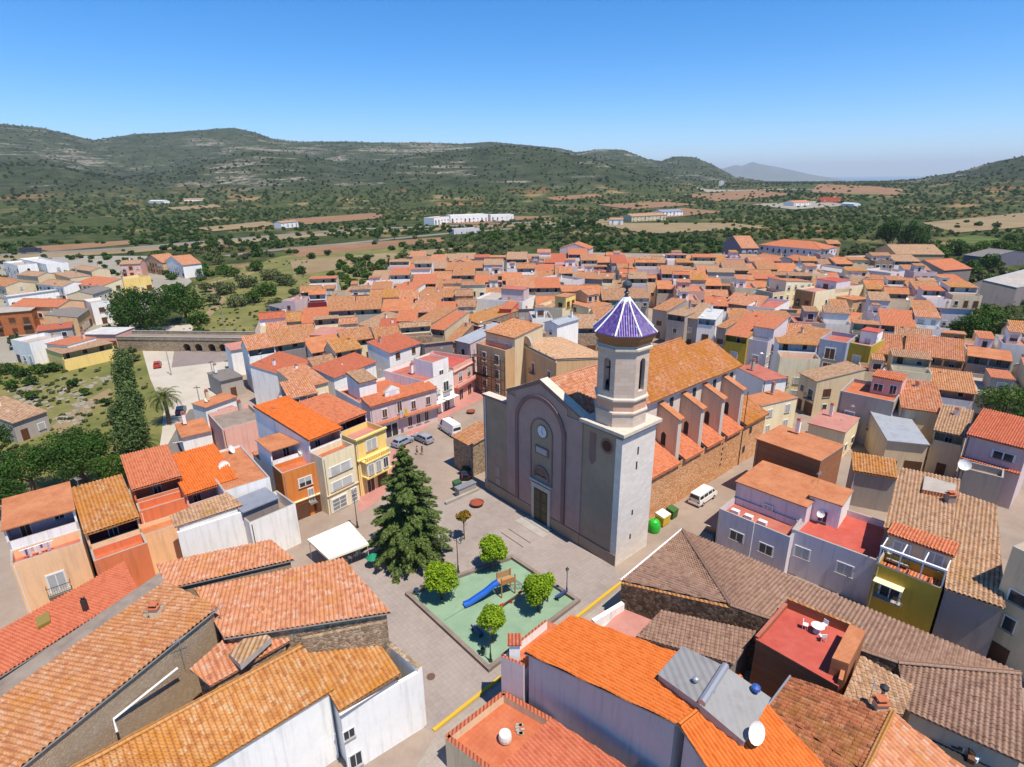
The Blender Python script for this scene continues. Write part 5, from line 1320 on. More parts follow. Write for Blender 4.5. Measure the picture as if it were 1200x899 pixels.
# white table with chairs
def table(loc, r=.55, col=None, label='white round table with chairs on the red roof terrace', n=4):
    t = empty('table', loc, random.random(), label, 'table'); W_ = col or FRAMEW
    mb = MB(); mb.lathe([(0, .74), (r, .74), (r, .71), (0, .71)][::-1], W_, 18); mb.build('tabletop', t)
    mb = MB(); mb.tube([(0, 0, 0), (0, 0, .71)], .04, W_, 6); mb.lathe([(.3, 0), (.3, .03), (.04, .06)], W_, 12); mb.build('leg', t)
    return t
def chair(loc, rz, label, group='white plastic chairs', col=None):
    t = empty('chair', loc, rz, label, 'chair', group); W_ = col or FRAMEW
    mb = MB(); mb.box(-.22, .22, -.22, .22, .42, .46, W_, True); mb.build('seat', t)
    mb = MB(); mb.box(-.22, .22, .2, .24, .46, .85, W_, True); mb.build('backrest', t)
    for x in (-.19, .19):
        for y in (-.19, .19): m2 = MB(); m2.box(x-.02, x+.02, y-.02, y+.02, 0, .42, W_); m2.build('leg', t)
    return t
tt = table(at(957, 741, 6.92)); 
for k in range(3): chair(tt.location+Vector((cos(k*2.1+.5)*.95, sin(k*2.1+.5)*.95, 0)), k*2.1+.5-pi/2, 'white plastic chair round the table on the red roof terrace', 'chairs on the red terrace')
# bright orange roof
ZL, ZE, ZK = 8.2, 8.2, 9.9
S5, cs5 = fb('house', 'foreground house with vivid new orange tiles, metal rooftop box and satellite dish', [
    (((614, 765, 8.0), (670, 721, 8.0), (868, 793, 10.6), (796, 850, 10.6)), 'new'),
    (((1000, 935, 8.0), (905, 1015, 8.0), (796, 850, 10.6), (868, 793, 10.6)), 'new'),
    ], wm='render', lm='vivid orange roof', ridge=[((796, 850, 10.65), (868, 793, 10.65), 'new')])
for a, b in (((588, 768, 7.0), (614, 779, 7.0)), ((588, 768, 7.0), (640, 727, 7.0)), ):
    wq(S5, cs5, at(*a), at(*b), 0, 7.0, W('render') if a[0]+10 > b[0]-20 and b[1] > 770 else W('white'), .25, 'parapet', T['red']())
mb = MB(); q = [at(*p)-cs5 for p in ((590, 770, 6.1), (616, 784, 6.1), (668, 738, 6.1), (642, 728, 6.1))]; mb.prism([(p.x, p.y) for p in q], 0, 6.1, W('render'), topmat=T['terra']()); mb.build('balcony_floor', S5)
mb = MB(); p_ = at(603, 757, 7.6)-cs5; mb.box(p_.x-.45, p_.x+.45, p_.y-.5, p_.y+.5, 5.8, 8.2, W('white')); mb.box(p_.x-.6, p_.x+.6, p_.y-.65, p_.y+.65, 8.201, 8.35, T['red'](), True); mb.build('chimney', S5)
# metal box
bq = [at(*p) for p in ((772, 790, 10.6), (822, 826, 11.4), (872, 868, 10.3), (902, 818, 10.3), (850, 782, 11.4), (800, 758, 10.6))]
q = [p-cs5 for p in bq]; mb = MB(); SH = sheet('metal_box_sheet', (168, 166, 164), .5)
mb.prism([(p.x, p.y) for p in q], 7.5, [p.z-.1 for p in q], W('grey'), top=False)
q1 = [q[0], q[1], q[4], q[5]]; q2 = [q[1], q[2], q[3], q[4]]
for qq in (q1, q2):
    m_ = sum(qq, Vector())/4
    mb.face([m_+(p-m_)*1.04 for p in qq], SH)
bx = mb.build('metal_box', S5)
mb = MB(); mb.box(-.01, .01, -.01, .01, 0, .01, GALV); d_ = (q[4]-q[1]); mb = MB(); mb.tube([q[1]+Vector((0, 0, .15)), q[4]+Vector((0, 0, .15))], .28, GALV, 8); mb.build('duct', bx)
for px, py, m_ in ((815, 800, GALV), (834, 812, GALV)): 
    mb = MB(); mb.lathe([(.16, -.3), (.16, .25), (.26, .3), (.22, .45), (0, .52)], m_, 10); o = mb.build('vent', bx); o.location = at(px, py, 11.1)-cs5
mb = MB(); mb.lathe([(.16, -.3), (.16, .25), (.34, .3), (.3, .5), (0, .62)], plain('blue_cowl', alb((60, 100, 180)), .4), 12); o = mb.build('vent', bx); o.location = at(885, 811, 10.6)-cs5
dish(S5, at(884, 858, 10.6)-cs5, .75, .5)
# S6 lower terrace with big bag
S6, cs6 = fb('house', 'low house with red ribbed roof and a terrace holding a builders bag, bottom centre', [
    (((560, 925, 4.6), (646, 842, 5.4), (790, 935, 5.4), (740, 1000, 4.6)), 'red')], wm='white', lm='low house with red ribbed roof')
tq = [at(*p) for p in ((524, 863, 3.3), (590, 812, 3.3), (645, 843, 3.3), (580, 905, 3.3))]
mb = MB(); mb.prism([((p-cs6).x, (p-cs6).y) for p in tq], 0, 2.5, stone('dark_rubble', [(104, 80, 64), (140, 110, 88), (190, 160, 132)], 3.4, (100, 80, 68), k=.9), topmat=T['terra']()); mb.build('terrace', S6)
for a, b in ((0, 1), (1, 2), (3, 0)):
    wq(S6, cs6, tq[a], tq[b], 2.501 if a != 3 else 0, 3.3, W('beige'), .45, 'parapet', T['red']())
# bag
bag = MB(); bag.lathe([(.42, 0), (.52, .15), (.55, .45), (.5, .75), (.46, .82), (.36, .74), (.0, .7)], plaster('bag_fabric', (226, 222, 216), .1, .3), 14)
o = bag.build('builders_bag'); o.location = at(592, 868, 2.51); tag(o, 'white builders bulk bag standing on the tiled terrace at bottom centre', 'bag')
mb = MB(); rr_ = random.Random(3)
for k in range(9):
    c_ = at(608+rr_.uniform(-4, 6), 855+rr_.uniform(-6, 6), 2.56); mb.obox(c_, (rr_.uniform(.1, .2), .02, 0), (0, rr_.uniform(.08, .14), 0), (0, 0, .04), CONC)
tag(mb.build('rubble', kind='stuff'), 'small broken white slabs lying on the tiled terrace', 'rubble')
# S8 mottled roofs
S8, cs8 = fb('old_house', 'old house with dark mottled brown and orange tiles at the bottom right', [
    (((899, 828, 6.6), (925, 793, 6.6), (1046, 835, 8.2), (1012, 905, 8.4)), 'mott'),
    (((1130, 900, 6.8), (1090, 960, 6.8), (1012, 905, 8.4), (1046, 835, 8.2)), 'oldp'),
    (((870, 868, 6.4), (899, 828, 6.6), (1012, 905, 8.4), (960, 960, 8.4)), 'mott'),
    ], wm='beige', lm='dark mottled roof', ridge=[((1046, 835, 8.3), (1012, 905, 8.5), 'oldy')])
mb = MB(); mb.tube([at(900, 827, 6.8)-cs8, at(926, 792, 6.8)-cs8], .09, GALV, 6); mb.build('gutter', S8)
chimney(S8, at(1030, 832, 7.9)-cs8, .8, .8); 
S10, cs10 = fb('shed', 'small square shed roof of sandy tiles with a steel flue behind it, bottom right', [(((985, 823, 6.6), (1058, 838, 6.6), (1072, 804, 7.4), (1009, 768, 7.4)), 'tan')], cat='shed', group=None, wm='beige', lm='sandy-tiled shed')
mb = MB(); mb.tube([(0, 0, -1), (0, 0, 1.5)], .13, GALV, 10); mb.lathe([(.13, 1.5), (.3, 1.6), (.3, 1.8), (.1, 2.0), (0, 2.0)], DARKM, 12); o = mb.build('flue', S10); o.location = at(1031, 826, 7.2)-cs10
antenna(S10, at(1018, 824, 6.8)-cs10, 2.2, 1.1)
# cluttered yard
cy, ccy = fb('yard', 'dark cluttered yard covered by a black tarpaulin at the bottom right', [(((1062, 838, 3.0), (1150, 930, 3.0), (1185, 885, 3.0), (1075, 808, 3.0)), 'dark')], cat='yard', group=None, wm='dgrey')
rj = random.Random(5)
mb = MB(); TARP = plain('black_tarpaulin', (.02, .022, .026, 1), .35, .5)
gx = 12
P4 = [at(*p) for p in ((1064, 836, 3.2), (1120, 880, 3.2), (1150, 872, 3.2), (1078, 812, 3.2))]
vv = [[(P4[0].lerp(P4[1], i/gx)).lerp(P4[3].lerp(P4[2], i/gx), j/gx)+Vector((0, 0, rj.uniform(0, .35))) for i in range(gx+1)] for j in range(gx+1)]
for j in range(gx):
    for i in range(gx): mb.face([vv[j][i], vv[j][i+1], vv[j+1][i+1], vv[j+1][i]], TARP)
tag(mb.build('tarpaulin'), 'crumpled black tarpaulin spread over the yard at bottom right', 'tarpaulin')
for k in range(12):
    px, py = 1118+rj.uniform(0, 55), 868+rj.uniform(-8, 22); mb = MB(); col = rj.choice([W('beige'), GALV, W('white'), FRAMEB])
    mb.obox((0, 0, .25), (rj.uniform(.2, .6), 0, rj.uniform(-.1, .2)), (0, rj.uniform(.1, .3), 0), (0, 0, rj.uniform(.1, .25)), col)
    mb.obox((.1, .1, .6), (rj.uniform(.1, .4), .1, 0), (-.05, rj.uniform(.1, .3), .1), (0, 0, .1), col)
    o = mb.build('junk_heap'); o.location = at(px, py, 3.05); o.rotation_euler.z = rj.uniform(0, 3); tag(o, 'odd piece of scrap lying in the cluttered yard at bottom right', 'scrap', 'scrap pieces in the yard')
# --- lilac houses across the street --------------------------------
def lil(r, L, d, h):
    win(r, 'dark', L*.3, 0, 2.2, 1.7, 1.2, 0, True); win(r, 'dark', L*.72, 0, 2.2, 1.6, 1.2, 0, True)
    mb = MB(); mb.tube([(L*.52, -.1, 0), (L*.52, -.1, h)], .05, FRAMEW, 6); mb.build('downpipe', r)
    win(r, 'half', L*.5, d*.34, h-.7, 1.1, 1.3, 0, True)
    for k in range(3):
        o = MB(); o.box(-.5, .5, -.3, .3, 0, .5, FRAMEW); oo = o.build('roof_unit', r); oo.location = (L*(.15+.2*k), d*.15, h-.9)
house('lilac-grey house with a pink terrace and a set-back upper storey under a terracotta flat roof', 843, 596, 926, 630, 12, 5.6, near=True, lm='lilac house with pink terrace', extra=lil, chim=1, ant=True,
      blocks=[B(0, 1, 0, .35, roof='flat', rm='rosy', wm='bluegrey', fwin=0, parapet=.9), B(0, 1, .35, 1, h=7.8, roof='slab', rise=.2, rm='thin', wm='lilac', fwin=0)])
house('block with bare brown brick wall and flat terracotta roof beside the church', 887, 514, 962, 540, 7, 9.2, near=True, roof='slab', rise=.2, rm='thin', wm='brick', fwin=0, lm='bare brick block', chim=1, ph=9.2)
def lil2(r, L, d, h):
    win(r, 'shutter', L*.17, 0, 2.8, 1.6, 1.3, 0, True); win(r, 'shutter', L*.68, 0, 2.8, 1.6, 1.3, 0, True)
house('lilac-grey house with a wide red roof terrace and a white stair room', 928, 620, 1029, 657, 9, 6.0, near=True, lm='lilac house with red terrace', extra=lil2, chim=0,
      blocks=[B(0, 1, 0, 1, roof='flat', rm='redp', wm='bluegrey', fwin=0, parapet=.8), B(.02, .42, .55, 1.05, z0=4.5, h=8.4, roof='slab', rise=.15, rm='thin', wm='white', fwin=1, door=False, floors=1)])
def yel(r, L, d, h):
    win(r, 'dark', L*.3, 0, 3.4, 1.8, 1.7, 0, True, True)
    mb = MB()
    for x in (0.1, L*.33, L*.66, L-.1):
        mb.box(x-.06, x+.06, .1, .22, h-.4, h+1.9, FRAMEW); mb.box(x-.05, x+.05, .221, 2.6, h+1.78, h+1.9, FRAMEW, True)
    mb.box(-.02, L+.02, .02, .25, h+1.901, h+2.1, FRAMEW, True); mb.box(-.02, .02, 2.6, 2.7, h, h+1.8, FRAMEW); mb.build('pergola', r)
    mb = MB(); mb.box(.2, L*.5, -1.0, -.01, 5.2, 5.28, W('cream'), True); mb.build('awning', r)
house('mustard-fronted house with a white pergola frame over its roof terrace', 1027, 660, 1104, 690, 5.5, 6.8, near=True, lm='mustard house with pergola', extra=yel, chim=0,
      blocks=[B(0, 1, 0, .55, roof='flat', rm='coral', wm='mustard', fwin=0, parapet=.9), B(0, 1, .55, 1, h=9.0, roof='slab', rise=.1, rm='coral', wm='beige', fwin=2, door=False)])
S17, cs17 = fb('old_house', 'house with a large roof of tan barrel tiles, partly in shadow, right side', [
    (((1035, 618, 8.7), (1113, 640, 8.7), (1126, 562, 10.1), (1055, 548, 10.1)), 'tan'), (((1107, 690, 7.2), (1178, 714, 7.2), (1168, 592, 9.6), (1120, 576, 9.8)), 'tan')], wm='dgrey', lm='large tan barrel-tile roof')
chimney(S17, at(1112, 590, 9.4)-cs17, .8, 1.2, W('dgrey'))
mb = MB(); q = [at(*p)-cs17 for p in ((1080, 577, 9.8), (1116, 584, 9.8), (1122, 566, 10.4), (1084, 556, 10.4))]; mb.prism([(p.x, p.y) for p in q], 8.4, 10.2, T['coral'](), topmat=T['grey_f']()); mb.build('skylight_box', S17)
house('small outbuilding with a mossy ochre tile roof behind the brick block', 1000, 551, 1051, 560, 4, 5.6, rm='oldy', wm='grey', near=True, fwin=0, lm='mossy ochre outbuilding', chim=0)
house('tall grey building along the right edge whose shadow falls on the tan roof', 1187, 640, 1290, 690, 22, 12.5, roof='flat', rm='grey_f', wm='beige', fwin=2, lwin=3, lm='tall building at the right edge', wk='dark')
def mauve(r, L, d, h):
    win(r, 'dark', L*.66, 0, h-2.4, 2.4, 1.1, 0, True)
    mb = MB(); mb.box(0, L, -.9, -.001, h-3.6, h-3.45, T['red'](), True); mb.build('ledge', r)
house('mauve house with salmon ribbed roof, roof window and white satellite dish, right side', 1134, 509, 1205, 527, 8, 9.4, near=True, rm='red', wm='mauve', fwin=0, lm='mauve house', extra=mauve, chim=0)
house('grey rendered house front with a sagging shuttered window below the mauve house', 1127, 548, 1176, 560, 3, 6.4, near=True, roof='flat', rm='gravel', wm='grey', fwin=1, wk='half', lm='grey house below the mauve one', chim=0, ant=False,
      extra=lambda r, L, d, h: dish(r, (.2, -.2, h+.6), .8, .2))

# ================================================================== THE REST OF THE TOWN
def rt_(x1, y1, x2, y2, dep, h, label, lm, roof, rm, wm, **k):
    house(label, x1, y1, x2, y2, dep, h, roof=roof, rm=rm, wm=wm, lm=lm, **k)
FLT = dict(parapet=.8)
# right of the church
rt_(869, 466, 893, 476, 9, 6.4, 'flat brown-roofed annexe behind the church with two pale windows on its sunlit side', 'flat brown annexe behind the church', 'slab', 'thin', 'cream', fwin=0, rwin=2, rise=.1, wk='shutter', near=True)
rt_(895, 446, 922, 443, 9, 7.6, 'white house with a pinkish roof standing just behind the church annexe', 'white house behind the church', 'slab', 'rosy', 'white', fwin=1, rwin=2, rise=.1, near=True)
rt_(938, 437, 958, 447, 10, 7.4, 'beige sunlit side house at the street bend behind the church', 'beige house at the street bend', 'mono_f', 'tan', 'beige', fwin=2, rwin=2)
def bluef(r, L, d, h):
    for z in (4.6, 7.9): win(r, 'brown', L*.45, 0, z-.6, 2.0, 2.4, 0, True, True)
    win(r, 'garage', L*.45, 0, .02, 3.2, 2.8)
rt_(961, 397, 993, 402, 9, 11.4, 'tall blue-grey house with brown double shutters and a big brown garage door', 'tall blue-grey house', 'flat', 'rosy', 'blue', fwin=0, extra=bluef, near=True, rwin=0)
rt_(993, 401, 1021, 406, 9, 11.0, 'narrow golden-yellow house with wide windows next to the tall blue-grey one', 'golden-yellow house', 'flat', 'pink', 'mustard', fwin=1, wk='shutter', near=True, blocks=[B(0, 1, 0, 1, roof='flat', rm='pink', wm='mustard', fwin=1, parapet=.8), B(.2, .9, .5, .9, z0=9, h=13, roof='slab', rise=.1, rm='redp', wm='white', fwin=1, door=False, floors=1)])
rt_(1023, 414, 1058, 418, 12, 8.6, 'house with a long pinkish tiled roof and a white balustrade with a scroll', 'balustraded house', 'mono_f', 'oldp', 'white', log=2, fwin=2, near=True)
rt_(1060, 415, 1130, 424, 12, 8.6, 'wide house with the longest ribbed tile roof on the right and a dark upper gallery', 'wide ribbed-roof house', 'mono_f', 'oldp', 'tan', log=2.2, fwin=4, near=True, logcols=2)
rt_(1134, 417, 1186, 424, 9, 8.6, 'grey-based house with a flat orange roof over a long covered balcony by the right-hand trees', 'covered-balcony house', 'slab', 'thin', 'grey', log=2.2, fwin=3, rise=.6, near=True, logcols=1)
rt_(985, 458, 1048, 471, 9, 9.0, 'grey rendered corner house with an orange roof terrace and mauve stair room', 'grey corner house with terrace', 'flat', 'terra', 'grey', near=True, blocks=[B(0, 1, 0, 1, roof='flat', rm='terra', wm='grey', fwin=2, wk='half', parapet=.7, door=False), B(.45, 1, .5, 1, z0=8, h=11.4, roof='slab', rise=.1, rm='coral', wm='pinkish', fwin=2, door=False, floors=1)])
rt_(1056, 478, 1106, 485, 11, 8.0, 'house with a square ribbed tan-orange tile roof directly above the pale sheet roof', 'square ribbed roof', 'mono_f', 'oldp', 'beige', near=True, fwin=0)
rt_(1040, 516, 1088, 521, 12, 5.6, 'building with a pale bluish sheet roof stained by a cream patch', 'pale bluish sheet roof', 'mono_f', 'sheet', 'beige', near=False, fwin=2, rise=.8)
rt_(948, 496, 991, 507, 8, 5.0, 'small house with a pinkish-red flat roof beside the open yard', 'pinkish flat-roofed house', 'slab', 'pink', 'cream', rise=.1, fwin=1)
rt_(1095, 504, 1132, 512, 8, 7.4, 'small house with sandy barrel tiles over a dark open loggia left of the mauve house', 'sandy loggia house', 'mono_f', 'tan', 'beige', near=True, log=2.2, fwin=1)
# behind the church, right part
rt_(850, 392, 876, 396, 16, 9.4, 'mustard house with a long coral roof and a dark open loggia behind the church roof', 'mustard loggia house', 'mono_f', 'coral', 'mustard', log=2, fwin=1, rise=2.6)
rt_(876, 397, 900, 401, 13, 9.0, 'pale lilac house with a small roof room and tall grey shutters behind the church', 'pale lilac house', 'flat', 'grey_f', 'bluegrey', blocks=[B(0, 1, 0, .25, roof='flat', rm='grey_f', wm='bluegrey', fwin=1, wk='shutter'), B(0, 1, .25, 1, h=11.4, roof='mono_f', rise=1, rm='coral', wm='lilac', fwin=2, door=False)])
rt_(909, 399, 953, 409, 12, 8.8, 'white and blue-grey house under a wide tan tile roof with one dark gallery', 'white house with wide tan roof', 'mono_f', 'old', 'bluegrey', log=2, fwin=3)
rt_(818, 373, 839, 375, 13, 9.6, 'white house with white flat canopy roof and coral terrace, behind the church ridge', 'white canopy house', 'slab', 'white_f', 'white', rise=.2, log=2, fwin=1, rwin=0)
rt_(840, 383, 851, 385, 14, 8.4, 'narrow brown-tiled house squeezed beside the mustard loggia house', 'narrow brown-tiled house', 'mono_f', 'old', 'grey', fwin=1)
rt_(802, 372, 818, 374, 13, 8.2, 'narrow tan-tiled house left of the white canopy house', 'narrow tan-tiled house', 'mono_f', 'tan', 'grey', fwin=1)
rt_(782, 368, 803, 371, 12, 9.0, 'concrete-sided house with a pale tan roof and open loggia just right of the bell tower', 'concrete-sided loggia house', 'slab', 'tan', 'grey', rise=.8, log=2.2, fwin=1)
rt_(765, 362, 782, 365, 10, 8.6, 'small brown-tiled house immediately right of the blue tower roof', 'brown-tiled house by the tower', 'mono_f', 'old', 'grey', fwin=1)
rt_(848, 355, 889, 360, 9, 7.4, 'low dark-fronted house with one broad orange tile roof, centre right', 'broad orange roof, centre right', 'mono_f', 'oldp', 'dgrey', fwin=4)
rt_(822, 351, 847, 354, 9, 8.4, 'maroon-fronted house with an open roof terrace', 'maroon house', 'flat', 'grey_f', 'maroon', fwin=1)
rt_(886, 339, 906, 343, 18, 10.0, 'tall cream house with small side windows and bright orange roof patches, centre right', 'tall cream house, centre right', 'flat', 'rosy', 'cream', blocks=[B(0, 1, 0, .3, roof='flat', rm='rosy', wm='beige', fwin=1), B(.1, 1, .3, 1, h=12, roof='mono_b', rise=1.2, rm='coral', wm='cream', fwin=1, rwin=4, door=False)])
rt_(908, 362, 926, 352, 8, 8.5, 'white three-storey house with rows of small windows in sunlight, centre right', 'white three-storey house', 'flat', 'rosy', 'white', fwin=4, rwin=1)
rt_(933, 338, 956, 342, 24, 11.5, 'tall brown apartment house with blue-grey balconies and a huge blank cream side wall', 'house with huge cream side wall', 'flat', 'pink', 'brown', fwin=2, blocks=[B(0, 1, 0, 1, roof='flat', rm='pink', wm='cream', fwin=0, parapet=.5), B(.05, .95, -.03, 0, h=11.4, roof='flat', rm='grey_f', wm='brown', fwin=2, floors=3), B(0, 1, .4, .7, z0=10, h=13.6, roof='slab', rise=.1, rm='redp', wm='lilac', fwin=3, door=False, floors=1)])
rt_(956, 378, 994, 383, 20, 6.8, 'broad low building with a flat brick-orange roof right of the cream side wall', 'broad brick-orange flat roof', 'slab', 'thin', 'tan', rise=1.2, fwin=3)
rt_(1000, 352, 1018, 350, 6, 9.0, 'narrow tall tan chimney-like house end among flat orange roofs on the right', 'tall tan house end', 'slab', 'thin', 'tan', rise=.1, fwin=1)
rt_(890, 287, 962, 293, 18, 9.5, 'large blue-white apartment block with an orange hipped roof at the far edge of town', 'large blue-white apartment block', 'hip', 'coral', 'bluegrey', cat='apartment block', name='apartment_block', group='buildings round the old town', fwin=10, rwin=5, wk='dark', rise=3.0, chim=3)
rt_(936, 312, 988, 320, 14, 8.5, 'long lilac-grey flat-roofed building in front of the blue-white apartment block', 'long lilac flat-roofed building', 'flat', 'grey_f', 'lilac', fwin=2)
rt_(1012, 316, 1044, 320, 12, 8.0, 'pale lilac house with a white-edged terrace right of the long lilac building', 'pale lilac far house', 'flat', 'grey_f', 'lilac', fwin=2)
rt_(989, 300, 1010, 304, 12, 9.0, 'tall plain lilac block with a strip of orange roof at the far right of town', 'plain lilac block', 'flat', 'thin', 'lilac', fwin=1)
rt_(918, 303, 940, 307, 12, 7.6, 'mustard-walled gabled house with an orange roof in the far rows', 'far mustard gabled house', 'gable', 'coral', 'mustard', fwin=2)
rt_(884, 301, 908, 305, 10, 8.4, 'slate-grey sided house with an orange roof left of the far mustard house', 'slate-sided house', 'gable', 'old', 'slate', fwin=2)
rt_(848, 284, 869, 291, 9, 9.6, 'tall slate-grey gable end house with a tan side at the far edge of town', 'tall slate gable end', 'gable_x', 'oldp', 'slate', fwin=0, rwin=3)
rt_(1026, 292, 1050, 298, 22, 8.0, 'brown gabled barn with a shallow roof in front of the tall dark trees', 'brown gabled barn', 'gable_x', 'tan', 'tan', fwin=0, name='barn', cat='barn', group='buildings round the old town')
rt_(1058, 310, 1106, 317, 16, 6.6, 'grey gable-fronted house with a wide orange roof near the right-hand grove', 'grey gable-fronted house', 'gable_x', 'coral', 'dgrey', fwin=0)
rt_(1016, 328, 1072, 334, 10, 7.0, 'long grey-fronted house with an orange ridge roof right of the far lilac houses', 'long grey-fronted house', 'gable', 'old', 'dgrey', fwin=1)
wh, cwh = fb('warehouse', 'large grey industrial warehouse with a pale corrugated roof at the right edge', [(((1262, 300, 7.0), (1116, 339, 7.0), (1152, 328, 9.6), (1300, 290, 9.6)), 'ware', 'dgrey'), (((1192, 337, 7.0), (1345, 312, 7.0), (1300, 290, 9.6), (1152, 328, 9.6)), 'ware', 'dgrey')], cat='warehouse', group='buildings round the old town', lm='grey warehouse', near=False, inset=.2)
rt_(1158, 302, 1215, 298, 12, 5.0, 'dark open-sided shed behind the warehouse', 'dark shed behind the warehouse', 'gable_x', 'sheetg', 'slate', fwin=0, cat='shed', name='shed', group='buildings round the old town', rise=2.5, chim=0)
rt_(1030, 352, 1070, 356, 8, 6.0, 'low house with a brick-orange flat tile roof left of the warehouse', 'low brick-orange warehouse neighbour', 'slab', 'thin', 'tan', rise=.8, fwin=2)
rt_(1026, 374, 1058, 380, 9, 5.6, 'low building with a mossy grey-brown roof and tiny skylight', 'mossy grey-brown roof', 'slab', 'tan', 'grey', rise=.6, fwin=1)
rt_(1048, 378, 1086, 384, 8, 5.6, 'low building with a grey corrugated fibre-cement roof', 'grey corrugated roof', 'slab', 'sheetg', 'grey', rise=.5, fwin=1)
rt_(1070, 392, 1112, 397, 12, 5.4, 'shed with a pale rusty metal roof left of the right-hand trees', 'pale rusty metal roof', 'slab', 'sheetb', 'white', rise=.5, fwin=1)
# left of the tower
rt_(585, 362, 599, 362.5, 11, 8.8, 'coral-red house with a flat coral roof standing out among the tiles', 'coral-red house', 'flat', 'coral', 'coral', rwin=0, fwin=1, wk='dark', blocks=[B(0, 1, 0, 1, roof='slab', rise=.2, rm='coral', wm='coral', fwin=1, floors=2)])
rt_(556, 350, 612, 354, 12, 8.4, 'long white flat-roofed house with a mauve roof room, left of the coral-red house', 'long white flat-roofed house', 'flat', 'grey_f', 'white', blocks=[B(0, 1, 0, 1, roof='flat', rm='grey_f', wm='white', fwin=2, parapet=.6), B(.48, .95, .3, .7, z0=7, h=11.5, roof='slab', rise=.1, rm='rosy', wm='mauve', fwin=0, door=False)])
rt_(563, 383, 586, 377, 9, 6.4, 'house with a pale roof terrace and a green awning cloth', 'terrace with green cloth', 'flat', 'white_f', 'maroon', fwin=1)
rt_(628, 358, 659, 362, 10, 9.0, 'long pale-yellow house with a gallery of maroon windows', 'pale-yellow gallery house', 'flat', 'oldp', 'cream', log=0, fwin=6, wk='brown', blocks=[B(0, 1, 0, .9, roof='flat', rm='tan', wm='cream', fwin=6, wk='brown', door=False), B(.6, 1, .2, .8, z0=8, h=12, roof='slab', rise=.1, rm='oldp', wm='yellow', fwin=1, door=False)])
rt_(659, 353, 690, 361, 9, 9.4, 'pale yellow gable house with sunlit right side left of the bell tower', 'pale yellow gable house', 'flat', 'oldp', 'cream', rwin=2, fwin=1, wk='dark', blocks=[B(0, 1, 0, 1, roof='slab', rise=.1, rm='oldp', wm='cream', fwin=1, rwin=2, floors=3, door=False), B(.1, .6, .4, .9, z0=9, h=12, roof='gable_x', rise=1, rm='oldp', wm='tan', fwin=0, door=False)])
rt_(638, 378, 653, 381, 9, 10.0, 'white-gabled stair tower house with a cluttered terracotta terrace near the tower', 'white-gabled stair tower house', 'gable_x', 'sheet', 'white', fwin=1, lwin=0)
rt_(628, 326, 661, 331, 12, 9.0, 'pale grey-blue block with a bright white end wall among the far roofs', 'pale grey-blue block', 'flat', 'grey_f', 'bluegrey', rwin=1, fwin=0)
rt_(673, 326, 716, 328, 10, 8.6, 'long plain grey building with an orange roof edge behind the tower', 'long plain grey building', 'mono_f', 'old', 'grey', fwin=1, rise=.8)
rt_(656, 291, 690, 292, 12, 8.0, 'mauve-grey gabled house at the far edge of town, left of the tower', 'far mauve gabled house', 'gable_x', 'coral', 'mauve', fwin=1)
rt_(572, 306, 597, 303, 9, 8.0, 'brick-red block at the far left corner of the rooftops', 'brick-red block', 'flat', 'grey_f', 'brickred', fwin=0)
rt_(595, 314, 628, 323, 9, 7.0, 'long stone-sided house with a bright orange roof in the far rows', 'long orange-roofed far house', 'mono_f', 'coral', 'tan', fwin=2)
rt_(527, 309, 552, 309, 9, 8.0, 'pinkish gable house with an arched window at the far left edge of town', 'pinkish gable house', 'gable_x', 'oldp', 'pinkish', fwin=1)
rt_(483, 378, 503, 381, 13, 8.6, 'old house with a warm orange tile roof over a wide dark loggia, left centre', 'orange loggia house, left centre', 'mono_f', 'old', 'tan', log=2.4, fwin=1, rise=2.2)
rt_(503, 385, 521, 387, 13, 8.0, 'house with coral roof and mauve loggia beside a blank stone side wall', 'coral roof with mauve loggia', 'mono_f', 'coral', 'beige', log=2, wm2='mauve', fwin=1, rise=2.0)
rt_(456, 414, 493, 402, 7, 9.0, 'bright white house with a blue door on its sunlit wall and a red roof', 'white house with blue door', 'mono_f', 'red', 'white', fwin=2, rise=1.4)
rt_(534, 399, 551, 403, 14, 7.0, 'house with a long pale grey sheet-metal roof left of the scaffolded house', 'long pale grey metal roof', 'mono_f', 'sheet', 'mauve', fwin=1)
rt_(522, 400, 534, 401, 12, 6.6, 'narrow orange-tiled house left of the long grey metal roof', 'narrow orange-tiled strip house', 'mono_f', 'old', 'stone', fwin=1)
rt_(541, 372, 561, 379, 14, 6.2, 'half-ruined old house with a hole in its ochre roof', 'half-ruined ochre roof', 'mono_f', 'oldy', 'stone', fwin=1)
rt_(480, 352, 516, 354, 14, 7.4, 'wide old house with ochre-orange tiles and a dark car port under the eave', 'wide ochre-orange house', 'mono_f', 'old', 'tan', log=2.4, fwin=2, rise=2)
rt_(456, 342, 480, 344, 10, 8.6, 'house with an orange roof above a long white balcony at the left edge of town', 'house with long white balcony', 'mono_f', 'coral', 'white', log=2, fwin=2)
rt_(432, 352, 450, 356, 8, 6.8, 'small bright orange-roofed house facing the orchard', 'small bright house by the orchard', 'mono_f', 'coral', 'beige', log=2, fwin=1)
rt_(421, 344, 446, 334, 8, 7.2, 'cluster-end house with pale blue-white walls at the edge of the orchard', 'pale blue-white house', 'flat', 'grey_f', 'bluegrey', fwin=2)
rt_(391, 443, 440, 424, 6, 7.6, 'long white-walled house with a salmon strip roof in bright sun, centre left', 'long white sunlit wall', 'mono_f', 'red', 'white', fwin=0, rise=1.2)
rt_(334, 441, 366, 424, 8, 7.2, 'white gabled house with a big salmon roof and one tiny window, centre left', 'white gabled salmon-roofed house', 'mono_f', 'red', 'white', fwin=1, rise=1.8)
rt_(351, 456, 384, 447, 9, 7.4, 'cream house with two low windows and a faded roof next to the narrow lane', 'cream lane house', 'mono_f', 'oldp', 'cream', fwin=2)
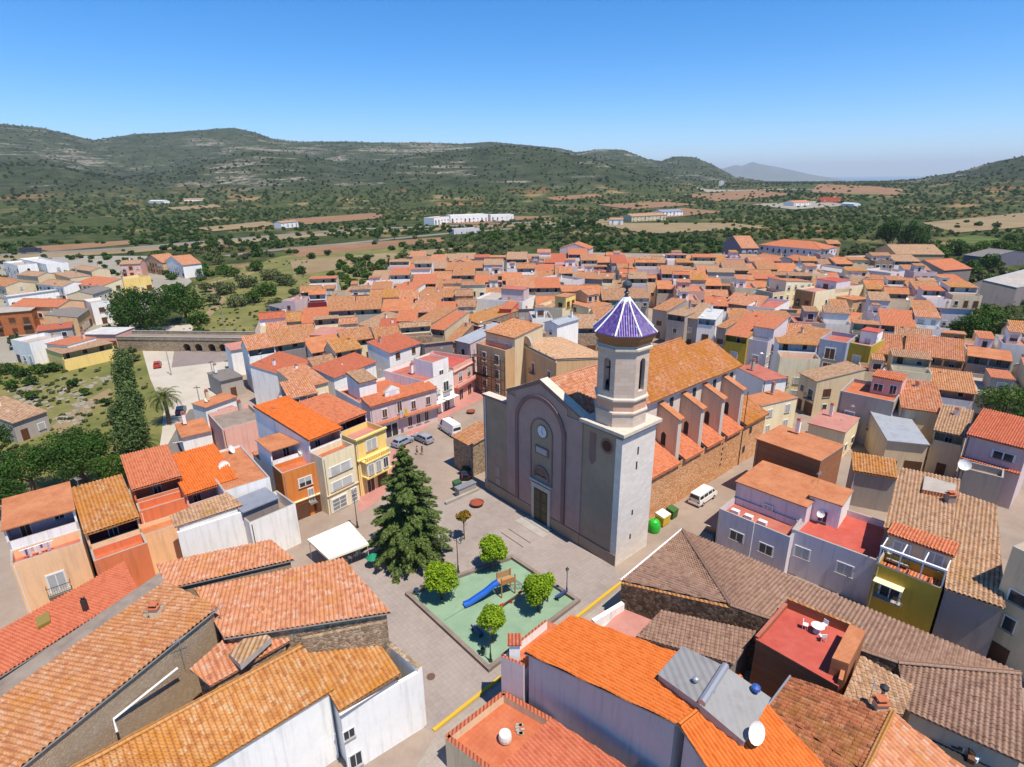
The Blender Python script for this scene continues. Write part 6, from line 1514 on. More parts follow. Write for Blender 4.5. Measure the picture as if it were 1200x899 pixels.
rt_(270, 411, 332, 401, 7, 6.6, 'long house with a blank white and yellow wall under a pale pink roof edge', 'long blank white wall', 'slab', 'pink', 'white', rise=.2, fwin=0)
rt_(363, 393, 393, 393, 8, 7.8, 'butter-yellow house with a pink roof and boarded side', 'butter-yellow house', 'slab', 'pink', 'yellow', rise=.1, fwin=1)
rt_(444, 392, 466, 391, 10, 7.0, 'house with a plain red roof beside a white triangular gable', 'plain red roof, left centre', 'mono_f', 'red', 'beige', fwin=1)
rt_(420, 380, 441, 385, 10, 7.0, 'house with a brown-orange roof and white garage front in the left rows', 'brown-orange roof, left rows', 'mono_f', 'tan', 'white', fwin=1)
rt_(314, 358, 330, 362, 12, 7.6, 'white house with a grey upper loggia at the very left end of the old town', 'white town-end house', 'slab', 'sheetg', 'white', rise=.3, log=2, fwin=1)
rt_(330, 352, 345, 353, 8, 10.0, 'tall narrow pink-topped house at the left end of town', 'tall narrow pink-topped house', 'flat', 'rosy', 'mauve', fwin=1)
rt_(260, 503, 311, 490, 9, 6.8, 'pale pink-white house with a square grey gravel roof and parapet near the palm tree', 'square grey gravel roof', 'flat', 'gravel', 'pinkish', fwin=0, parapet=.7, near=True, chim=0)
rt_(312, 500, 327, 494, 14, 5.4, 'pink strip-roofed house beside the square grey gravel roof', 'pink strip roof', 'slab', 'pink', 'mauve', rise=.1, fwin=0)
rt_(240, 478, 277, 465, 4, 5.0, 'low house with an orange strip roof at the end of the village street', 'orange strip roof at the street end', 'slab', 'thin', 'white', rise=.3, fwin=0)
rt_(258, 447, 284, 441, 8, 4.2, 'grey flat-roofed garden shed beside the gravel track', 'grey shed by the track', 'slab', 'sheetg', 'grey', rise=.3, fwin=1, cat='shed', name='shed', group='buildings round the old town')
rt_(213, 513, 247, 505, 7, 4.2, 'low terracotta-roofed house by the parked dark blue car', 'low terracotta house by the blue car', 'slab', 'thin', 'white', rise=.2, fwin=0)
# west quarter across the dry river
WQ = [(22, 303, 54, 310, 9, 7.5, 'large plain white building at the top left edge of the west quarter', 'flat', 'white_f', 'white'), (3, 307, 20, 311, 8, 7.5, 'white two-storey house on the far left edge', 'flat', 'grey_f', 'white'),
 (84, 315, 107, 318, 8, 5.6, 'stone house with three dark windows and a tan roof west of the river', 'gable', 'tan', 'beige'), (44, 333, 74, 336, 9, 6.2, 'white gabled house with a brown roof in the west quarter', 'gable', 'tan', 'white'),
 (85, 333, 118, 336, 9, 6, 'pair-roofed house with orange and red roof panels, west quarter', 'mono_f', 'coral', 'cream'), (8, 348, 90, 337, 3, 4.6, 'long low white building like a strip in the west quarter', 'slab', 'white_f', 'white'),
 (12, 359, 68, 360, 10, 7.6, 'peach-coloured villa with dark arched windows and orange roof, west quarter', 'gable', 'coral', 'peach'), (-14, 368, 36, 364, 10, 7.4, 'brick-orange blank-walled building on the left edge', 'slab', 'grey_f', 'brick2'),
 (106, 355, 128, 352, 9, 7.6, 'modern white house with large dark windows left of the fig trees', 'flat', 'grey_f', 'white'), (144, 328, 176, 323, 8, 6.4, 'yellow and blue-fronted workshop behind the fig trees', 'flat', 'grey_f', 'yellow'),
 (168, 305, 190, 308, 9, 6.4, 'brown gabled house by the far end of the west quarter', 'gable_x', 'oldp', 'tan'), (192, 307, 214, 311, 9, 6.4, 'white house at the far corner of the west quarter beside the scrub', 'gable_x', 'oldp', 'white'),
 (140, 310, 164, 309, 9, 6.8, 'pinkish house in the back row of the west quarter', 'gable', 'tan', 'pinkish'), (42, 389, 84, 384, 9, 6.2, 'grey-walled building with a thin red roof line, west quarter', 'slab', 'red', 'grey'),
 (12, 398, 34, 402, 8, 6.2, 'small white house with blue shutters on the left edge', 'flat', 'grey_f', 'white'), (54, 403, 79, 405, 8, 5.4, 'small white house with an orange roof corner, west quarter', 'slab', 'coral', 'white'),
 (72, 415, 132, 402, 9, 4.6, 'low barn with a brown roof edged by a yellow parapet and dark open front', 'slab', 'tan', 'yellow'), (14, 496, 54, 482, 11, 4.0, 'shed with a faded brown roof beside the rocky slope', 'mono_f', 'tan', 'grey'),
 (90, 372, 104, 362, 8, 5.6, 'grey-roofed side house between the peach villa and the modern white house', 'mono_f', 'sheetg', 'tan'), (96, 392, 136, 392, 8, 4.4, 'row of white-roofed garages near the bridge end', 'slab', 'white_f', 'pinkish'),
 (-20, 330, 6, 336, 10, 6, 'old orange-roofed house cut by the left edge of the picture', 'gable', 'old', 'beige'), (20, 322, 44, 324, 8, 5.6, 'low brown-roofed house behind the white gabled one, west quarter', 'gable', 'tan', 'beige'),
 (108, 345, 130, 338, 9, 6.2, 'beige house with a grey roof behind the modern white house', 'gable', 'sheetg', 'beige'), (60, 320, 82, 326, 8, 5.5, 'tan flat-topped house between the white building and the stone house', 'slab', 'tan', 'beige')]
for x1, y1, x2, y2, dep, h, lb, rf_, rm_, wm_ in WQ:
    house(lb, x1, y1, x2, y2, dep, h, roof=rf_, rm=rm_, wm=wm_, group='houses of the west quarter', ph=h, **({'log': 2.2} if 'open front' in lb else {}))
# far roadside buildings
for x1, y1, x2, y2, dep, h, lb, rf_, rm_, wm_ in [(330, 266, 350, 264, 10, 6, 'white farm building by the motorway', 'gable', 'tan', 'white'), (509, 262, 527, 260, 14, 8, 'small white hostel wing with a red roof line beside the motorway', 'flat', 'red', 'white'),
   (528, 260, 572, 258, 14, 9, 'long white roadside hotel beside the motorway', 'flat', 'white_f', 'white'), (575, 258, 602, 257, 12, 8, 'plain white hall at the right end of the roadside hotel', 'flat', 'white_f', 'white'), (532, 273, 562, 271, 9, 5, 'low glazed white building in front of the roadside hotel', 'flat', 'grey_f', 'bluegrey'),
   (714, 262, 730, 262, 10, 6, 'small white farmhouse left of the far industrial sheds', 'gable', 'tan', 'white'), (740, 258, 780, 256, 16, 6, 'long beige industrial shed beyond the town', 'gable', 'tan', 'beige'), (775, 252, 800, 251, 16, 6, 'far industrial shed with bluish roof', 'gable', 'sheetb', 'white'),
   (930, 240, 950, 239, 20, 6, 'white farm buildings among the plain fields', 'gable', 'oldp', 'white'), (960, 236, 985, 236, 20, 9, 'reddish factory building in the far plain', 'flat', 'coral', 'coral'), (985, 240, 1000, 241, 12, 5, 'small white far house right of the reddish factory', 'gable', 'white_f', 'white'),
   (174, 236, 192, 237, 14, 5, 'long white farm shed at the foot of the hills', 'gable', 'white_f', 'white'), (216, 235, 240, 233, 12, 5, 'second white farm shed right of the long one below the hills', 'gable', 'tan', 'white'), (842, 216, 848, 216, 16, 14, 'tiny white chapel on the low hill beyond the fields', 'gable_x', 'tan', 'white')]:
    lb_ = lb; p0 = hit(x1, y1+2); p1 = hit(x2, y2+2); d_ = p1-p0; d_.z = 0
    house_w(lb_, Vector((p0.x, p0.y, min(p0.z, p1.z)-.5)), atan2(d_.y, d_.x), d_.length, dep, h, roof=rf_, rm=rm_, wm=wm_, group='farm buildings of the plain', cat='building', name='farm_building', chim=0, ant=False, fwin=min(10, int(d_.length/5)), door=False)

# ---- procedural infill of the dense rooftops ----------------------
def inside(p, poly):
    c = False; j = len(poly)-1
    for i in range(len(poly)):
        a, b = poly[i], poly[j]
        if (a[1] > p[1]) != (b[1] > p[1]) and p[0] < (b[0]-a[0])*(p[1]-a[1])/(b[1]-a[1]+1e-12)+a[0]: c = not c
        j = i
    return c
def rect_pts(a, ang, L, d, m=0.0):
    ex = Vector((cos(ang), sin(ang))); ey = Vector((-sin(ang), cos(ang))); a = Vector((a[0], a[1]))
    return [a+ex*x+ey*y for x in (m, L*.33, L*.67, L-m) for y in (m, d*.33, d*.67, d-m)], [a+ex*x+ey*y for x, y in ((0, 0), (L, 0), (L, d), (0, d))]
def free(a, ang, L, d):
    g, cor = rect_pts(a, ang, L, d, .6)
    cx, cy = sum(p.x for p in cor)/4, sum(p.y for p in cor)/4; R_ = hypot(L, d)/2
    for f in FOOT:
        fx, fy = sum(p.x for p in f)/4, sum(p.y for p in f)/4
        fr = max(hypot(p.x-fx, p.y-fy) for p in f)
        if hypot(fx-cx, fy-cy) > R_+fr: continue
        if any(inside(p, f) for p in g): return False
        cc2 = [Vector((fx, fy)).lerp(p, .93) for p in f]+[Vector((fx, fy))]
        if any(inside(p, cor) for p in cc2): return False
    return True
FOOT.append([p.to_2d() for p in (CH(-1.5, -2), CH(27, -2), CH(21, 45), CH(2, 45))])
FILLPX = [(312, 372), (345, 352), (420, 340), (470, 318), (524, 300), (560, 293), (610, 286), (660, 283), (700, 281), (790, 284), (850, 287), (895, 295), (1000, 300), (1040, 312), (1100, 330), (1115, 345), (1105, 400), (1200, 415), (1240, 430), (1180, 470), (1140, 480), (1120, 500), (1000, 500), (960, 460), (900, 440), (880, 430), (760, 345), (700, 400), (640, 430), (600, 400), (560, 440), (500, 440), (430, 470), (345, 500), (325, 470), (304, 440), (300, 415), (330, 405)]
FILLW = [at(x, y, 4).to_2d() for x, y in FILLPX]
KEEP = [[at(x, y, 0).to_2d() for x, y in q] for q in (
    [(420, 602), (400, 570), (452, 520), (520, 480), (560, 470), (600, 470), (640, 520), (640, 640), (500, 660)],     # plaza, car park
    [(905, 520), (945, 470), (975, 455), (990, 462), (985, 500), (1000, 530), (960, 560), (900, 560)],                  # yard behind the church
    [(545, 480), (556, 462), (600, 440), (620, 450)])]
ANG_A = atan2((at(511, 455, 7)-at(433, 477, 7)).y, (at(511, 455, 7)-at(433, 477, 7)).x)
PTA = [((at(470, 465, 7)), ANG_A), (at(1095, 420, 8), atan2((at(1130, 424, 8)-at(1060, 415, 8)).y, (at(1130, 424, 8)-at(1060, 415, 8)).x)),
       (at(600, 358, 8), radians(3)), (at(680, 320, 8), radians(-3)), (at(500, 380, 8), radians(-6)), (at(360, 430, 7), ANG_A), (at(800, 330, 8), radians(-12)), (at(860, 390, 8), radians(-14)), (at(950, 350, 8), radians(-16)), (at(900, 300, 8), radians(-8)), (at(400, 400, 7), radians(18))]
def angat(x, y):
    sx = sy = 0
    for p, a in PTA:
        w_ = 1/(hypot(x-p.x, y-p.y)+12)**3; sx += cos(a)*w_; sy += sin(a)*w_
    return atan2(sy, sx)
rf = random.Random(21)
RM = ['old']*6+['oldp']*5+['coral']*3+['tan']*4+['oldb']*3+['red']*1+['thin']*3+['oldy']*1
WMS = ['white']*6+['cream']*3+['beige']*5+['tan']*3+['grey']*4+['dgrey', 'dgrey', 'mauve', 'pinkish', 'peach', 'stone', 'stone', 'bluegrey', 'maroon']
FRM = ['terra', 'rosy', 'pink', 'grey_f', 'gravel', 'thin', 'rosy']
FILL = []
def fill_house(a, ang, L, d):
    t = rf.random(); wm_ = rf.choice(WMS); h = rf.choice([6.0, 6.6, 7.4, 8.2, 8.8, 9.6, 10.2]); rm_ = rf.choice(RM); P3 = Vector((a[0], a[1], 0))
    kw = dict(group='houses of the old town', ant=rf.random() < .3)
    fw = max(1, int(L/2.3))
    if t < .24:
        rr_ = rf.choice(['mono_f', 'mono_f', 'gable', 'mono_b', 'gable', 'mono_f'])
        d0 = rf.uniform(.55, .8)
        r = house_w('x', P3, ang, L, d, h, blocks=[B(0, 1, 0, d0, roof=rr_, rm=rm_, wm=wm_, rise=rf.uniform(1.2, 2.2), fwin=fw), B(0, rf.uniform(.6, 1), d0, 1, h=h-rf.uniform(1.5, 3), roof=rf.choice(['mono_b', 'flat', 'slab']), rise=.6, rm=rf.choice(FRM[:4]), wm=wm_, fwin=0, door=False)], **kw); ty = 'pitched'
    elif t < .62:
        r = house_w('x', P3, ang, L, d, h, blocks=[B(0, 1, 0, .72, roof='mono_f', rm=rm_, wm=wm_, rise=rf.uniform(1.3, 2.2), log=rf.uniform(1.8, 2.8), wm2=rf.choice(['mauve', 'pinkish', 'cream', 'grey']), fwin=fw), B(0, 1, .72, 1, h=h-1, roof='mono_b', rise=1.4, rm=rm_, wm=wm_, fwin=0, door=False)], **kw); ty = 'loggia'
    elif t < .88:
        f = rf.choice(FRM); s0 = rf.choice([0, .4]); s1 = s0+rf.uniform(.5, .6); f0 = rf.uniform(.3, .5)
        r = house_w('x', P3, ang, L, d, h, blocks=[B(0, 1, 0, f0, roof='flat', rm=f, wm=wm_, fwin=fw, parapet=.9), B(0, 1, f0, .85, h=h+1.8, roof=rf.choice(['mono_f', 'slab', 'gable']), rise=rf.uniform(.4, 1.6), rm=rm_, wm=rf.choice([wm_, 'white', 'beige', 'cream']), fwin=fw, door=False, log=rf.choice([0, 1.6, 2.2])), B(0, 1, .85, 1, h=h-2, roof='slab', rise=.2, rm=f, wm=wm_, fwin=0, door=False)], **kw); ty = 'terrace'
    else:
        f = rf.choice(FRM); x0 = rf.uniform(0, .5)
        r = house_w('x', P3, ang, L, d, h, blocks=[B(0, 1, 0, 1, roof='flat', rm=f, wm=wm_, fwin=fw, parapet=.8), B(x0, x0+.45, .4, .8, z0=h-1, h=h+2.0, roof=rf.choice(['slab', 'mono_f']), rise=.4, rm=rm_, wm=rf.choice([wm_, 'white']), fwin=1, door=False, floors=1)], **kw); ty = 'flat'
        rm_ = f
    FILL.append((r, wm_, rm_, ty, h, L))
def fill(seed_x0, seed_x1, y0, y1, lim):
    """streets follow the local grain: rows of touching fronts, back to back"""
    y = y0; row = 0
    while y < y1 and len(FILL) < lim:
        x = seed_x0+rf.uniform(0, 6)
        dep = rf.uniform(12, 15)
        yy = y
        while x < seed_x1:
            L = rf.uniform(6.4, 10); d = dep*rf.uniform(.9, 1.04)
            an = angat(x, yy); a = Vector((x, yy))
            if inside((x+L/2, yy+d/2), FILLW) and not any(inside((x+L/2, yy+d/2), k) or inside((x, yy), k) for k in KEEP):
                for (LL, dd, off) in ((L, d, 0), (L*.8, d*.8, 0), (L*.8, d*.6, d*.3), (L*.6, d*.5, d*.1)):
                    aa = a+Vector((-sin(an), cos(an)))*off
                    if free(aa, an, LL, dd):
                        fill_house(aa, an, LL, dd); L = LL; break
                else: L = 2.5
            x += L*cos(an)+.05; yy += L*sin(an)
        y += dep+(4.2 if row % 2 else .3)
        row += 1
fill(-75, 330, 60, 345, 238)
# second pass for gaps
for _ in range(2600):
    if len(FILL) >= 250: break
    p = Vector((rf.uniform(-70, 240), rf.uniform(85, 320)))
    if not inside(p, FILLW) or any(inside(p, k) for k in KEEP): continue
    an = angat(p.x, p.y); L, d = rf.uniform(5, 7), rf.uniform(6, 9)
    if free(p, an, L, d): fill_house(p, an, L, d)
if __name__ == 'dbg': print(len(FILL))
WN = {'white': 'white', 'cream': 'cream', 'beige': 'beige', 'tan': 'tan', 'grey': 'grey', 'dgrey': 'dark grey', 'mauve': 'mauve', 'pinkish': 'pinkish', 'peach': 'peach', 'lilac': 'lilac', 'stone': 'stone', 'bluegrey': 'blue-grey', 'maroon': 'maroon'}
RN = {'old': 'weathered orange', 'oldp': 'pale pink-orange', 'coral': 'coral', 'tan': 'sandy brown', 'oldb': 'brown', 'red': 'salmon-red', 'thin': 'flat brick-orange', 'oldy': 'ochre', 'terra': 'terracotta', 'rosy': 'rosy', 'pink': 'pink', 'grey_f': 'pale cement', 'gravel': 'grey gravel'}
TYN = {'pitched': '{w} house, {r} tiles', 'loggia': '{w} loggia house, {r} tiles', 'terrace': '{w} house, terrace and {r} roof', 'flat': '{w} house, {r} roof terrace'}
seen = {}
ORD = ['nearest', 'second', 'third', 'fourth', 'fifth', 'sixth', 'seventh']
for r, wm_, rm_, ty, h, L in FILL:
    px = pr(r.location.x, r.location.y, h)
    best = min(LMK, key=lambda q: hypot(q[0][0]-px[0], (q[0][1]-px[1])*1.6))
    dx, dy = px[0]-best[0][0], (px[1]-best[0][1])*1.6
    dr = ('right of' if dx > 0 else 'left of') if abs(dx) > abs(dy) else ('beyond' if dy < 0 else 'in front of')
    base = TYN[ty].format(w=WN[wm_], r=RN[rm_])
    seen.setdefault((base, dr, best[1]), []).append((hypot(dx, dy), r))
for (base, dr, lm), lst in seen.items():
    lst.sort(key=lambda q: q[0])
    for i, (_, r) in enumerate(lst):
        r['label'] = (f'{base}, {dr} {lm}' if len(lst) == 1 else f'{ORD[min(i, 6)]} {base}, {dr} {lm}')
for o in SC.objects:
    for k in ('_w', '_r', '_c'):
        if k in o: del o[k]

# ================================================================== TREES
import numpy as np
def leaf_mesh(name, lobes, n, size, mat, seed=0, flat=.0, elong=1.0):
    """many small leaf-cluster faces spread through the lobes: (centre, radii)"""
    rs = np.random.RandomState(seed); vol = np.array([r[0]*r[1]*r[2] for _, r in lobes])**.72; vol /= vol.sum()
    idx = rs.choice(len(lobes), n, p=vol); C = np.array([tuple(c) for c, _ in lobes])[idx]; Rr = np.array([tuple(r) for _, r in lobes])[idx]
    d = rs.normal(size=(n, 3)); d /= np.linalg.norm(d, axis=1)[:, None]
    rad = rs.uniform(.25, 1.0, n)**.45*(1+rs.normal(size=n)*.05)
    P_ = C+d*Rr*rad[:, None]
    nr = d*.8+rs.normal(size=(n, 3))*.55; nr[:, 2] += .25; nr /= np.linalg.norm(nr, axis=1)[:, None]
    t = np.cross(nr, rs.normal(size=(n, 3))); t /= np.linalg.norm(t, axis=1)[:, None]; b = np.cross(nr, t)
    s = size*rs.uniform(.6, 1.3, n)[:, None]
    bend = nr*s*.25
    q = np.stack([P_-t*s*elong-bend, P_-b*s*.6+bend*.3, P_+t*s*elong-bend, P_+b*s*.6+bend*.3], 1).reshape(-1, 3)
    me = bpy.data.meshes.new(name); me.vertices.add(4*n); me.vertices.foreach_set('co', q.ravel())
    me.loops.add(4*n); me.loops.foreach_set('vertex_index', np.arange(4*n)); me.polygons.add(n)
    me.polygons.foreach_set('loop_start', np.arange(0, 4*n, 4)); me.polygons.foreach_set('loop_total', np.full(n, 4)); me.update(calc_edges=True)
    me.materials.append(mat); return me
def addmesh(name, me, parent=None, kind=None):
    o = bpy.data.objects.new(name, me); COL.objects.link(o); o.parent = parent
    if kind: o['kind'] = kind
    return o
LM_ = {'scrub': lambda: leafm('scrub_leaves', (66, 80, 50), (100, 112, 74), .55), 'dark': lambda: leafm('dark_leaves', (48, 84, 24), (92, 136, 42)), 'mid': lambda: leafm('mid_leaves', (68, 106, 30), (122, 158, 56)), 'olive': lambda: leafm('olive_leaves', (96, 112, 62), (146, 156, 96)),
       'lime': lambda: leafm('lime_leaves', (104, 150, 14), (196, 222, 50), .75), 'fir': lambda: leafm('fir_needles', (78, 100, 46), (142, 160, 84), .78), 'pop': lambda: leafm('poplar_leaves', (78, 108, 48), (146, 170, 98)), 'autumn': lambda: leafm('mixed_leaves', (96, 124, 30), (226, 150, 50), .7)}
def trunk(root, h, r, lean=0, limbs=5, cr=1.5, seed=0, name='trunk'):
    rg = random.Random(seed); mb = MB(); top_ = Vector((lean, rg.uniform(-.2, .2), h))
    mb.tube([(0, 0, -.1), (lean*.3, 0, h*.35), top_*.75, top_], [r*1.3, r, r*.8, r*.55], BARK, 8)
    for k in range(limbs):
        a = k*2.4+rg.random(); s = top_*rg.uniform(.6, .95); e = s+Vector((cos(a)*cr*.6, sin(a)*cr*.6, cr*rg.uniform(.4, .9)))
        mb.tube([s, s.lerp(e, .5)+Vector((0, 0, .1)), e], [r*.5, r*.35, r*.12], BARK, 5)
    return mb.build(name, root)
def crown_lobes(rx, ry, rz, zc, k, seed, spread=.55):
    rg = random.Random(seed); L = [((0, 0, zc), (rx*.72, ry*.72, rz*.72))]
    for i in range(k):
        a = 2*pi*i/k*1.618*2+rg.random(); e = rg.uniform(-.5, 1)
        d = Vector((cos(a)*sqrt(max(.05, 1-e*e)), sin(a)*sqrt(max(.05, 1-e*e)), e)); f = rg.uniform(.28, .5)
        L.append(((d.x*rx*spread*1.1, d.y*ry*spread*1.1, zc+d.z*rz*spread), (rx*f, ry*f, rz*f)))
    return L
TREES = {}
def tree(label, px, py, rpx, zc, kind='dark', aspect=.85, group=None, name='tree', cat='tree', n=None, lime=False, grounded=None, lobes=9):
    p = at(px, py, zc); 
    depth = p.y*cos(P)+(H-zc)*sin(P); r = rpx*depth/F
    rz = r*aspect; g = terr(p.x, p.y+2) if hypot(p.x, p.y) > 520 else 0
    root = empty(name, (p.x, p.y, g), random.uniform(0, 6), label, cat, group)
    seed = int(px*7+py*13)
    th = max(.4, zc-rz*.55); trunk(root, th, max(.08, r*.07), 0, 5, r, seed)
    size = max(.11, min(.5, depth*.0021)); nn = n or int(min(15000, max(420, 9*r*rz/size**2)))
    me = leaf_mesh('crown', crown_lobes(r, r, rz, zc, lobes, seed), nn, size, LM_[kind](), seed)
    addmesh('crown', me, root); return root
BIG = 'broad trees of the village'
tree('huge broad dark green tree beside the road at the bridge end', 166, 363, 40, 7.5, 'dark', .8, BIG, lobes=14)
tree('second large dark tree, partly behind the huge one by the bridge', 214, 352, 25, 7.5, 'dark', .9, BIG)
tree('medium green tree with a pale skirt right of the two large trees by the bridge', 231, 374, 13, 4.5, 'mid', 1.1, BIG)
for x, y, r, z, a in ((144, 428, 12, 8, 2.2), (148, 446, 14, 8.5, 2.3), (151, 468, 16, 8.5, 2.2), (146, 488, 17, 8, 2.0), (156, 500, 18, 7.5, 1.9), (148, 516, 18, 6, 1.6)):
    tree('tall dense poplar in the narrow row along the left side of the gravel track', x, y, r, z, 'pop', a, 'poplars beside the gravel track', lobes=12)
tree('large dark round tree behind the lichen-roofed loggia house, lower left', 88, 530, 44, 5.2, 'dark', .8, BIG, lobes=14)
tree('big dark tree on the left edge beside the brown shed', 30, 545, 36, 5.0, 'dark', .8, BIG, lobes=12)
tree('smaller dark tree at the very left edge above the laundry-loggia house', 2, 578, 24, 4.0, 'dark', .9, BIG)
tree('dark green tree tucked between the large round tree and the palms', 128, 548, 24, 4.2, 'mid', .9, BIG)
tree('dark tree at the left edge below the rocky slope', -6, 515, 22, 4.0, 'dark', .9, BIG)
tree('leftmost bushy tree in front of the warehouse', 1136, 384, 26, 5.0, 'dark', .85, BIG); tree('middle bushy tree in front of the warehouse', 1163, 379, 28, 5.5, 'mid', .85, BIG)
tree('rightmost bushy tree in front of the warehouse', 1192, 390, 28, 5.0, 'olive', .85, BIG); tree('green tree below the covered-balcony house at the right edge', 1182, 470, 31, 5.5, 'mid', .85, BIG)
tree('lower green tree cut by the right edge under the covered-balcony house', 1203, 492, 20, 4, 'dark', .85, BIG)
tree('tall dark conifer-like tree behind the brown barn, left of the pair', 1043, 272, 14, 9, 'dark', 1.35, BIG); tree('tall dark conifer-like tree behind the brown barn, right of the pair', 1071, 277, 18, 9, 'dark', 1.25, BIG)
GRV = 'trees of the right-hand grove'
for i, (x, y, r) in enumerate([(1098, 296, 15), (1122, 290, 14), (1147, 294, 15), (1172, 290, 13), (1196, 294, 15), (1112, 312, 14), (1138, 314, 13), (1160, 306, 12), (1094, 344, 11), (1100, 328, 9), (1185, 281, 10)]):
    tree('bushy green tree in the grove between the barn and the warehouse', x, y, r, 4.5, random.choice(['mid', 'dark', 'mid']), .9, GRV)
RS = 'dark trees along the motorway'
for x, y, r in [(612, 266, 6), (627, 265, 7), (642, 266, 5), (662, 262, 6), (680, 262, 7), (694, 261, 7), (250, 287, 7), (268, 284, 6), (286, 286, 5), (300, 290, 6), (442, 276, 5), (462, 275, 5), (488, 273, 4), (527, 270, 4)]:
    tree('round dark tree in the row along the motorway', x, y, r, 4, 'dark', .85, RS)
tree('flat-topped pine standing above the hedge right of the roadside hotel', 672, 249, 10, 9, 'olive', .5, None)
BU = 'olive-green bushes along the dry river'
for x, y, r in [(262, 338, 15), (288, 330, 15), (312, 340, 17), (334, 328, 13), (300, 312, 12), (276, 352, 13), (322, 356, 12), (250, 350, 10), (296, 348, 14), (270, 318, 12), (318, 322, 13), (240, 336, 9), (345, 342, 8), (236, 318, 9), (255, 305, 8)]:
    tree('olive-green willow bush in the thicket along the dry river', x, y, r, 2.4, random.choice(['olive', 'olive', 'mid']), .7, BU, name='bush', cat='bush')
ORC = 'orchard trees at the edge of town'
for i in range(5):
    for j in range(8):
        x, y = 372+i*9+j*6.6+random.uniform(-2, 2), 352-i*9.5+j*2.2-4+random.uniform(-2, 2)
        if y > 300: tree('small bright green fruit tree in the orchard at the edge of town', x, y-8, 5.6, 2.0, 'mid', .85, ORC, name='fruit_tree', cat='fruit tree', lobes=5)
SHB = 'shrubs on the dry meadow'
for x, y, r in [(352, 317, 8), (400, 309, 7), (446, 308, 7), (468, 316, 8), (494, 312, 7), (455, 326, 5), (512, 304, 7), (540, 300, 6), (430, 302, 6), (486, 300, 7), (365, 300, 6), (232, 388, 8), (295, 392, 4), (384, 296, 5)]:
    tree('dark rounded shrub standing alone on the dry meadow', x, y, r, 1.8, 'dark', .8, SHB, name='bush', cat='bush')
HED = 'green scrub above the rocky slope'
for x, y, r in [(4, 432, 14), (24, 436, 12), (44, 432, 11), (62, 430, 10), (12, 450, 10), (-10, 444, 12), (36, 446, 9), (85, 448, 7), (98, 458, 6), (122, 470, 5), (36, 462, 8)]:
    tree('low bright green scrub bush at the top of the rocky slope', x, y, r, 1.2, random.choice(['mid', 'dark']), .6, HED, name='bush', cat='bush')
# four round trees of the playground, and the planted ones
RT = 'round lime-green playground trees'
for lb, x, y, r in [('round lime-green tree at the left corner of the playground', 516, 677, 20), ('round lime-green tree at the top edge of the playground', 577, 644, 16.5), ('round lime-green tree at the right side of the playground by the lamp', 631, 690, 18), ('round lime-green tree at the bottom of the playground by the lamp post', 577, 726, 16)]:
    tree(lb, x, y, r*1.12, 3.0, 'lime', .98, RT, n=6500, lobes=16)
tree('small lime tree just behind the right playground tree', 642, 678, 9, 3.2, 'lime', .8, RT, n=1200)
tree('small sapling with green and orange leaves right of the big conifer', 543, 605, 10, 3.6, 'autumn', .8, None, n=900)
tree('thin light-green sapling in front of the big conifer', 467, 641, 10, 2.8, 'lime', .55, None, n=700)
# conifer
def conifer():
    b = at(482, 650); top_ = 14.2; R0 = 5.4
    d = ray(473, 521); t = b.y/d[1]; top_ = H+d[2]*t
    root = empty('conifer', b, 0, 'big spreading dark green conifer between the ornate yellow house and the playground', 'tree')
    mb = MB(); mb.tube([(0, 0, -.1), (0, 0, top_*.5), (0, 0, top_*.97)], [.32, .2, .04], BARK, 9); mb.build('trunk', root)
    rs = np.random.RandomState(4); V_ = []; 
    nt = 23
    for i in range(nt):
        t = i/(nt-1); z0 = 1.3+(top_-1.7)*t; L = R0*(1-t)**.85*(1+.12*rs.normal())+.3; nb = int(12-5*t)
        for k in range(nb):
            if rs.rand() < .13: continue
            a = 2*pi*k/nb+i*1.1+rs.uniform(-.3, .3); l = L*rs.uniform(.5, 1.28); up = .32-.15*(1-t)+rs.uniform(-.12, .12)
            m = int(50+l*50)
            s = rs.uniform(.12, 1, m)**.75; wd = .17*l*np.sin(np.pi*np.minimum(1, s*.85+.15))+.12
            rad = s*l; zz = z0+up*rad-.095*rad**2*(1.1-t*.3); side = rs.uniform(-1, 1, m)*wd
            x = cos(a)*rad-sin(a)*side; y = sin(a)*rad+cos(a)*side; z = zz+rs.normal(size=m)*.1-np.abs(side)*.25
            dirx = np.stack([cos(a)+rs.normal(size=m)*.35-sin(a)*np.sign(side)*.6, sin(a)+rs.normal(size=m)*.35+cos(a)*np.sign(side)*.6, -.25+rs.normal(size=m)*.2], 1)
            V_.append((np.stack([x, y, z], 1), dirx))
    Pp = np.concatenate([v[0] for v in V_]); D = np.concatenate([v[1] for v in V_]); D /= np.linalg.norm(D, axis=1)[:, None]; n = len(Pp)
    up = np.array([0, 0, 1.])+rs.normal(size=(n, 3))*.45; s_ = np.cross(D, up); s_ /= np.linalg.norm(s_, axis=1)[:, None]
    ln = rs.uniform(.16, .34, n)[:, None]; w2 = ln*.32
    q = np.stack([Pp-D*ln, Pp-s_*w2, Pp+D*ln, Pp+s_*w2], 1).reshape(-1, 3)
    me = bpy.data.meshes.new('crown'); me.vertices.add(4*n); me.vertices.foreach_set('co', q.ravel()); me.loops.add(4*n); me.loops.foreach_set('vertex_index', np.arange(4*n)); me.polygons.add(n)
    me.polygons.foreach_set('loop_start', np.arange(0, 4*n, 4)); me.polygons.foreach_set('loop_total', np.full(n, 4)); me.update(calc_edges=True); me.materials.append(LM_['fir']())
    addmesh('crown', me, root)
conifer()
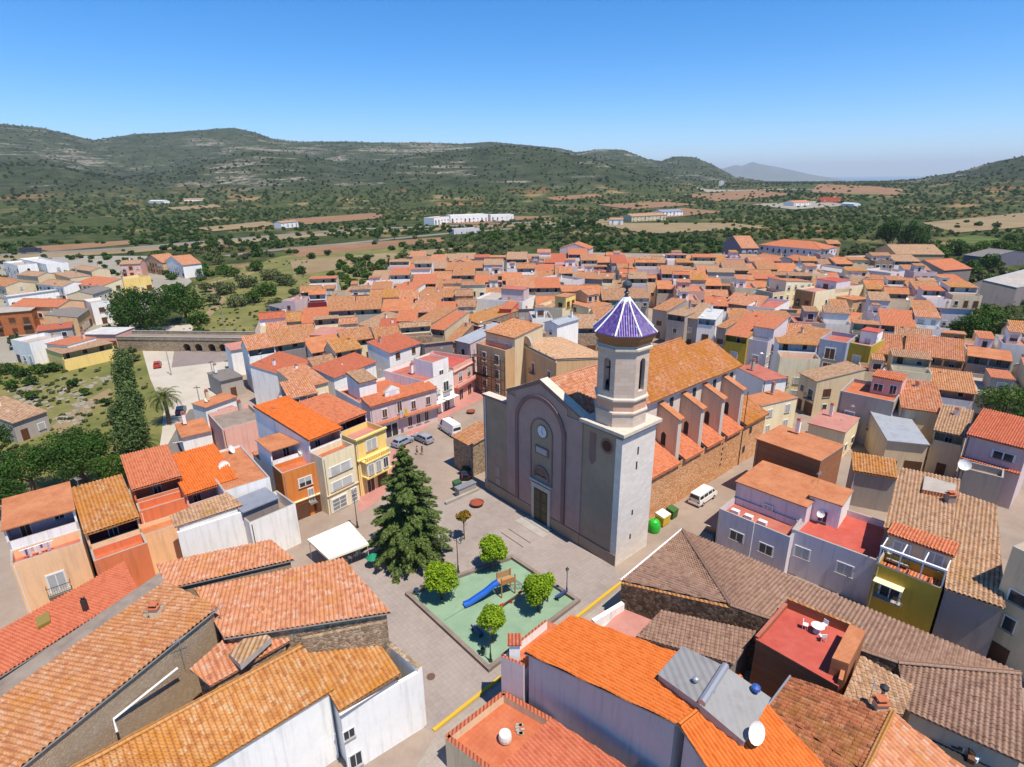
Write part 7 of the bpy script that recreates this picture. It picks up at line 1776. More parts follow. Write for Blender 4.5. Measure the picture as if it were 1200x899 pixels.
def palm(label, px, py, zc, rpx, n=34):
    p = at(px, py, zc); depth = p.y*cos(P)+(H-zc)*sin(P); r = rpx*depth/F
    root = empty('palm_tree', (p.x, p.y, 0), 0, label, 'palm', 'palm trees by the street')
    mb = MB(); mb.tube([(0, 0, -.1), (.05, 0, zc*.5), (0, 0, zc-.2), (0, 0, zc+.3)], [.42, .36, .4, .5], BARK, 10); mb.build('trunk', root)
    mb = MB(); pm = leafm('palm_leaves', (84, 104, 44), (150, 156, 76)); rg = random.Random(int(px))
    for k in range(n):
        a = k*2.39996; e0 = 1.35-1.75*(k/n); L = r*rg.uniform(.85, 1.05); pts = []; pos_ = Vector((0, 0, zc+.2)); el = e0
        dirh = Vector((cos(a), sin(a), 0)); sd = Vector((-sin(a), cos(a), 0))
        for s in range(9):
            pts.append(pos_.copy()); pos_ = pos_+(dirh*cos(el)+Vector((0, 0, sin(el))))*(L/7.5); el -= .19+.05*s*.3
        for i in range(1, 9):
            for hlf in (0, .5):
                if i == 8 and hlf: continue
                c_ = pts[i] if not hlf else (pts[i]+pts[min(8, i+1)])/2
                t = (pts[min(8, i+1)]-pts[i-1]).normalized(); ll = L*.2*sin(pi*min(.95, (i+hlf)/9+.05))+.12
                for sg in (-1, 1):
                    tip = c_+sd*sg*ll+t*ll*.5-Vector((0, 0, ll*.35)); mb.face([c_-t*.07, c_+t*.1, tip], pm)
        mb.tube(pts, .03, pm, 4, False)
    mb.build('fronds', root)
palm('tall date palm at the kerb beside the parked dark blue car', 192, 467, 5.4, 21)
palm('lower palm in the thicket left of the kerb, near the date palm', 166, 522, 3.2, 20, 26)
palm('low palm hidden among the trees behind the left-hand houses', 148, 545, 3.0, 18, 24)

# ================================================================== scattered ground cover (uncountable)
def gn_scatter(name, pts, scales, src, label, cat):
    me = bpy.data.meshes.new(name); me.from_pydata(pts, [], [])
    at_ = me.attributes.new('scl', 'FLOAT', 'POINT'); at_.data.foreach_set('value', scales)
    o = bpy.data.objects.new(name, me); COL.objects.link(o); o['kind'] = 'stuff'; o['label'] = label; o['category'] = cat
    ng = bpy.data.node_groups.new(name, 'GeometryNodeTree')
    ng.interface.new_socket('Geometry', in_out='INPUT', socket_type='NodeSocketGeometry'); ng.interface.new_socket('Geometry', in_out='OUTPUT', socket_type='NodeSocketGeometry')
    gi, go = ng.nodes.new('NodeGroupInput'), ng.nodes.new('NodeGroupOutput')
    ip = ng.nodes.new('GeometryNodeInstanceOnPoints'); oi = ng.nodes.new('GeometryNodeObjectInfo'); oi.inputs['Object'].default_value = src; oi.inputs['As Instance'].default_value = True
    na = ng.nodes.new('GeometryNodeInputNamedAttribute'); na.data_type = 'FLOAT'; na.inputs['Name'].default_value = 'scl'
    rv = ng.nodes.new('FunctionNodeRandomValue'); rv.data_type = 'FLOAT_VECTOR'; rv.inputs[0].default_value = (-.12, -.12, 0); rv.inputs[1].default_value = (.12, .12, 6.28)
    ng.links.new(gi.outputs[0], ip.inputs['Points']); ng.links.new(oi.outputs['Geometry'], ip.inputs['Instance']); ng.links.new(na.outputs[0], ip.inputs['Scale']); ng.links.new(rv.outputs[0], ip.inputs['Rotation'])
    ng.links.new(ip.outputs[0], go.inputs[0])
    md = o.modifiers.new('scatter', 'NODES'); md.node_group = ng
    return o
def src(name, mat, n, size, asp, seed, lobes=5):
    me = leaf_mesh(name, crown_lobes(1, 1, asp, asp*.75, lobes, seed), n, size, mat, seed)
    return bpy.data.objects.new(name, me)
def seg_d(p, a, b):
    ab = b-a; t = max(0, min(1, (p-a).dot(ab)/ab.length_squared)); return (p-(a+ab*t)).length
ROADS = [([at(x, y).to_2d() for x, y in [(-420, 318), (-200, 309), (0, 299), (80, 295), (150, 291), (220, 285), (290, 279), (360, 273), (430, 268), (500, 266), (560, 263), (640, 260), (720, 257)]], 10),
         ([at(x, y).to_2d() for x, y in [(265, 300), (290, 297), (340, 291), (400, 286), (450, 281), (520, 274), (600, 268), (680, 264)]], 7),
         ([at(x, y).to_2d() for x, y in [(240, 372), (262, 352), (248, 340), (252, 330), (290, 322)]], 3)]
TOWNW = [at(x, y).to_2d() for x, y in TOWN]; WESTW = [at(x, y).to_2d() for x, y in [(-220, 297), (60, 298), (200, 300), (228, 330), (240, 400), (140, 424), (60, 424), (-300, 430)]]
SLOPE = [at(x, y).to_2d() for x, y in [(-200, 430), (60, 424), (150, 420), (172, 440), (186, 520), (150, 570), (-300, 620)]]
MEAD = [at(x, y).to_2d() for x, y in [(225, 335), (330, 300), (470, 284), (500, 304), (430, 342), (350, 356), (305, 372), (290, 404), (205, 400)]]
RIVB = [at(x, y).to_2d() for x, y in [(130, 380), (292, 380), (292, 420), (270, 480), (225, 560), (160, 560), (160, 420), (130, 410)]]
BLD = [(sum((p for p in f), Vector((0, 0)))/4, 14) for f in FOOT if hypot(f[0][0], f[0][1]) > 380]
def blocked(p):
    if inside(p, WESTW): return sc.random() < .45 or any((p-c_).length < 9.5 for c_ in WF)
    if inside(p, RIVB) or inside(p, TOWNW) or inside(p, SLOPE): return True
    r = p.length
    if r < 1000:
        for R_, w_ in ROADS:
            for a, b in zip(R_, R_[1:]):
                if seg_d(p, a, b) < w_: return True
    for c_, rr in BLD:
        if (p-c_).length < rr: return True
    for f in FPOLY:
        if inside(p, f): return sc.random() < .86
    return False
RIPA = [at(x, y).to_2d() for x, y in [(420, 306), (470, 290), (560, 277), (700, 274), (870, 274), (870, 290), (700, 287), (600, 290), (535, 300), (440, 330)]]
WF = [(f[0]+f[1]+f[2]+f[3])/4 for f in FOOT if f[0][0] < -60]
sc = random.Random(99); PTS = {k: ([], []) for k in range(4)}
r = 150.0
while r < 4200:
    step = 4.6+r*.0098
    a = radians(-50)
    while a < radians(50):
        aa = a+sc.uniform(-.5, .5)*step/r; rr = r+sc.uniform(-.5, .5)*step
        a += step/r
        p = Vector((rr*sin(aa), rr*cos(aa)))
        if blocked(p): continue
        dens = mnoise.noise((p.x/90, p.y/90, 2.2))*.9+mnoise.noise((p.x/30, p.y/30, 5))*.5
        thr = -.2 if rr < 1200 else -.3
        if inside(p, MEAD): thr = .42
        if inside(p, RIPA): thr = -9
        if dens < thr: continue
        z = terr(p.x, p.y+2)
        field = mnoise.noise((p.x/160, p.y/160, 7.7))
        k = 0 if field > .15 else (1 if field > -.15 else 2)
        if rr > 1100 and z > 25:
            if sc.random() < .4: continue
            k = 3
        if sc.random() < .18: k = sc.randrange(3)
        s = sc.uniform(1.3, 2.7) if rr < 1100 else sc.uniform(1.2, 3.4)*(1+rr/9000)
        if sc.random() < .06 and rr < 1500: s *= 1.6
        PTS[k][0].append((p.x, p.y, z-.1)); PTS[k][1].append(s)
    r += step*.95
for k, (nm, mk, lab) in enumerate([('orchard_cover', 'mid', 'green orchards and hedges spread over the valley floor'), ('olive_grove', 'olive', 'grey-green olive groves spread over the valley floor'), ('woodland', 'dark', 'dark green pines and scrub dotted over the valley and hills'), ('hill_scrub', 'scrub', 'low dark scrub covering the hillsides')]):
    so_ = src('foliage_clump', LM_[mk](), 150, .30, .8, 11+k)
    gn_scatter(nm, PTS[k][0], PTS[k][1], so_, lab, 'vegetation')
    print(nm, len(PTS[k][0]))
# rocks and tufts on the slope
def rock_src():
    mb = MB(); rg = random.Random(2)
    bm = bmesh.new(); bmesh.ops.create_icosphere(bm, subdivisions=2, radius=1)
    for v in bm.verts: v.co *= 1+.35*mnoise.noise(v.co*1.7); v.co.z *= .45
    me = bpy.data.meshes.new('boulder'); bm.to_mesh(me); bm.free(); me.materials.append(floor_m('limestone', (166, 154, 136), (196, 186, 170), .8, k=.6)); return bpy.data.objects.new('boulder', me)
pts, sl_ = [], []
rgn = [(30, 455, 22, 8), (90, 452, 26, 10), (50, 475, 24, 9), (100, 476, 20, 9), (25, 470, 16, 6), (120, 445, 14, 6), (80, 490, 20, 8), (75, 465, 30, 12)]
for _ in range(240):
    x, y, sx, sy = sc.choice(rgn); p = at(sc.gauss(x, sx*.45), sc.gauss(y, sy*.45))
    pts.append((p.x, p.y, 0.02)); sl_.append(sc.uniform(.15, .85)**1.4)
gn_scatter('rocks', pts, sl_, rock_src(), 'pale limestone rocks strewn over the slope at the left', 'rocks')
pts, sl_ = [], []
for _ in range(700):
    if sc.random() < .5: p = at(sc.uniform(-60, 175), sc.uniform(430, 545))
    else: p = at(sc.uniform(215, 360), sc.uniform(300, 398))
    q = p.to_2d()
    if not (inside(q, SLOPE) or inside(q, MEAD)): continue
    pts.append((p.x, p.y, 0)); sl_.append(sc.uniform(.25, .8))
gn_scatter('weeds', pts, sl_, src('weed_clump', LM_['olive'](), 110, .3, .6, 31), 'tufts of weeds and dry grass on the slope and meadow', 'weeds')

# ================================================================== BRIDGE
def bridge():
    a, b = at(140, 411), at(288, 413); d = (b-a); L = d.length; ang = atan2(d.y, d.x)
    root = empty('bridge', a, ang, 'low stone bridge with four dark arched openings crossing the dry river bed', 'bridge')
    ST = stone('bridge_stone', [(176, 150, 120), (200, 176, 146), (218, 198, 170)], 2.0, (190, 168, 140), k=.62)
    ht = 3.3; mb = MB(); xs = []
    ex = d.normalized()
    for px in (220, 234, 250, 263): 
        q = at(px, 412); xs.append((q-a).dot(ex))
    hw, zs = 1.05, 1.25; cur = 0
    for x in xs:
        mb.face([(cur, 0, 0), (x-hw, 0, 0), (x-hw, 0, ht), (cur, 0, ht)], ST)
        arc = [(x-hw*cos(pi*i/12), zs+hw*sin(pi*i/12)) for i in range(13)]
        for (s0, z0), (s1, z1) in zip(arc, arc[1:]):
            mb.face([(s0, 0, z0), (s1, 0, z1), (s1, 0, ht), (s0, 0, ht)], ST); mb.face([(s1, 0, z1), (s0, 0, z0), (s0, 5, z0), (s1, 5, z1)], ST)
        mb.face([(x-hw, 0, 0), (x-hw, 5, 0), (x-hw, 5, zs), (x-hw, 0, zs)], ST); mb.face([(x+hw, 5, 0), (x+hw, 0, 0), (x+hw, 0, zs), (x+hw, 5, zs)], ST)
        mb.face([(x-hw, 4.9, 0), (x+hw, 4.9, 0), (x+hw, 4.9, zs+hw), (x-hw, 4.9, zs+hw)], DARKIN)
        cur = x+hw
    mb.face([(cur, 0, 0), (L, 0, 0), (L, 0, ht), (cur, 0, ht)], ST)
    mb.face([(L, 6.5, 0), (0, 6.5, 0), (0, 6.5, ht), (L, 6.5, ht)], ST); mb.face([(0, 6.5, 0), (0, 0, 0), (0, 0, ht), (0, 6.5, ht)], ST); mb.face([(L, 0, 0), (L, 6.5, 0), (L, 6.5, ht), (L, 0, ht)], ST)
    mb.build('arch_wall', root)
    mb = MB(); mb.face([(-.0, .0, ht), (L, .0, ht), (L, 6.5, ht), (-.0, 6.5, ht)], floor_m('bridge_road', (168, 156, 146), (184, 172, 160), .2, k=.55)); mb.build('deck', root)
    for y in (-.15, 6.3):
        mb = MB(); mb.box(0, L, y, y+.35, ht+.001, ht+.85, ST); mb.box(-.05, L+.05, y-.05, y+.4, ht+.851, ht+.95, CONC, True); mb.build('parapet', root)
bridge()
def pole(label, px, py, h, group='utility poles', lamp=False):
    p = at(px, py); t = empty('utility_pole', p, random.random()*3, label, 'pole', group)
    mb = MB(); mb.tube([(0, 0, 0), (0, 0, h)], [.13, .08], CONC if not lamp else GALV, 7); mb.build('post', t)
    mb = MB(); mb.box(-.6, .6, -.05, .05, h-.5, h-.38, FRAMEB, True); mb.build('crossbar', t)
pole('utility pole beside the gravel track just below the bridge', 201, 440, 8); pole('thin pole at the right edge of the gravel track', 254, 462, 8); pole('thin pole by the village street above the orange strip roof', 238, 490, 7); pole('pale pole standing behind the bridge parapet', 264, 388, 7)

# ================================================================== VEHICLES
RUBB = plain('tyre_rubber', (.02, .02, .02, 1), .8); RIM = plain('wheel_rim', (.5, .5, .52, 1), .35, .5, .6); HL = plain('headlight_glass', (.75, .78, .8, 1), .15); TL = plain('tail_light_red', (.45, .02, .02, 1), .3)
TINT = plain('tinted_window', (.02, .022, .026, 1), .08, .6)
def wheel(root, x, y, r):
    mb = MB(); mb.tube([(0, -.11, 0), (0, .11, 0)], r, RUBB, 16); w_ = mb.build('wheel', root); w_.location = (x, y, r)
    m2 = MB(); m2.tube([(0, -.115, 0), (0, .115, 0)], r*.6, RIM, 12); m2.build('rim', w_)
def car(label, loc, heading, col, kind='hatch', group='parked cars', cat='car', name='parked_car'):
    """x forward"""
    t = empty(name, loc, heading, label, cat, group)
    pm = plain('paint_%d_%d_%d' % col, alb(col, .85), .25, .6)
    if kind in ('hatch', 'estate', 'suv'):
        L, W_, Hh = (4.1, 1.74, 1.48) if kind != 'estate' else (4.5, 1.78, 1.5)
        body = [(-L/2, .35), (L/2-.05, .35), (L/2, .6), (L/2-.1, .78), (L*.23, .95), (-L/2+.08, .98), (-L/2, .7)]
        cabin = [(L*.24, .93), (L*.06, Hh-.04), (-.05*L, Hh), (-L*.33 if kind == 'hatch' else -L*.4, Hh-.05), (-L/2+.1, .96)]
    else:
        L, W_, Hh = (4.9, 1.9, 1.95) if kind == 'van' else (5.6, 2.05, 2.5)
        body = [(-L/2, .4), (L/2-.05, .4), (L/2, .7), (L/2-.05, .98), (L*.40, 1.15), (-L/2, 1.12)]
        cabin = [(L*.405, 1.12), (L*.28, Hh-.08), (L*.22, Hh), (-L/2+.06, Hh-.02), (-L/2, 1.1)]
    mb = MB(); hw = W_/2
    def extr(prof, w0, w1, zt, mat):
        zlo = min(z for _, z in prof)
        def yw(z): return w0+(w1-w0)*((z-zlo)/(zt-zlo))
        Lp = [(x, -yw(z), z) for x, z in prof]; Rp = [(x, yw(z), z) for x, z in prof]
        mb.face(Lp, mat); mb.face(Rp[::-1], mat)
        for i in range(len(prof)):
            j = (i+1) % len(prof); mb.face([Lp[j], Lp[i], Rp[i], Rp[j]], mat)
        return yw
    extr(body, hw, hw-.03, 1.1, pm); yw = extr(cabin, hw-.05, hw-.22, Hh, pm)
    mb.box(-L/2-.06, -L/2+.15, -hw+.05, hw-.05, .3, .55, pm, True); mb.box(L/2-.15, L/2+.05, -hw+.08, hw-.08, .28, .52, pm, True)
    ob = mb.build('body', t); bv_ = ob.modifiers.new('bevel', 'BEVEL'); bv_.width = .05; bv_.segments = 2; bv_.limit_method = 'ANGLE'
    # glass set 1 cm proud
    g = MB(); c = cabin
    def side(x0, x1, z0, z1, xs0=None, xs1=None):
        for sg in (-1, 1):
            q = [(x0, sg*(yw(z0)+.012), z0), (x1, sg*(yw(z0)+.012), z0), (xs1 if xs1 is not None else x1, sg*(yw(z1)+.012), z1), (xs0 if xs0 is not None else x0, sg*(yw(z1)+.012), z1)]
            g.face(q if sg < 0 else q[::-1], TINT)
    zb, ztp = c[0][1]+.06, Hh-.13
    if kind in ('hatch', 'estate', 'suv'):
        side(-L*.02+.03, L*.2, zb, ztp, -L*.02+.03, L*.07); side(-L*.2, -L*.02-.03, zb, ztp); side(-L*.4, -L*.2-.06, zb, ztp, -L*.36)
    else:
        side(L*.22, L*.375, zb+.05, ztp-.15, L*.22, L*.29)
        if kind == 'van': side(L*.0, L*.19, zb+.05, ztp-.12); side(-L*.24, -L*.03, zb+.05, ztp-.12); side(-L*.46, -L*.27, zb+.05, ztp-.12)
    A, B_ = Vector((c[0][0], 0, c[0][1])), Vector((c[1][0], 0, c[1][1])); n_ = Vector(((B_-A).z, 0, -(B_-A).x)).normalized()*.012
    p0, p1 = A.lerp(B_, .1)+n_, A.lerp(B_, .9)+n_
    g.face([(p0.x, -hw+.16, p0.z), (p0.x, hw-.16, p0.z), (p1.x, hw-.28, p1.z), (p1.x, -hw+.28, p1.z)], TINT)
    A, B_ = Vector((c[-1][0], 0, c[-1][1])), Vector((c[-2][0], 0, c[-2][1])); n_ = Vector((-(B_-A).z, 0, (B_-A).x)).normalized()*.012
    p0, p1 = A.lerp(B_, .18)+n_, A.lerp(B_, .85 if kind != 'bigvan' else .6)+n_
    g.face([(p0.x, hw-.2, p0.z), (p0.x, -hw+.2, p0.z), (p1.x, -hw+.28, p1.z), (p1.x, hw-.28, p1.z)], TINT)
    g.build('windows', t)
    r_ = .32 if kind != 'bigvan' else .35
    for x in (L*.31, -L*.3):
        for y in (-hw+.08, hw-.08): wheel(t, x, y, r_)
    for y in (-hw+.28, hw-.28):
        m2 = MB(); m2.box(L/2-.06, L/2+.015, y-.17, y+.17, .62, .78, HL, True); m2.build('headlight', t)
        m2 = MB(); m2.box(-L/2-.02, -L/2+.05, y-.1, y+.1, .68, .95, TL, True); m2.build('tail_light', t)
    return t
def place(px0, px1, z=0):      # heading from rear pixel to front pixel on the ground
    a, b = at(*px0), at(*px1); c = (a+b)/2; c.z = .05; return c, atan2((b-a).y, (b-a).x)
c_, hd_ = place((505, 521), (486, 513)); car('silver estate car parked in the square left of the white van', c_, hd_, (150, 154, 164), 'estate')
c_, hd_ = place((538, 514), (517, 500)); car('large white panel van parked in the square left of the church', c_, hd_, (240, 240, 240), 'bigvan', 'parked vans', 'van', 'parked_van')
c_, hd_ = place((812, 594), (834, 579)); car('white passenger van parked in the lane along the church side wall', c_, hd_, (240, 240, 238), 'van', 'parked vans', 'van', 'parked_van')
c_, hd_ = place((466, 524), (478, 518)); car('pale blue-grey car mostly hidden behind the tip of the conifer', c_, hd_, (150, 160, 176), 'hatch')
c_, hd_ = place((546, 566), (548, 548)); car('black car tucked against the small stone annex', c_, hd_, (20, 22, 26), 'hatch')
c_, hd_ = place((211, 490), (214, 478)); car('dark blue car parked beside the date palm', c_, hd_, (30, 44, 72), 'hatch')
c_, hd_ = place((184, 436), (186, 424)); car('small red car driving down the pale gravel track', c_, hd_, (176, 60, 44), 'hatch', 'parked cars', 'car', 'red_car')
c_, hd_ = place((128, 397), (142, 396)); car('dark car on the road under the huge tree by the bridge', c_, hd_, (24, 26, 30), 'hatch')
c_, hd_ = place((826, 640), (834, 626)); car('dark car in the shade beside the lilac house', c_, hd_, (26, 28, 34), 'hatch')
def lorry(label, px, py, col):
    c = at(px, py); hd = atan2((at(80, 295)-at(0, 299)).y, (at(80, 295)-at(0, 299)).x); c.z = .1
    t = empty('lorry', c, hd, label, 'lorry', None)
    mb = MB(); mb.box(-6, 3.4, -1.25, 1.25, 1.0, 3.9, plain('lorry_tarp', alb(col), .6), True); mb.build('trailer', t)
    mb = MB(); mb.prism([(3.8, -1.2), (6.0, -1.2), (6.0, 1.2), (3.8, 1.2)], .6, 3.4, plain('lorry_cab', alb((60, 70, 90)), .4), bottom=True); mb.box(6.001, 6.02, -1.05, 1.05, 1.9, 3.0, TINT); mb.build('cab', t)
    for x in (-5, -3.8, 4.6):
        for y in (-1.05, 1.05): wheel(t, x, y, .5)
lorry('dark lorry on the motorway at the far left', 37, 297, (60, 64, 74))

# ================================================================== STREET FURNITURE
def lantern(root, x, y, z):
    mb = MB(); mb.lathe([(.09, 0), (.2, .42), (.22, .45), (.05, .62), (.03, .72), (0, .74)], DARKM, 8, smooth=False); o = mb.build('lantern', root); o.location = (x, y, z)
    m2 = MB(); m2.lathe([(.095, .03), (.19, .38)], plain('lamp_glass', (.6, .58, .5, 1), .2), 8); g_ = m2.build('glass', o)
    g_.scale = (1.03, 1.03, 1)
def lamp(label, px, py, h=3.9, arms=0):
    t = empty('street_lamp', at(px, py, .05), AU, label, 'street lamp', 'black iron street lamps')
    mb = MB(); mb.lathe([(.2, 0), (.2, .15), (.12, .3), (.1, .9), (.06, 1.1), (.045, h*.7), (.045, h)], DARKM, 10); mb.build('post', t)
    if arms:
        mb = MB(); mb.tube([(-.85, 0, h-.25), (-.5, 0, h-.55), (0, 0, h-.35), (.5, 0, h-.55), (.85, 0, h-.25)], .035, DARKM, 6); mb.build('arm', t)
        lantern(t, -.85, 0, h-.2); lantern(t, .85, 0, h-.2)
    else: lantern(t, 0, 0, h)
lamp('double-armed black street lamp left of the playground', 537, 671, 4.9, 1)
lamp('black street lamp at the right corner of the playground', 664, 697, 3.1); lamp('tall black street lamp at the bottom corner of the playground', 575, 775, 3.6)
lamp('black street lamp in front of the cream roller-shutter house, above the awning', 419, 618, 4.6)
# slide and tower
def playset():
    b = at(590, 696); foot = at(547, 711); b.z = foot.z = .06; d = (foot-b); ang = atan2(d.y, d.x); L = d.length*1.0
    t = empty('slide', b, ang, 'blue tube-like slide with a small wooden climbing tower on the green playground', 'slide')
    BL = plain('blue_plastic', alb((46, 104, 196), .9), .35, .5); WD = plain('play_wood', alb((206, 150, 96)), .6, var=.1); RD = plain('red_plastic', alb((206, 62, 44)), .4)
    mb = MB(); pts = [(.6, 1.75), (1.2, 1.6), (L*.5, 1.0), (L*.8, .5), (L-.3, .28), (L+.3, .25)]
    for (x0, z0), (x1, z1) in zip(pts, pts[1:]):
        mb.face([(x0, -.32, z0), (x1, -.32, z1), (x1, .32, z1), (x0, .32, z0)], BL)
        for y, s in ((-.32, -1), (.32, 1)):
            mb.face([(x0, y, z0-.04), (x1, y, z1-.04), (x1, y, z1+.26), (x0, y, z0+.26)], BL); mb.face([(x0, y+s*.05, z0-.04), (x1, y+s*.05, z1-.04), (x1, y+s*.05, z1+.26), (x0, y+s*.05, z0+.26)], BL)
            mb.face([(x0, y, z0+.26), (x1, y, z1+.26), (x1, y+s*.05, z1+.26), (x0, y+s*.05, z0+.26)], BL)
        mb.face([(x0, -.37, z0-.05), (x1, -.37, z1-.05), (x1, .37, z1-.05), (x0, .37, z0-.05)], BL)
    mb.build('chute', t)
    for x in (.5, -1.2):
        for y in (-.6, .6): m2 = MB(); m2.box(x-.06, x+.06, y-.06, y+.06, 0, 2.7, WD); m2.build('post', t)
    m2 = MB(); m2.box(-1.25, .55, -.54, .54, 1.6, 1.7, WD, True); m2.build('platform', t)
    m2 = MB()
    for k in range(7): m2.box(-1.15, .45, -.66, -.62, 1.75+k*.12, 1.82+k*.12, WD, True)
    m2.build('panel', t)
    m2 = MB(); m2.box(-1.2, .5, .62, .68, 1.75, 2.4, WD, True); m2.build('panel', t)
    m2 = MB(); m2.tube([(-1.25, -.4, 1.65), (-2.6, -.4, .05)], .04, GALV, 6); m2.tube([(-1.25, .4, 1.65), (-2.6, .4, .05)], .04, GALV, 6)
    for k in range(5): x = -1.4-k*.27; m2.tube([(x, -.4, 1.5-k*.32), (x, .4, 1.5-k*.32)], .03, GALV, 5)
    m2.build('ladder', t)
    m2 = MB(); m2.tube([(L-.2, 0, 0), (L-.2, 0, .24)], .06, RD, 6); m2.build('foot', t)
playset()
a_, b_ = at(586, 715), at(612, 699); d_ = b_-a_; t = empty('seesaw', (a_+b_)/2+Vector((0, 0, .06)), atan2(d_.y, d_.x), 'long dark wooden seesaw with red seats beside the slide', 'seesaw')
mb = MB(); mb.obox((0, 0, .5), (d_.length/2, 0, .12), (0, .07, 0), (0, 0, .05), FRAMEB); mb.build('beam', t)
mb = MB(); mb.lathe([(.16, 0), (.12, .2), (.1, .45)], plain('red_plastic', alb((206, 62, 44)), .4), 8); mb.build('pivot', t)
for s in (-1, 1): mb = MB(); mb.box(-.25, .25, -.15, .15, .56+s*.1, .66+s*.1, plain('red_plastic', alb((206, 62, 44)), .4), True); o = mb.build('seat', t); o.location.x = s*(d_.length/2-.3)
mb = MB(); q0, q1 = at(520, 728), at(545, 713); mb.tube([q0+Vector((0, 0, .075)), q1+Vector((0, 0, .075))], .02, DARKM, 4); tag(mb.build('drain_channel'), 'thin dark drain line across the green playground surface', 'drain')
def bench(label, px, py, rz):
    t = empty('bench', at(px, py, .06), rz, label, 'bench', 'playground benches'); Wd = plain('bench_slats', alb((70, 90, 150)), .5)
    mb = MB()
    for k in range(3): mb.box(-.8, .8, -.2+k*.15, -.08+k*.15, .43, .47, Wd, True)
    mb.build('seat', t); mb = MB()
    for k in range(2): mb.box(-.8, .8, .26, .3, .55+k*.16, .67+k*.16, Wd, True)
    mb.build('backrest', t)
    for x in (-.65, .65): mb = MB(); mb.box(x-.03, x+.03, -.2, .3, 0, .43, DARKM); mb.build('leg', t)
bench('blue slatted bench under the lamp at the right corner of the playground', 657, 700, AU+pi/2); bench('dark bench in the shade of the lower playground tree', 560, 742, AU)
bench('bench beside the right playground tree', 655, 706, AU+pi/2) if False else None
def bin_(label, px, py, col, group='litter bins'):
    t = empty('litter_bin', at(px, py, .05), 0, label, 'bin', group); m_ = plain('bin_%d' % col[0], alb(col), .5)
    mb = MB(); mb.lathe([(.2, .25), (.25, .85), (.22, .85), (.18, .3)], m_, 12); mb.build('bucket', t); mb = MB(); mb.tube([(.3, 0, 0), (.3, 0, 1.0)], .03, DARKM, 6); mb.build('post', t)
bin_('small blue litter bin at the left corner of the playground', 488, 697, (60, 100, 150)); bin_('small dark litter bin near the bottom corner of the playground', 566, 768, (50, 60, 60))
def container(label, px, py, w_, d_, h_, col, lid, rz=AVV, name='waste_container'):
    t = empty(name, at(px, py, .03), rz, label, 'container', 'waste containers')
    m_ = plain('cont_%d_%d' % (col[0], col[1]), alb(col, .8), .45); l_ = plain('lid_%d_%d' % (lid[0], lid[1]), alb(lid, .8), .45)
    mb = MB(); a, b = w_/2, d_/2
    for i, (p, q) in enumerate((((-a, -b), (a, -b)), ((a, -b), (a, b)), ((a, b), (-a, b)), ((-a, b), (-a, -b)))):
        mb.face([(p[0]*.88, p[1]*.88, .15), (q[0]*.88, q[1]*.88, .15), (q[0], q[1], h_*.8), (p[0], p[1], h_*.8)], m_)
    mb.box(-a*1.04, a*1.04, -b*1.06, b*1.06, h_*.8, h_*.86, m_, True); mb.build('bin_body', t)
    mb = MB(); mb.prism([(-a, -b), (a, -b), (a, b), (-a, b)], h_*.861, [h_*.92, h_*.92, h_*1.05, h_*1.05], l_); mb.build('lid', t)
    for x in (-a*.75, a*.75):
        for y in (-b*.7, b*.7): mb = MB(); mb.tube([(0, -.04, 0), (0, .04, 0)], .1, RUBB, 8); o = mb.build('wheel', t); o.location = (x, y, .1)
t = empty('bottle_bank', at(766, 622, .03), 0, 'bright green domed bottle bank at the foot of the bell tower', 'bottle bank'); GRN = plain('bright_green_plastic', alb((40, 190, 50), .85), .35, .5)
mb = MB(); mb.lathe([(.75, 0), (.85, .3), (.86, .9), (.8, 1.25), (.6, 1.6), (.3, 1.78), (0, 1.82)], GRN, 20); mb.build('shell', t)
for k in range(2): mb = MB(); mb.lathe([(.16, 0), (.16, .06), (0, .06)], DARKIN, 10); o = mb.build('hole', t); o.location = (.6*cos(-1.6+k*1.2), .6*sin(-1.6+k*1.2), 1.45); o.rotation_euler = (0, radians(55), -1.6+k*1.2)
mb = MB(); mb.tube([(0, 0, 1.8), (0, 0, 1.98)], .06, DARKM, 6); mb.build('lifting_hook', t)
container('yellow recycling container with a white lid beside the green bottle bank', 776, 614, 1.7, 1.4, 1.75, (226, 190, 50), (236, 232, 224)); container('dark green waste container right of the yellow one by the church wall', 787, 606, 1.3, 1.2, 1.5, (60, 104, 50), (70, 110, 56))
container('dark green waste container standing in the car park near the annex', 536, 574, 1.2, .9, 1.5, (66, 104, 66), (60, 96, 60))
def planter(label, px, py, r):
    t = empty('planter', at(px, py, .05), 0, label, 'planter', 'round red-brown planters'); m_ = plain('rust_red_bowl', alb((150, 70, 52)), .6)
    mb = MB(); mb.lathe([(r*.55, 0), (r*.95, .4), (r, .5), (r*.9, .5), (r*.8, .4)], m_, 20); mb.build('bowl', t)
    mb = MB(); mb.lathe([(r*.84, .4), (r*.5, .46), (0, .5)], plain('planter_soil', alb((170, 84, 60)), .9), 16); mb.build('soil', t)
planter('large round red-brown planter bowl near the left end of the church front', 559, 592, 1.05); planter('red-brown planter on the red paving right of the white van', 552, 484, .9); planter('red-brown planter behind the white van', 526, 493, .9)
mb = MB(); mb.lathe([(.0, .02), (.42, .02), (.42, 0)][::-1], plain('cast_iron_lid', alb((120, 92, 74)), .6), 20); o = mb.build('manhole_cover'); o.location = at(505, 793, .055); tag(o, 'round rusty manhole cover in the street by the white corner building', 'manhole')
# service kiosk wall at the end of the square
t = empty('low_kiosk', at(546, 578, .05), AVV, 'low pale service wall with metal boxes beside the green container', 'kiosk')
mb = MB(); mb.box(-1.6, 1.6, -.5, .5, 0, 1.4, CONC); mb.build('body', t); mb = MB(); mb.box(-1.7, 1.7, -.6, .6, 1.401, 1.5, GALV, True); mb.build('lid', t)
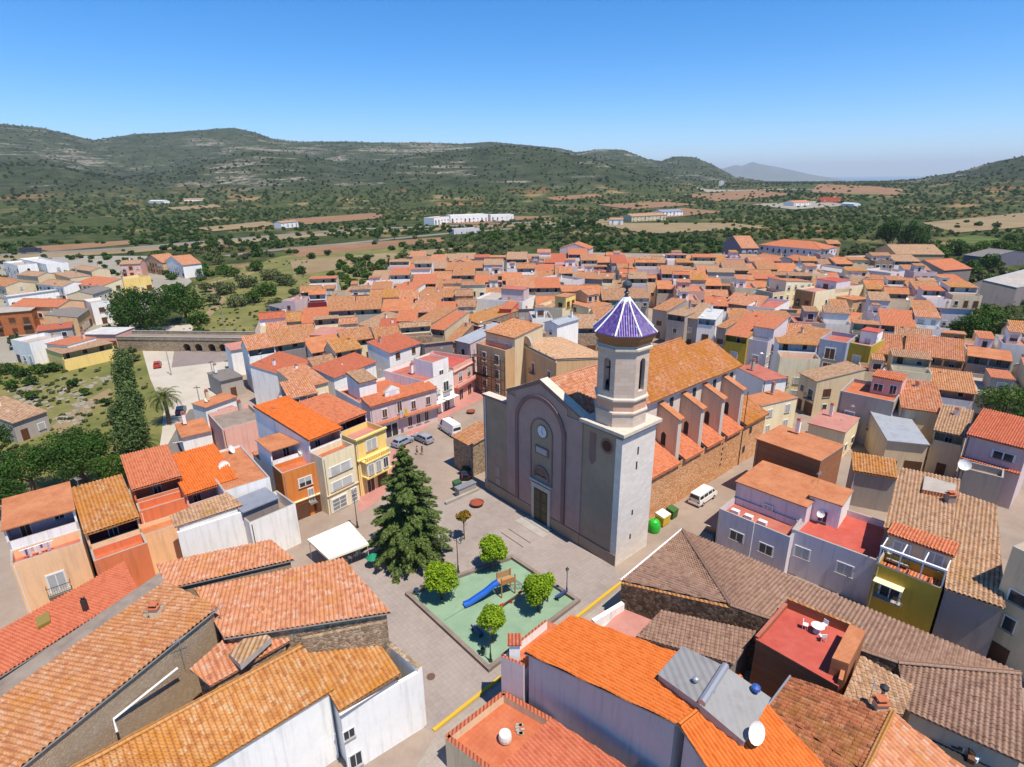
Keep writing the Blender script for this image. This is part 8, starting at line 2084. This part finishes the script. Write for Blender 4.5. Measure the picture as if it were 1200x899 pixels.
# cafe awning
AQ = [at(*p) for p in ((360, 632, 3.0), (385, 655, 2.7), (432, 637, 2.7), (409, 611, 3.1))]; c0 = sum(AQ, Vector())/4; c0.z = 0
t = empty('cafe_awning', c0, 0, 'big cream cafe awning on posts below the cream town house', 'awning'); CLO = plain('cream_canvas', alb((250, 240, 218), .9), .9)
mb = MB(); q = [p-c0 for p in AQ]; mb.face(q, CLO); mb.face([p-Vector((0, 0, .05)) for p in q][::-1], CLO)
for a, b in zip(q, q[1:]+q[:1]): mb.face([a-Vector((0, 0, .3)), b-Vector((0, 0, .3)), b, a], CLO)
mb.build('canopy', t)
for p in q: m2 = MB(); m2.tube([(p.x*.95, p.y*.95, .05), (p.x*.95, p.y*.95, p.z-.02)], .04, FRAMEW, 6); m2.build('post', t)
for k, (x, y) in enumerate([(405, 660), (411, 657), (417, 654), (423, 651), (414, 650), (420, 646)]):
    chair(at(x, y, .05), random.uniform(0, 6), 'white plastic cafe chair in a row at the edge of the cream awning', 'white chairs of the cafe terrace')
for k, (x, y) in enumerate([(408, 654), (415, 651), (420, 648)]):
    tb = table(at(x, y, .05), .45, plain('dark_table', (.1, .1, .11, 1), .5), 'dark cafe table in the shade at the edge of the cream awning'); tb['group'] = 'cafe tables under the awning'
def parasol(label, px, py, col):
    t = empty('parasol', at(px, py, .05), 0, label, 'parasol', 'small cafe parasols'); m_ = plain('cloth_%d' % col[1], alb(col, .8), .8)
    mb = MB(); mb.tube([(0, 0, 0), (0, 0, 1.9)], .03, FRAMEW, 6); mb.build('pole', t); mb = MB(); mb.lathe([(.85, 1.35), (.5, 1.6), (0, 1.85)], m_, 8, smooth=False); mb.build('canopy', t)
parasol('small green parasol next to the corner of the cream awning', 438, 664, (20, 140, 100))
container('green round-edged waste bin under the light sapling in front of the conifer', 467, 661, .9, .8, 1.1, (20, 130, 90), (20, 130, 90))
# people in the square
SKIN = plain('skin', alb((206, 156, 126)), .6); 
def person(label, px, py, rz, shirt, trous, hair, h=1.7, stride=.18):
    t = at(px, py, .05); body = bpy.data.meshes.new('person')
    k = h/1.75
    J = dict(pel=(0, 0, .95), sp=(0, 0, 1.15), ch=(0, .0, 1.36), nk=(0, .01, 1.5), hd0=(0, .0, 1.57), hd1=(0, .0, 1.68),
             lh=(.1, 0, .9), lk=(.11, stride*.5, .5), la=(.11, stride, .09), lt=(.11, stride+.17, .04), rh=(-.1, 0, .9), rk=(-.11, -stride*.2, .5), ra=(-.11, -stride*1.1, .1), rt=(-.11, -stride*1.1+.17, .04),
             ls=(.18, 0, 1.42), le=(.24, -.06, 1.15), lw=(.25, .08, .92), lf=(.25, .13, .82), rs=(-.18, 0, 1.42), re=(-.24, .05, 1.15), rw=(-.25, .16, .94), rf=(-.25, .21, .85))
    names = list(J); E = [('pel', 'sp'), ('sp', 'ch'), ('ch', 'nk'), ('nk', 'hd0'), ('hd0', 'hd1'), ('pel', 'lh'), ('lh', 'lk'), ('lk', 'la'), ('la', 'lt'), ('pel', 'rh'), ('rh', 'rk'), ('rk', 'ra'), ('ra', 'rt'), ('ch', 'ls'), ('ls', 'le'), ('le', 'lw'), ('lw', 'lf'), ('ch', 'rs'), ('rs', 're'), ('re', 'rw'), ('rw', 'rf')]
    Rd = dict(pel=.14, sp=.12, ch=.15, nk=.055, hd0=.085, hd1=.095, lh=.09, lk=.058, la=.04, lt=.035, rh=.09, rk=.058, ra=.04, rt=.035, ls=.06, le=.042, lw=.03, lf=.035, rs=.06, re=.042, rw=.03, rf=.035)
    body.from_pydata([tuple(c*k for c in J[n]) for n in names], [(names.index(a), names.index(b)) for a, b in E], [])
    o = bpy.data.objects.new('person', body); COL.objects.link(o); o.location = t; o.rotation_euler.z = rz
    m = o.modifiers.new('skin', 'SKIN')
    for i, n in enumerate(names): body.skin_vertices[0].data[i].radius = (Rd[n]*k, Rd[n]*k*(.72 if n in ('pel', 'sp', 'ch') else 1)); 
    body.skin_vertices[0].data[0].use_root = True
    s_ = o.modifiers.new('sub', 'SUBSURF'); s_.levels = 1; s_.render_levels = 2; body.materials.append(SKIN)
    tag(o, label, 'person', 'people walking in the square')
    sm = plain('cloth_s%d' % shirt[0], alb(shirt), .9); tm_ = plain('cloth_t%d' % trous[0], alb(trous), .9); hm = plain('hair_%d' % hair[0], alb(hair), .7)
    mb = MB(); mb.tube([(0, 0, .93*k), (0, 0, 1.12*k), (0, 0, 1.36*k), (0, 0, 1.46*k), (0, 0, 1.5*k)], [.175*k, .155*k, .185*k, .15*k, .07*k], sm, 12, False)
    for s in (1, -1): mb.tube([(s*.13*k, 0, 1.43*k), (s*.19*k, 0, 1.4*k), (s*.225*k, -.02*k, 1.24*k)], [.07*k, .075*k, .06*k], sm, 8, False)
    q = mb.build('shirt', o); q.scale.y = .82
    mb = MB(); mb.tube([(0, 0, 1.0*k), (0, 0, .86*k)], [.165*k, .16*k], tm_, 12, False)
    for s, st in ((1, stride*.5), (-1, -stride*.2)): mb.tube([(s*.09*k, 0, .92*k), (s*.11*k, st*.9, .5*k)], [.105*k, .08*k], tm_, 8, False)
    mb.build('shorts', o)
    mb = MB(); mb.lathe([(.1, -.02), (.125, .06), (.11, .13), (.06, .18), (0, .19)], hm, 10); q = mb.build('hair', o); q.location = (0, -.02, 1.6*k)
person('person in pale shirt and dark shorts by the silver car, left of the pair', 489, 533, 2.4, (214, 180, 176), (60, 60, 80), (50, 36, 28))
person('person in a dark top walking beside the silver car, right of the pair', 495, 533, 2.2, (90, 60, 66), (176, 150, 140), (70, 50, 36), 1.65)
# ================================================================== HAZE
hz_ = MB(); hz_.box(-42000, 42000, -400, 62500, -75, 1100, DARKIN, True); hzo = hz_.build('haze', kind='stuff'); hzo['label'] = 'thin blue summer haze in the air over the valley'; hzo['category'] = 'haze'
hm = bpy.data.materials.new('haze_air'); hm.use_nodes = True; ht = hm.node_tree; ht.nodes.clear()
ho = ht.nodes.new('ShaderNodeOutputMaterial'); pv_ = ht.nodes.new('ShaderNodeVolumePrincipled'); pv_.inputs['Color'].default_value = (.8, .9, 1, 1); pv_.inputs['Density'].default_value = 5.2e-5; pv_.inputs['Anisotropy'].default_value = 0.0
ht.links.new(pv_.outputs[0], ho.inputs['Volume']); hzo.data.materials.clear(); hzo.data.materials.append(hm)
# laundry in the loggia of the cream house
for nm, pts_, cols_, lb in (('laundry', ((22, 646), (62, 633)), [(230, 228, 230), (90, 110, 180), (226, 224, 228), (200, 196, 214), (240, 240, 240)], 'white and blue laundry hanging on the terrace of the cream loggia house'), ('laundry', ((392, 506), (424, 494)), [(200, 60, 90), (60, 70, 150), (220, 110, 130), (90, 60, 120)], 'red, pink and blue laundry hanging in the loggia of the ornate yellow house')):
    a, b = at(*pts_[0], 8.2), at(*pts_[1], 8.2); d = (b-a); n_ = Vector((-d.y, d.x, 0)).normalized(); c0 = (a+b)/2
    t = empty(nm, c0, 0, lb, 'laundry'); mb = MB(); mb.tube([a-c0, b-c0], .012, GALV, 4); mb.build('line', t)
    for i, q in enumerate(cols_*2):
        p0 = a.lerp(b, .06+i*.9/len(cols_)/2)-c0; p1 = a.lerp(b, .06+(i+.8)*.9/len(cols_)/2)-c0; hh = .5+.3*(i % 3); m2 = MB(); mt = plain('cloth_%d_%d' % (q[0], q[2]), alb(q, .85), .9)
        w3 = [p0.lerp(p1, k/4)+n_*.06*sin(k*1.9+i) for k in range(5)]
        for k in range(4): m2.face([w3[k]-Vector((0, 0, hh)), w3[k+1]-Vector((0, 0, hh)), w3[k+1], w3[k]], mt)
        m2.build('cloth', t)
#PART7
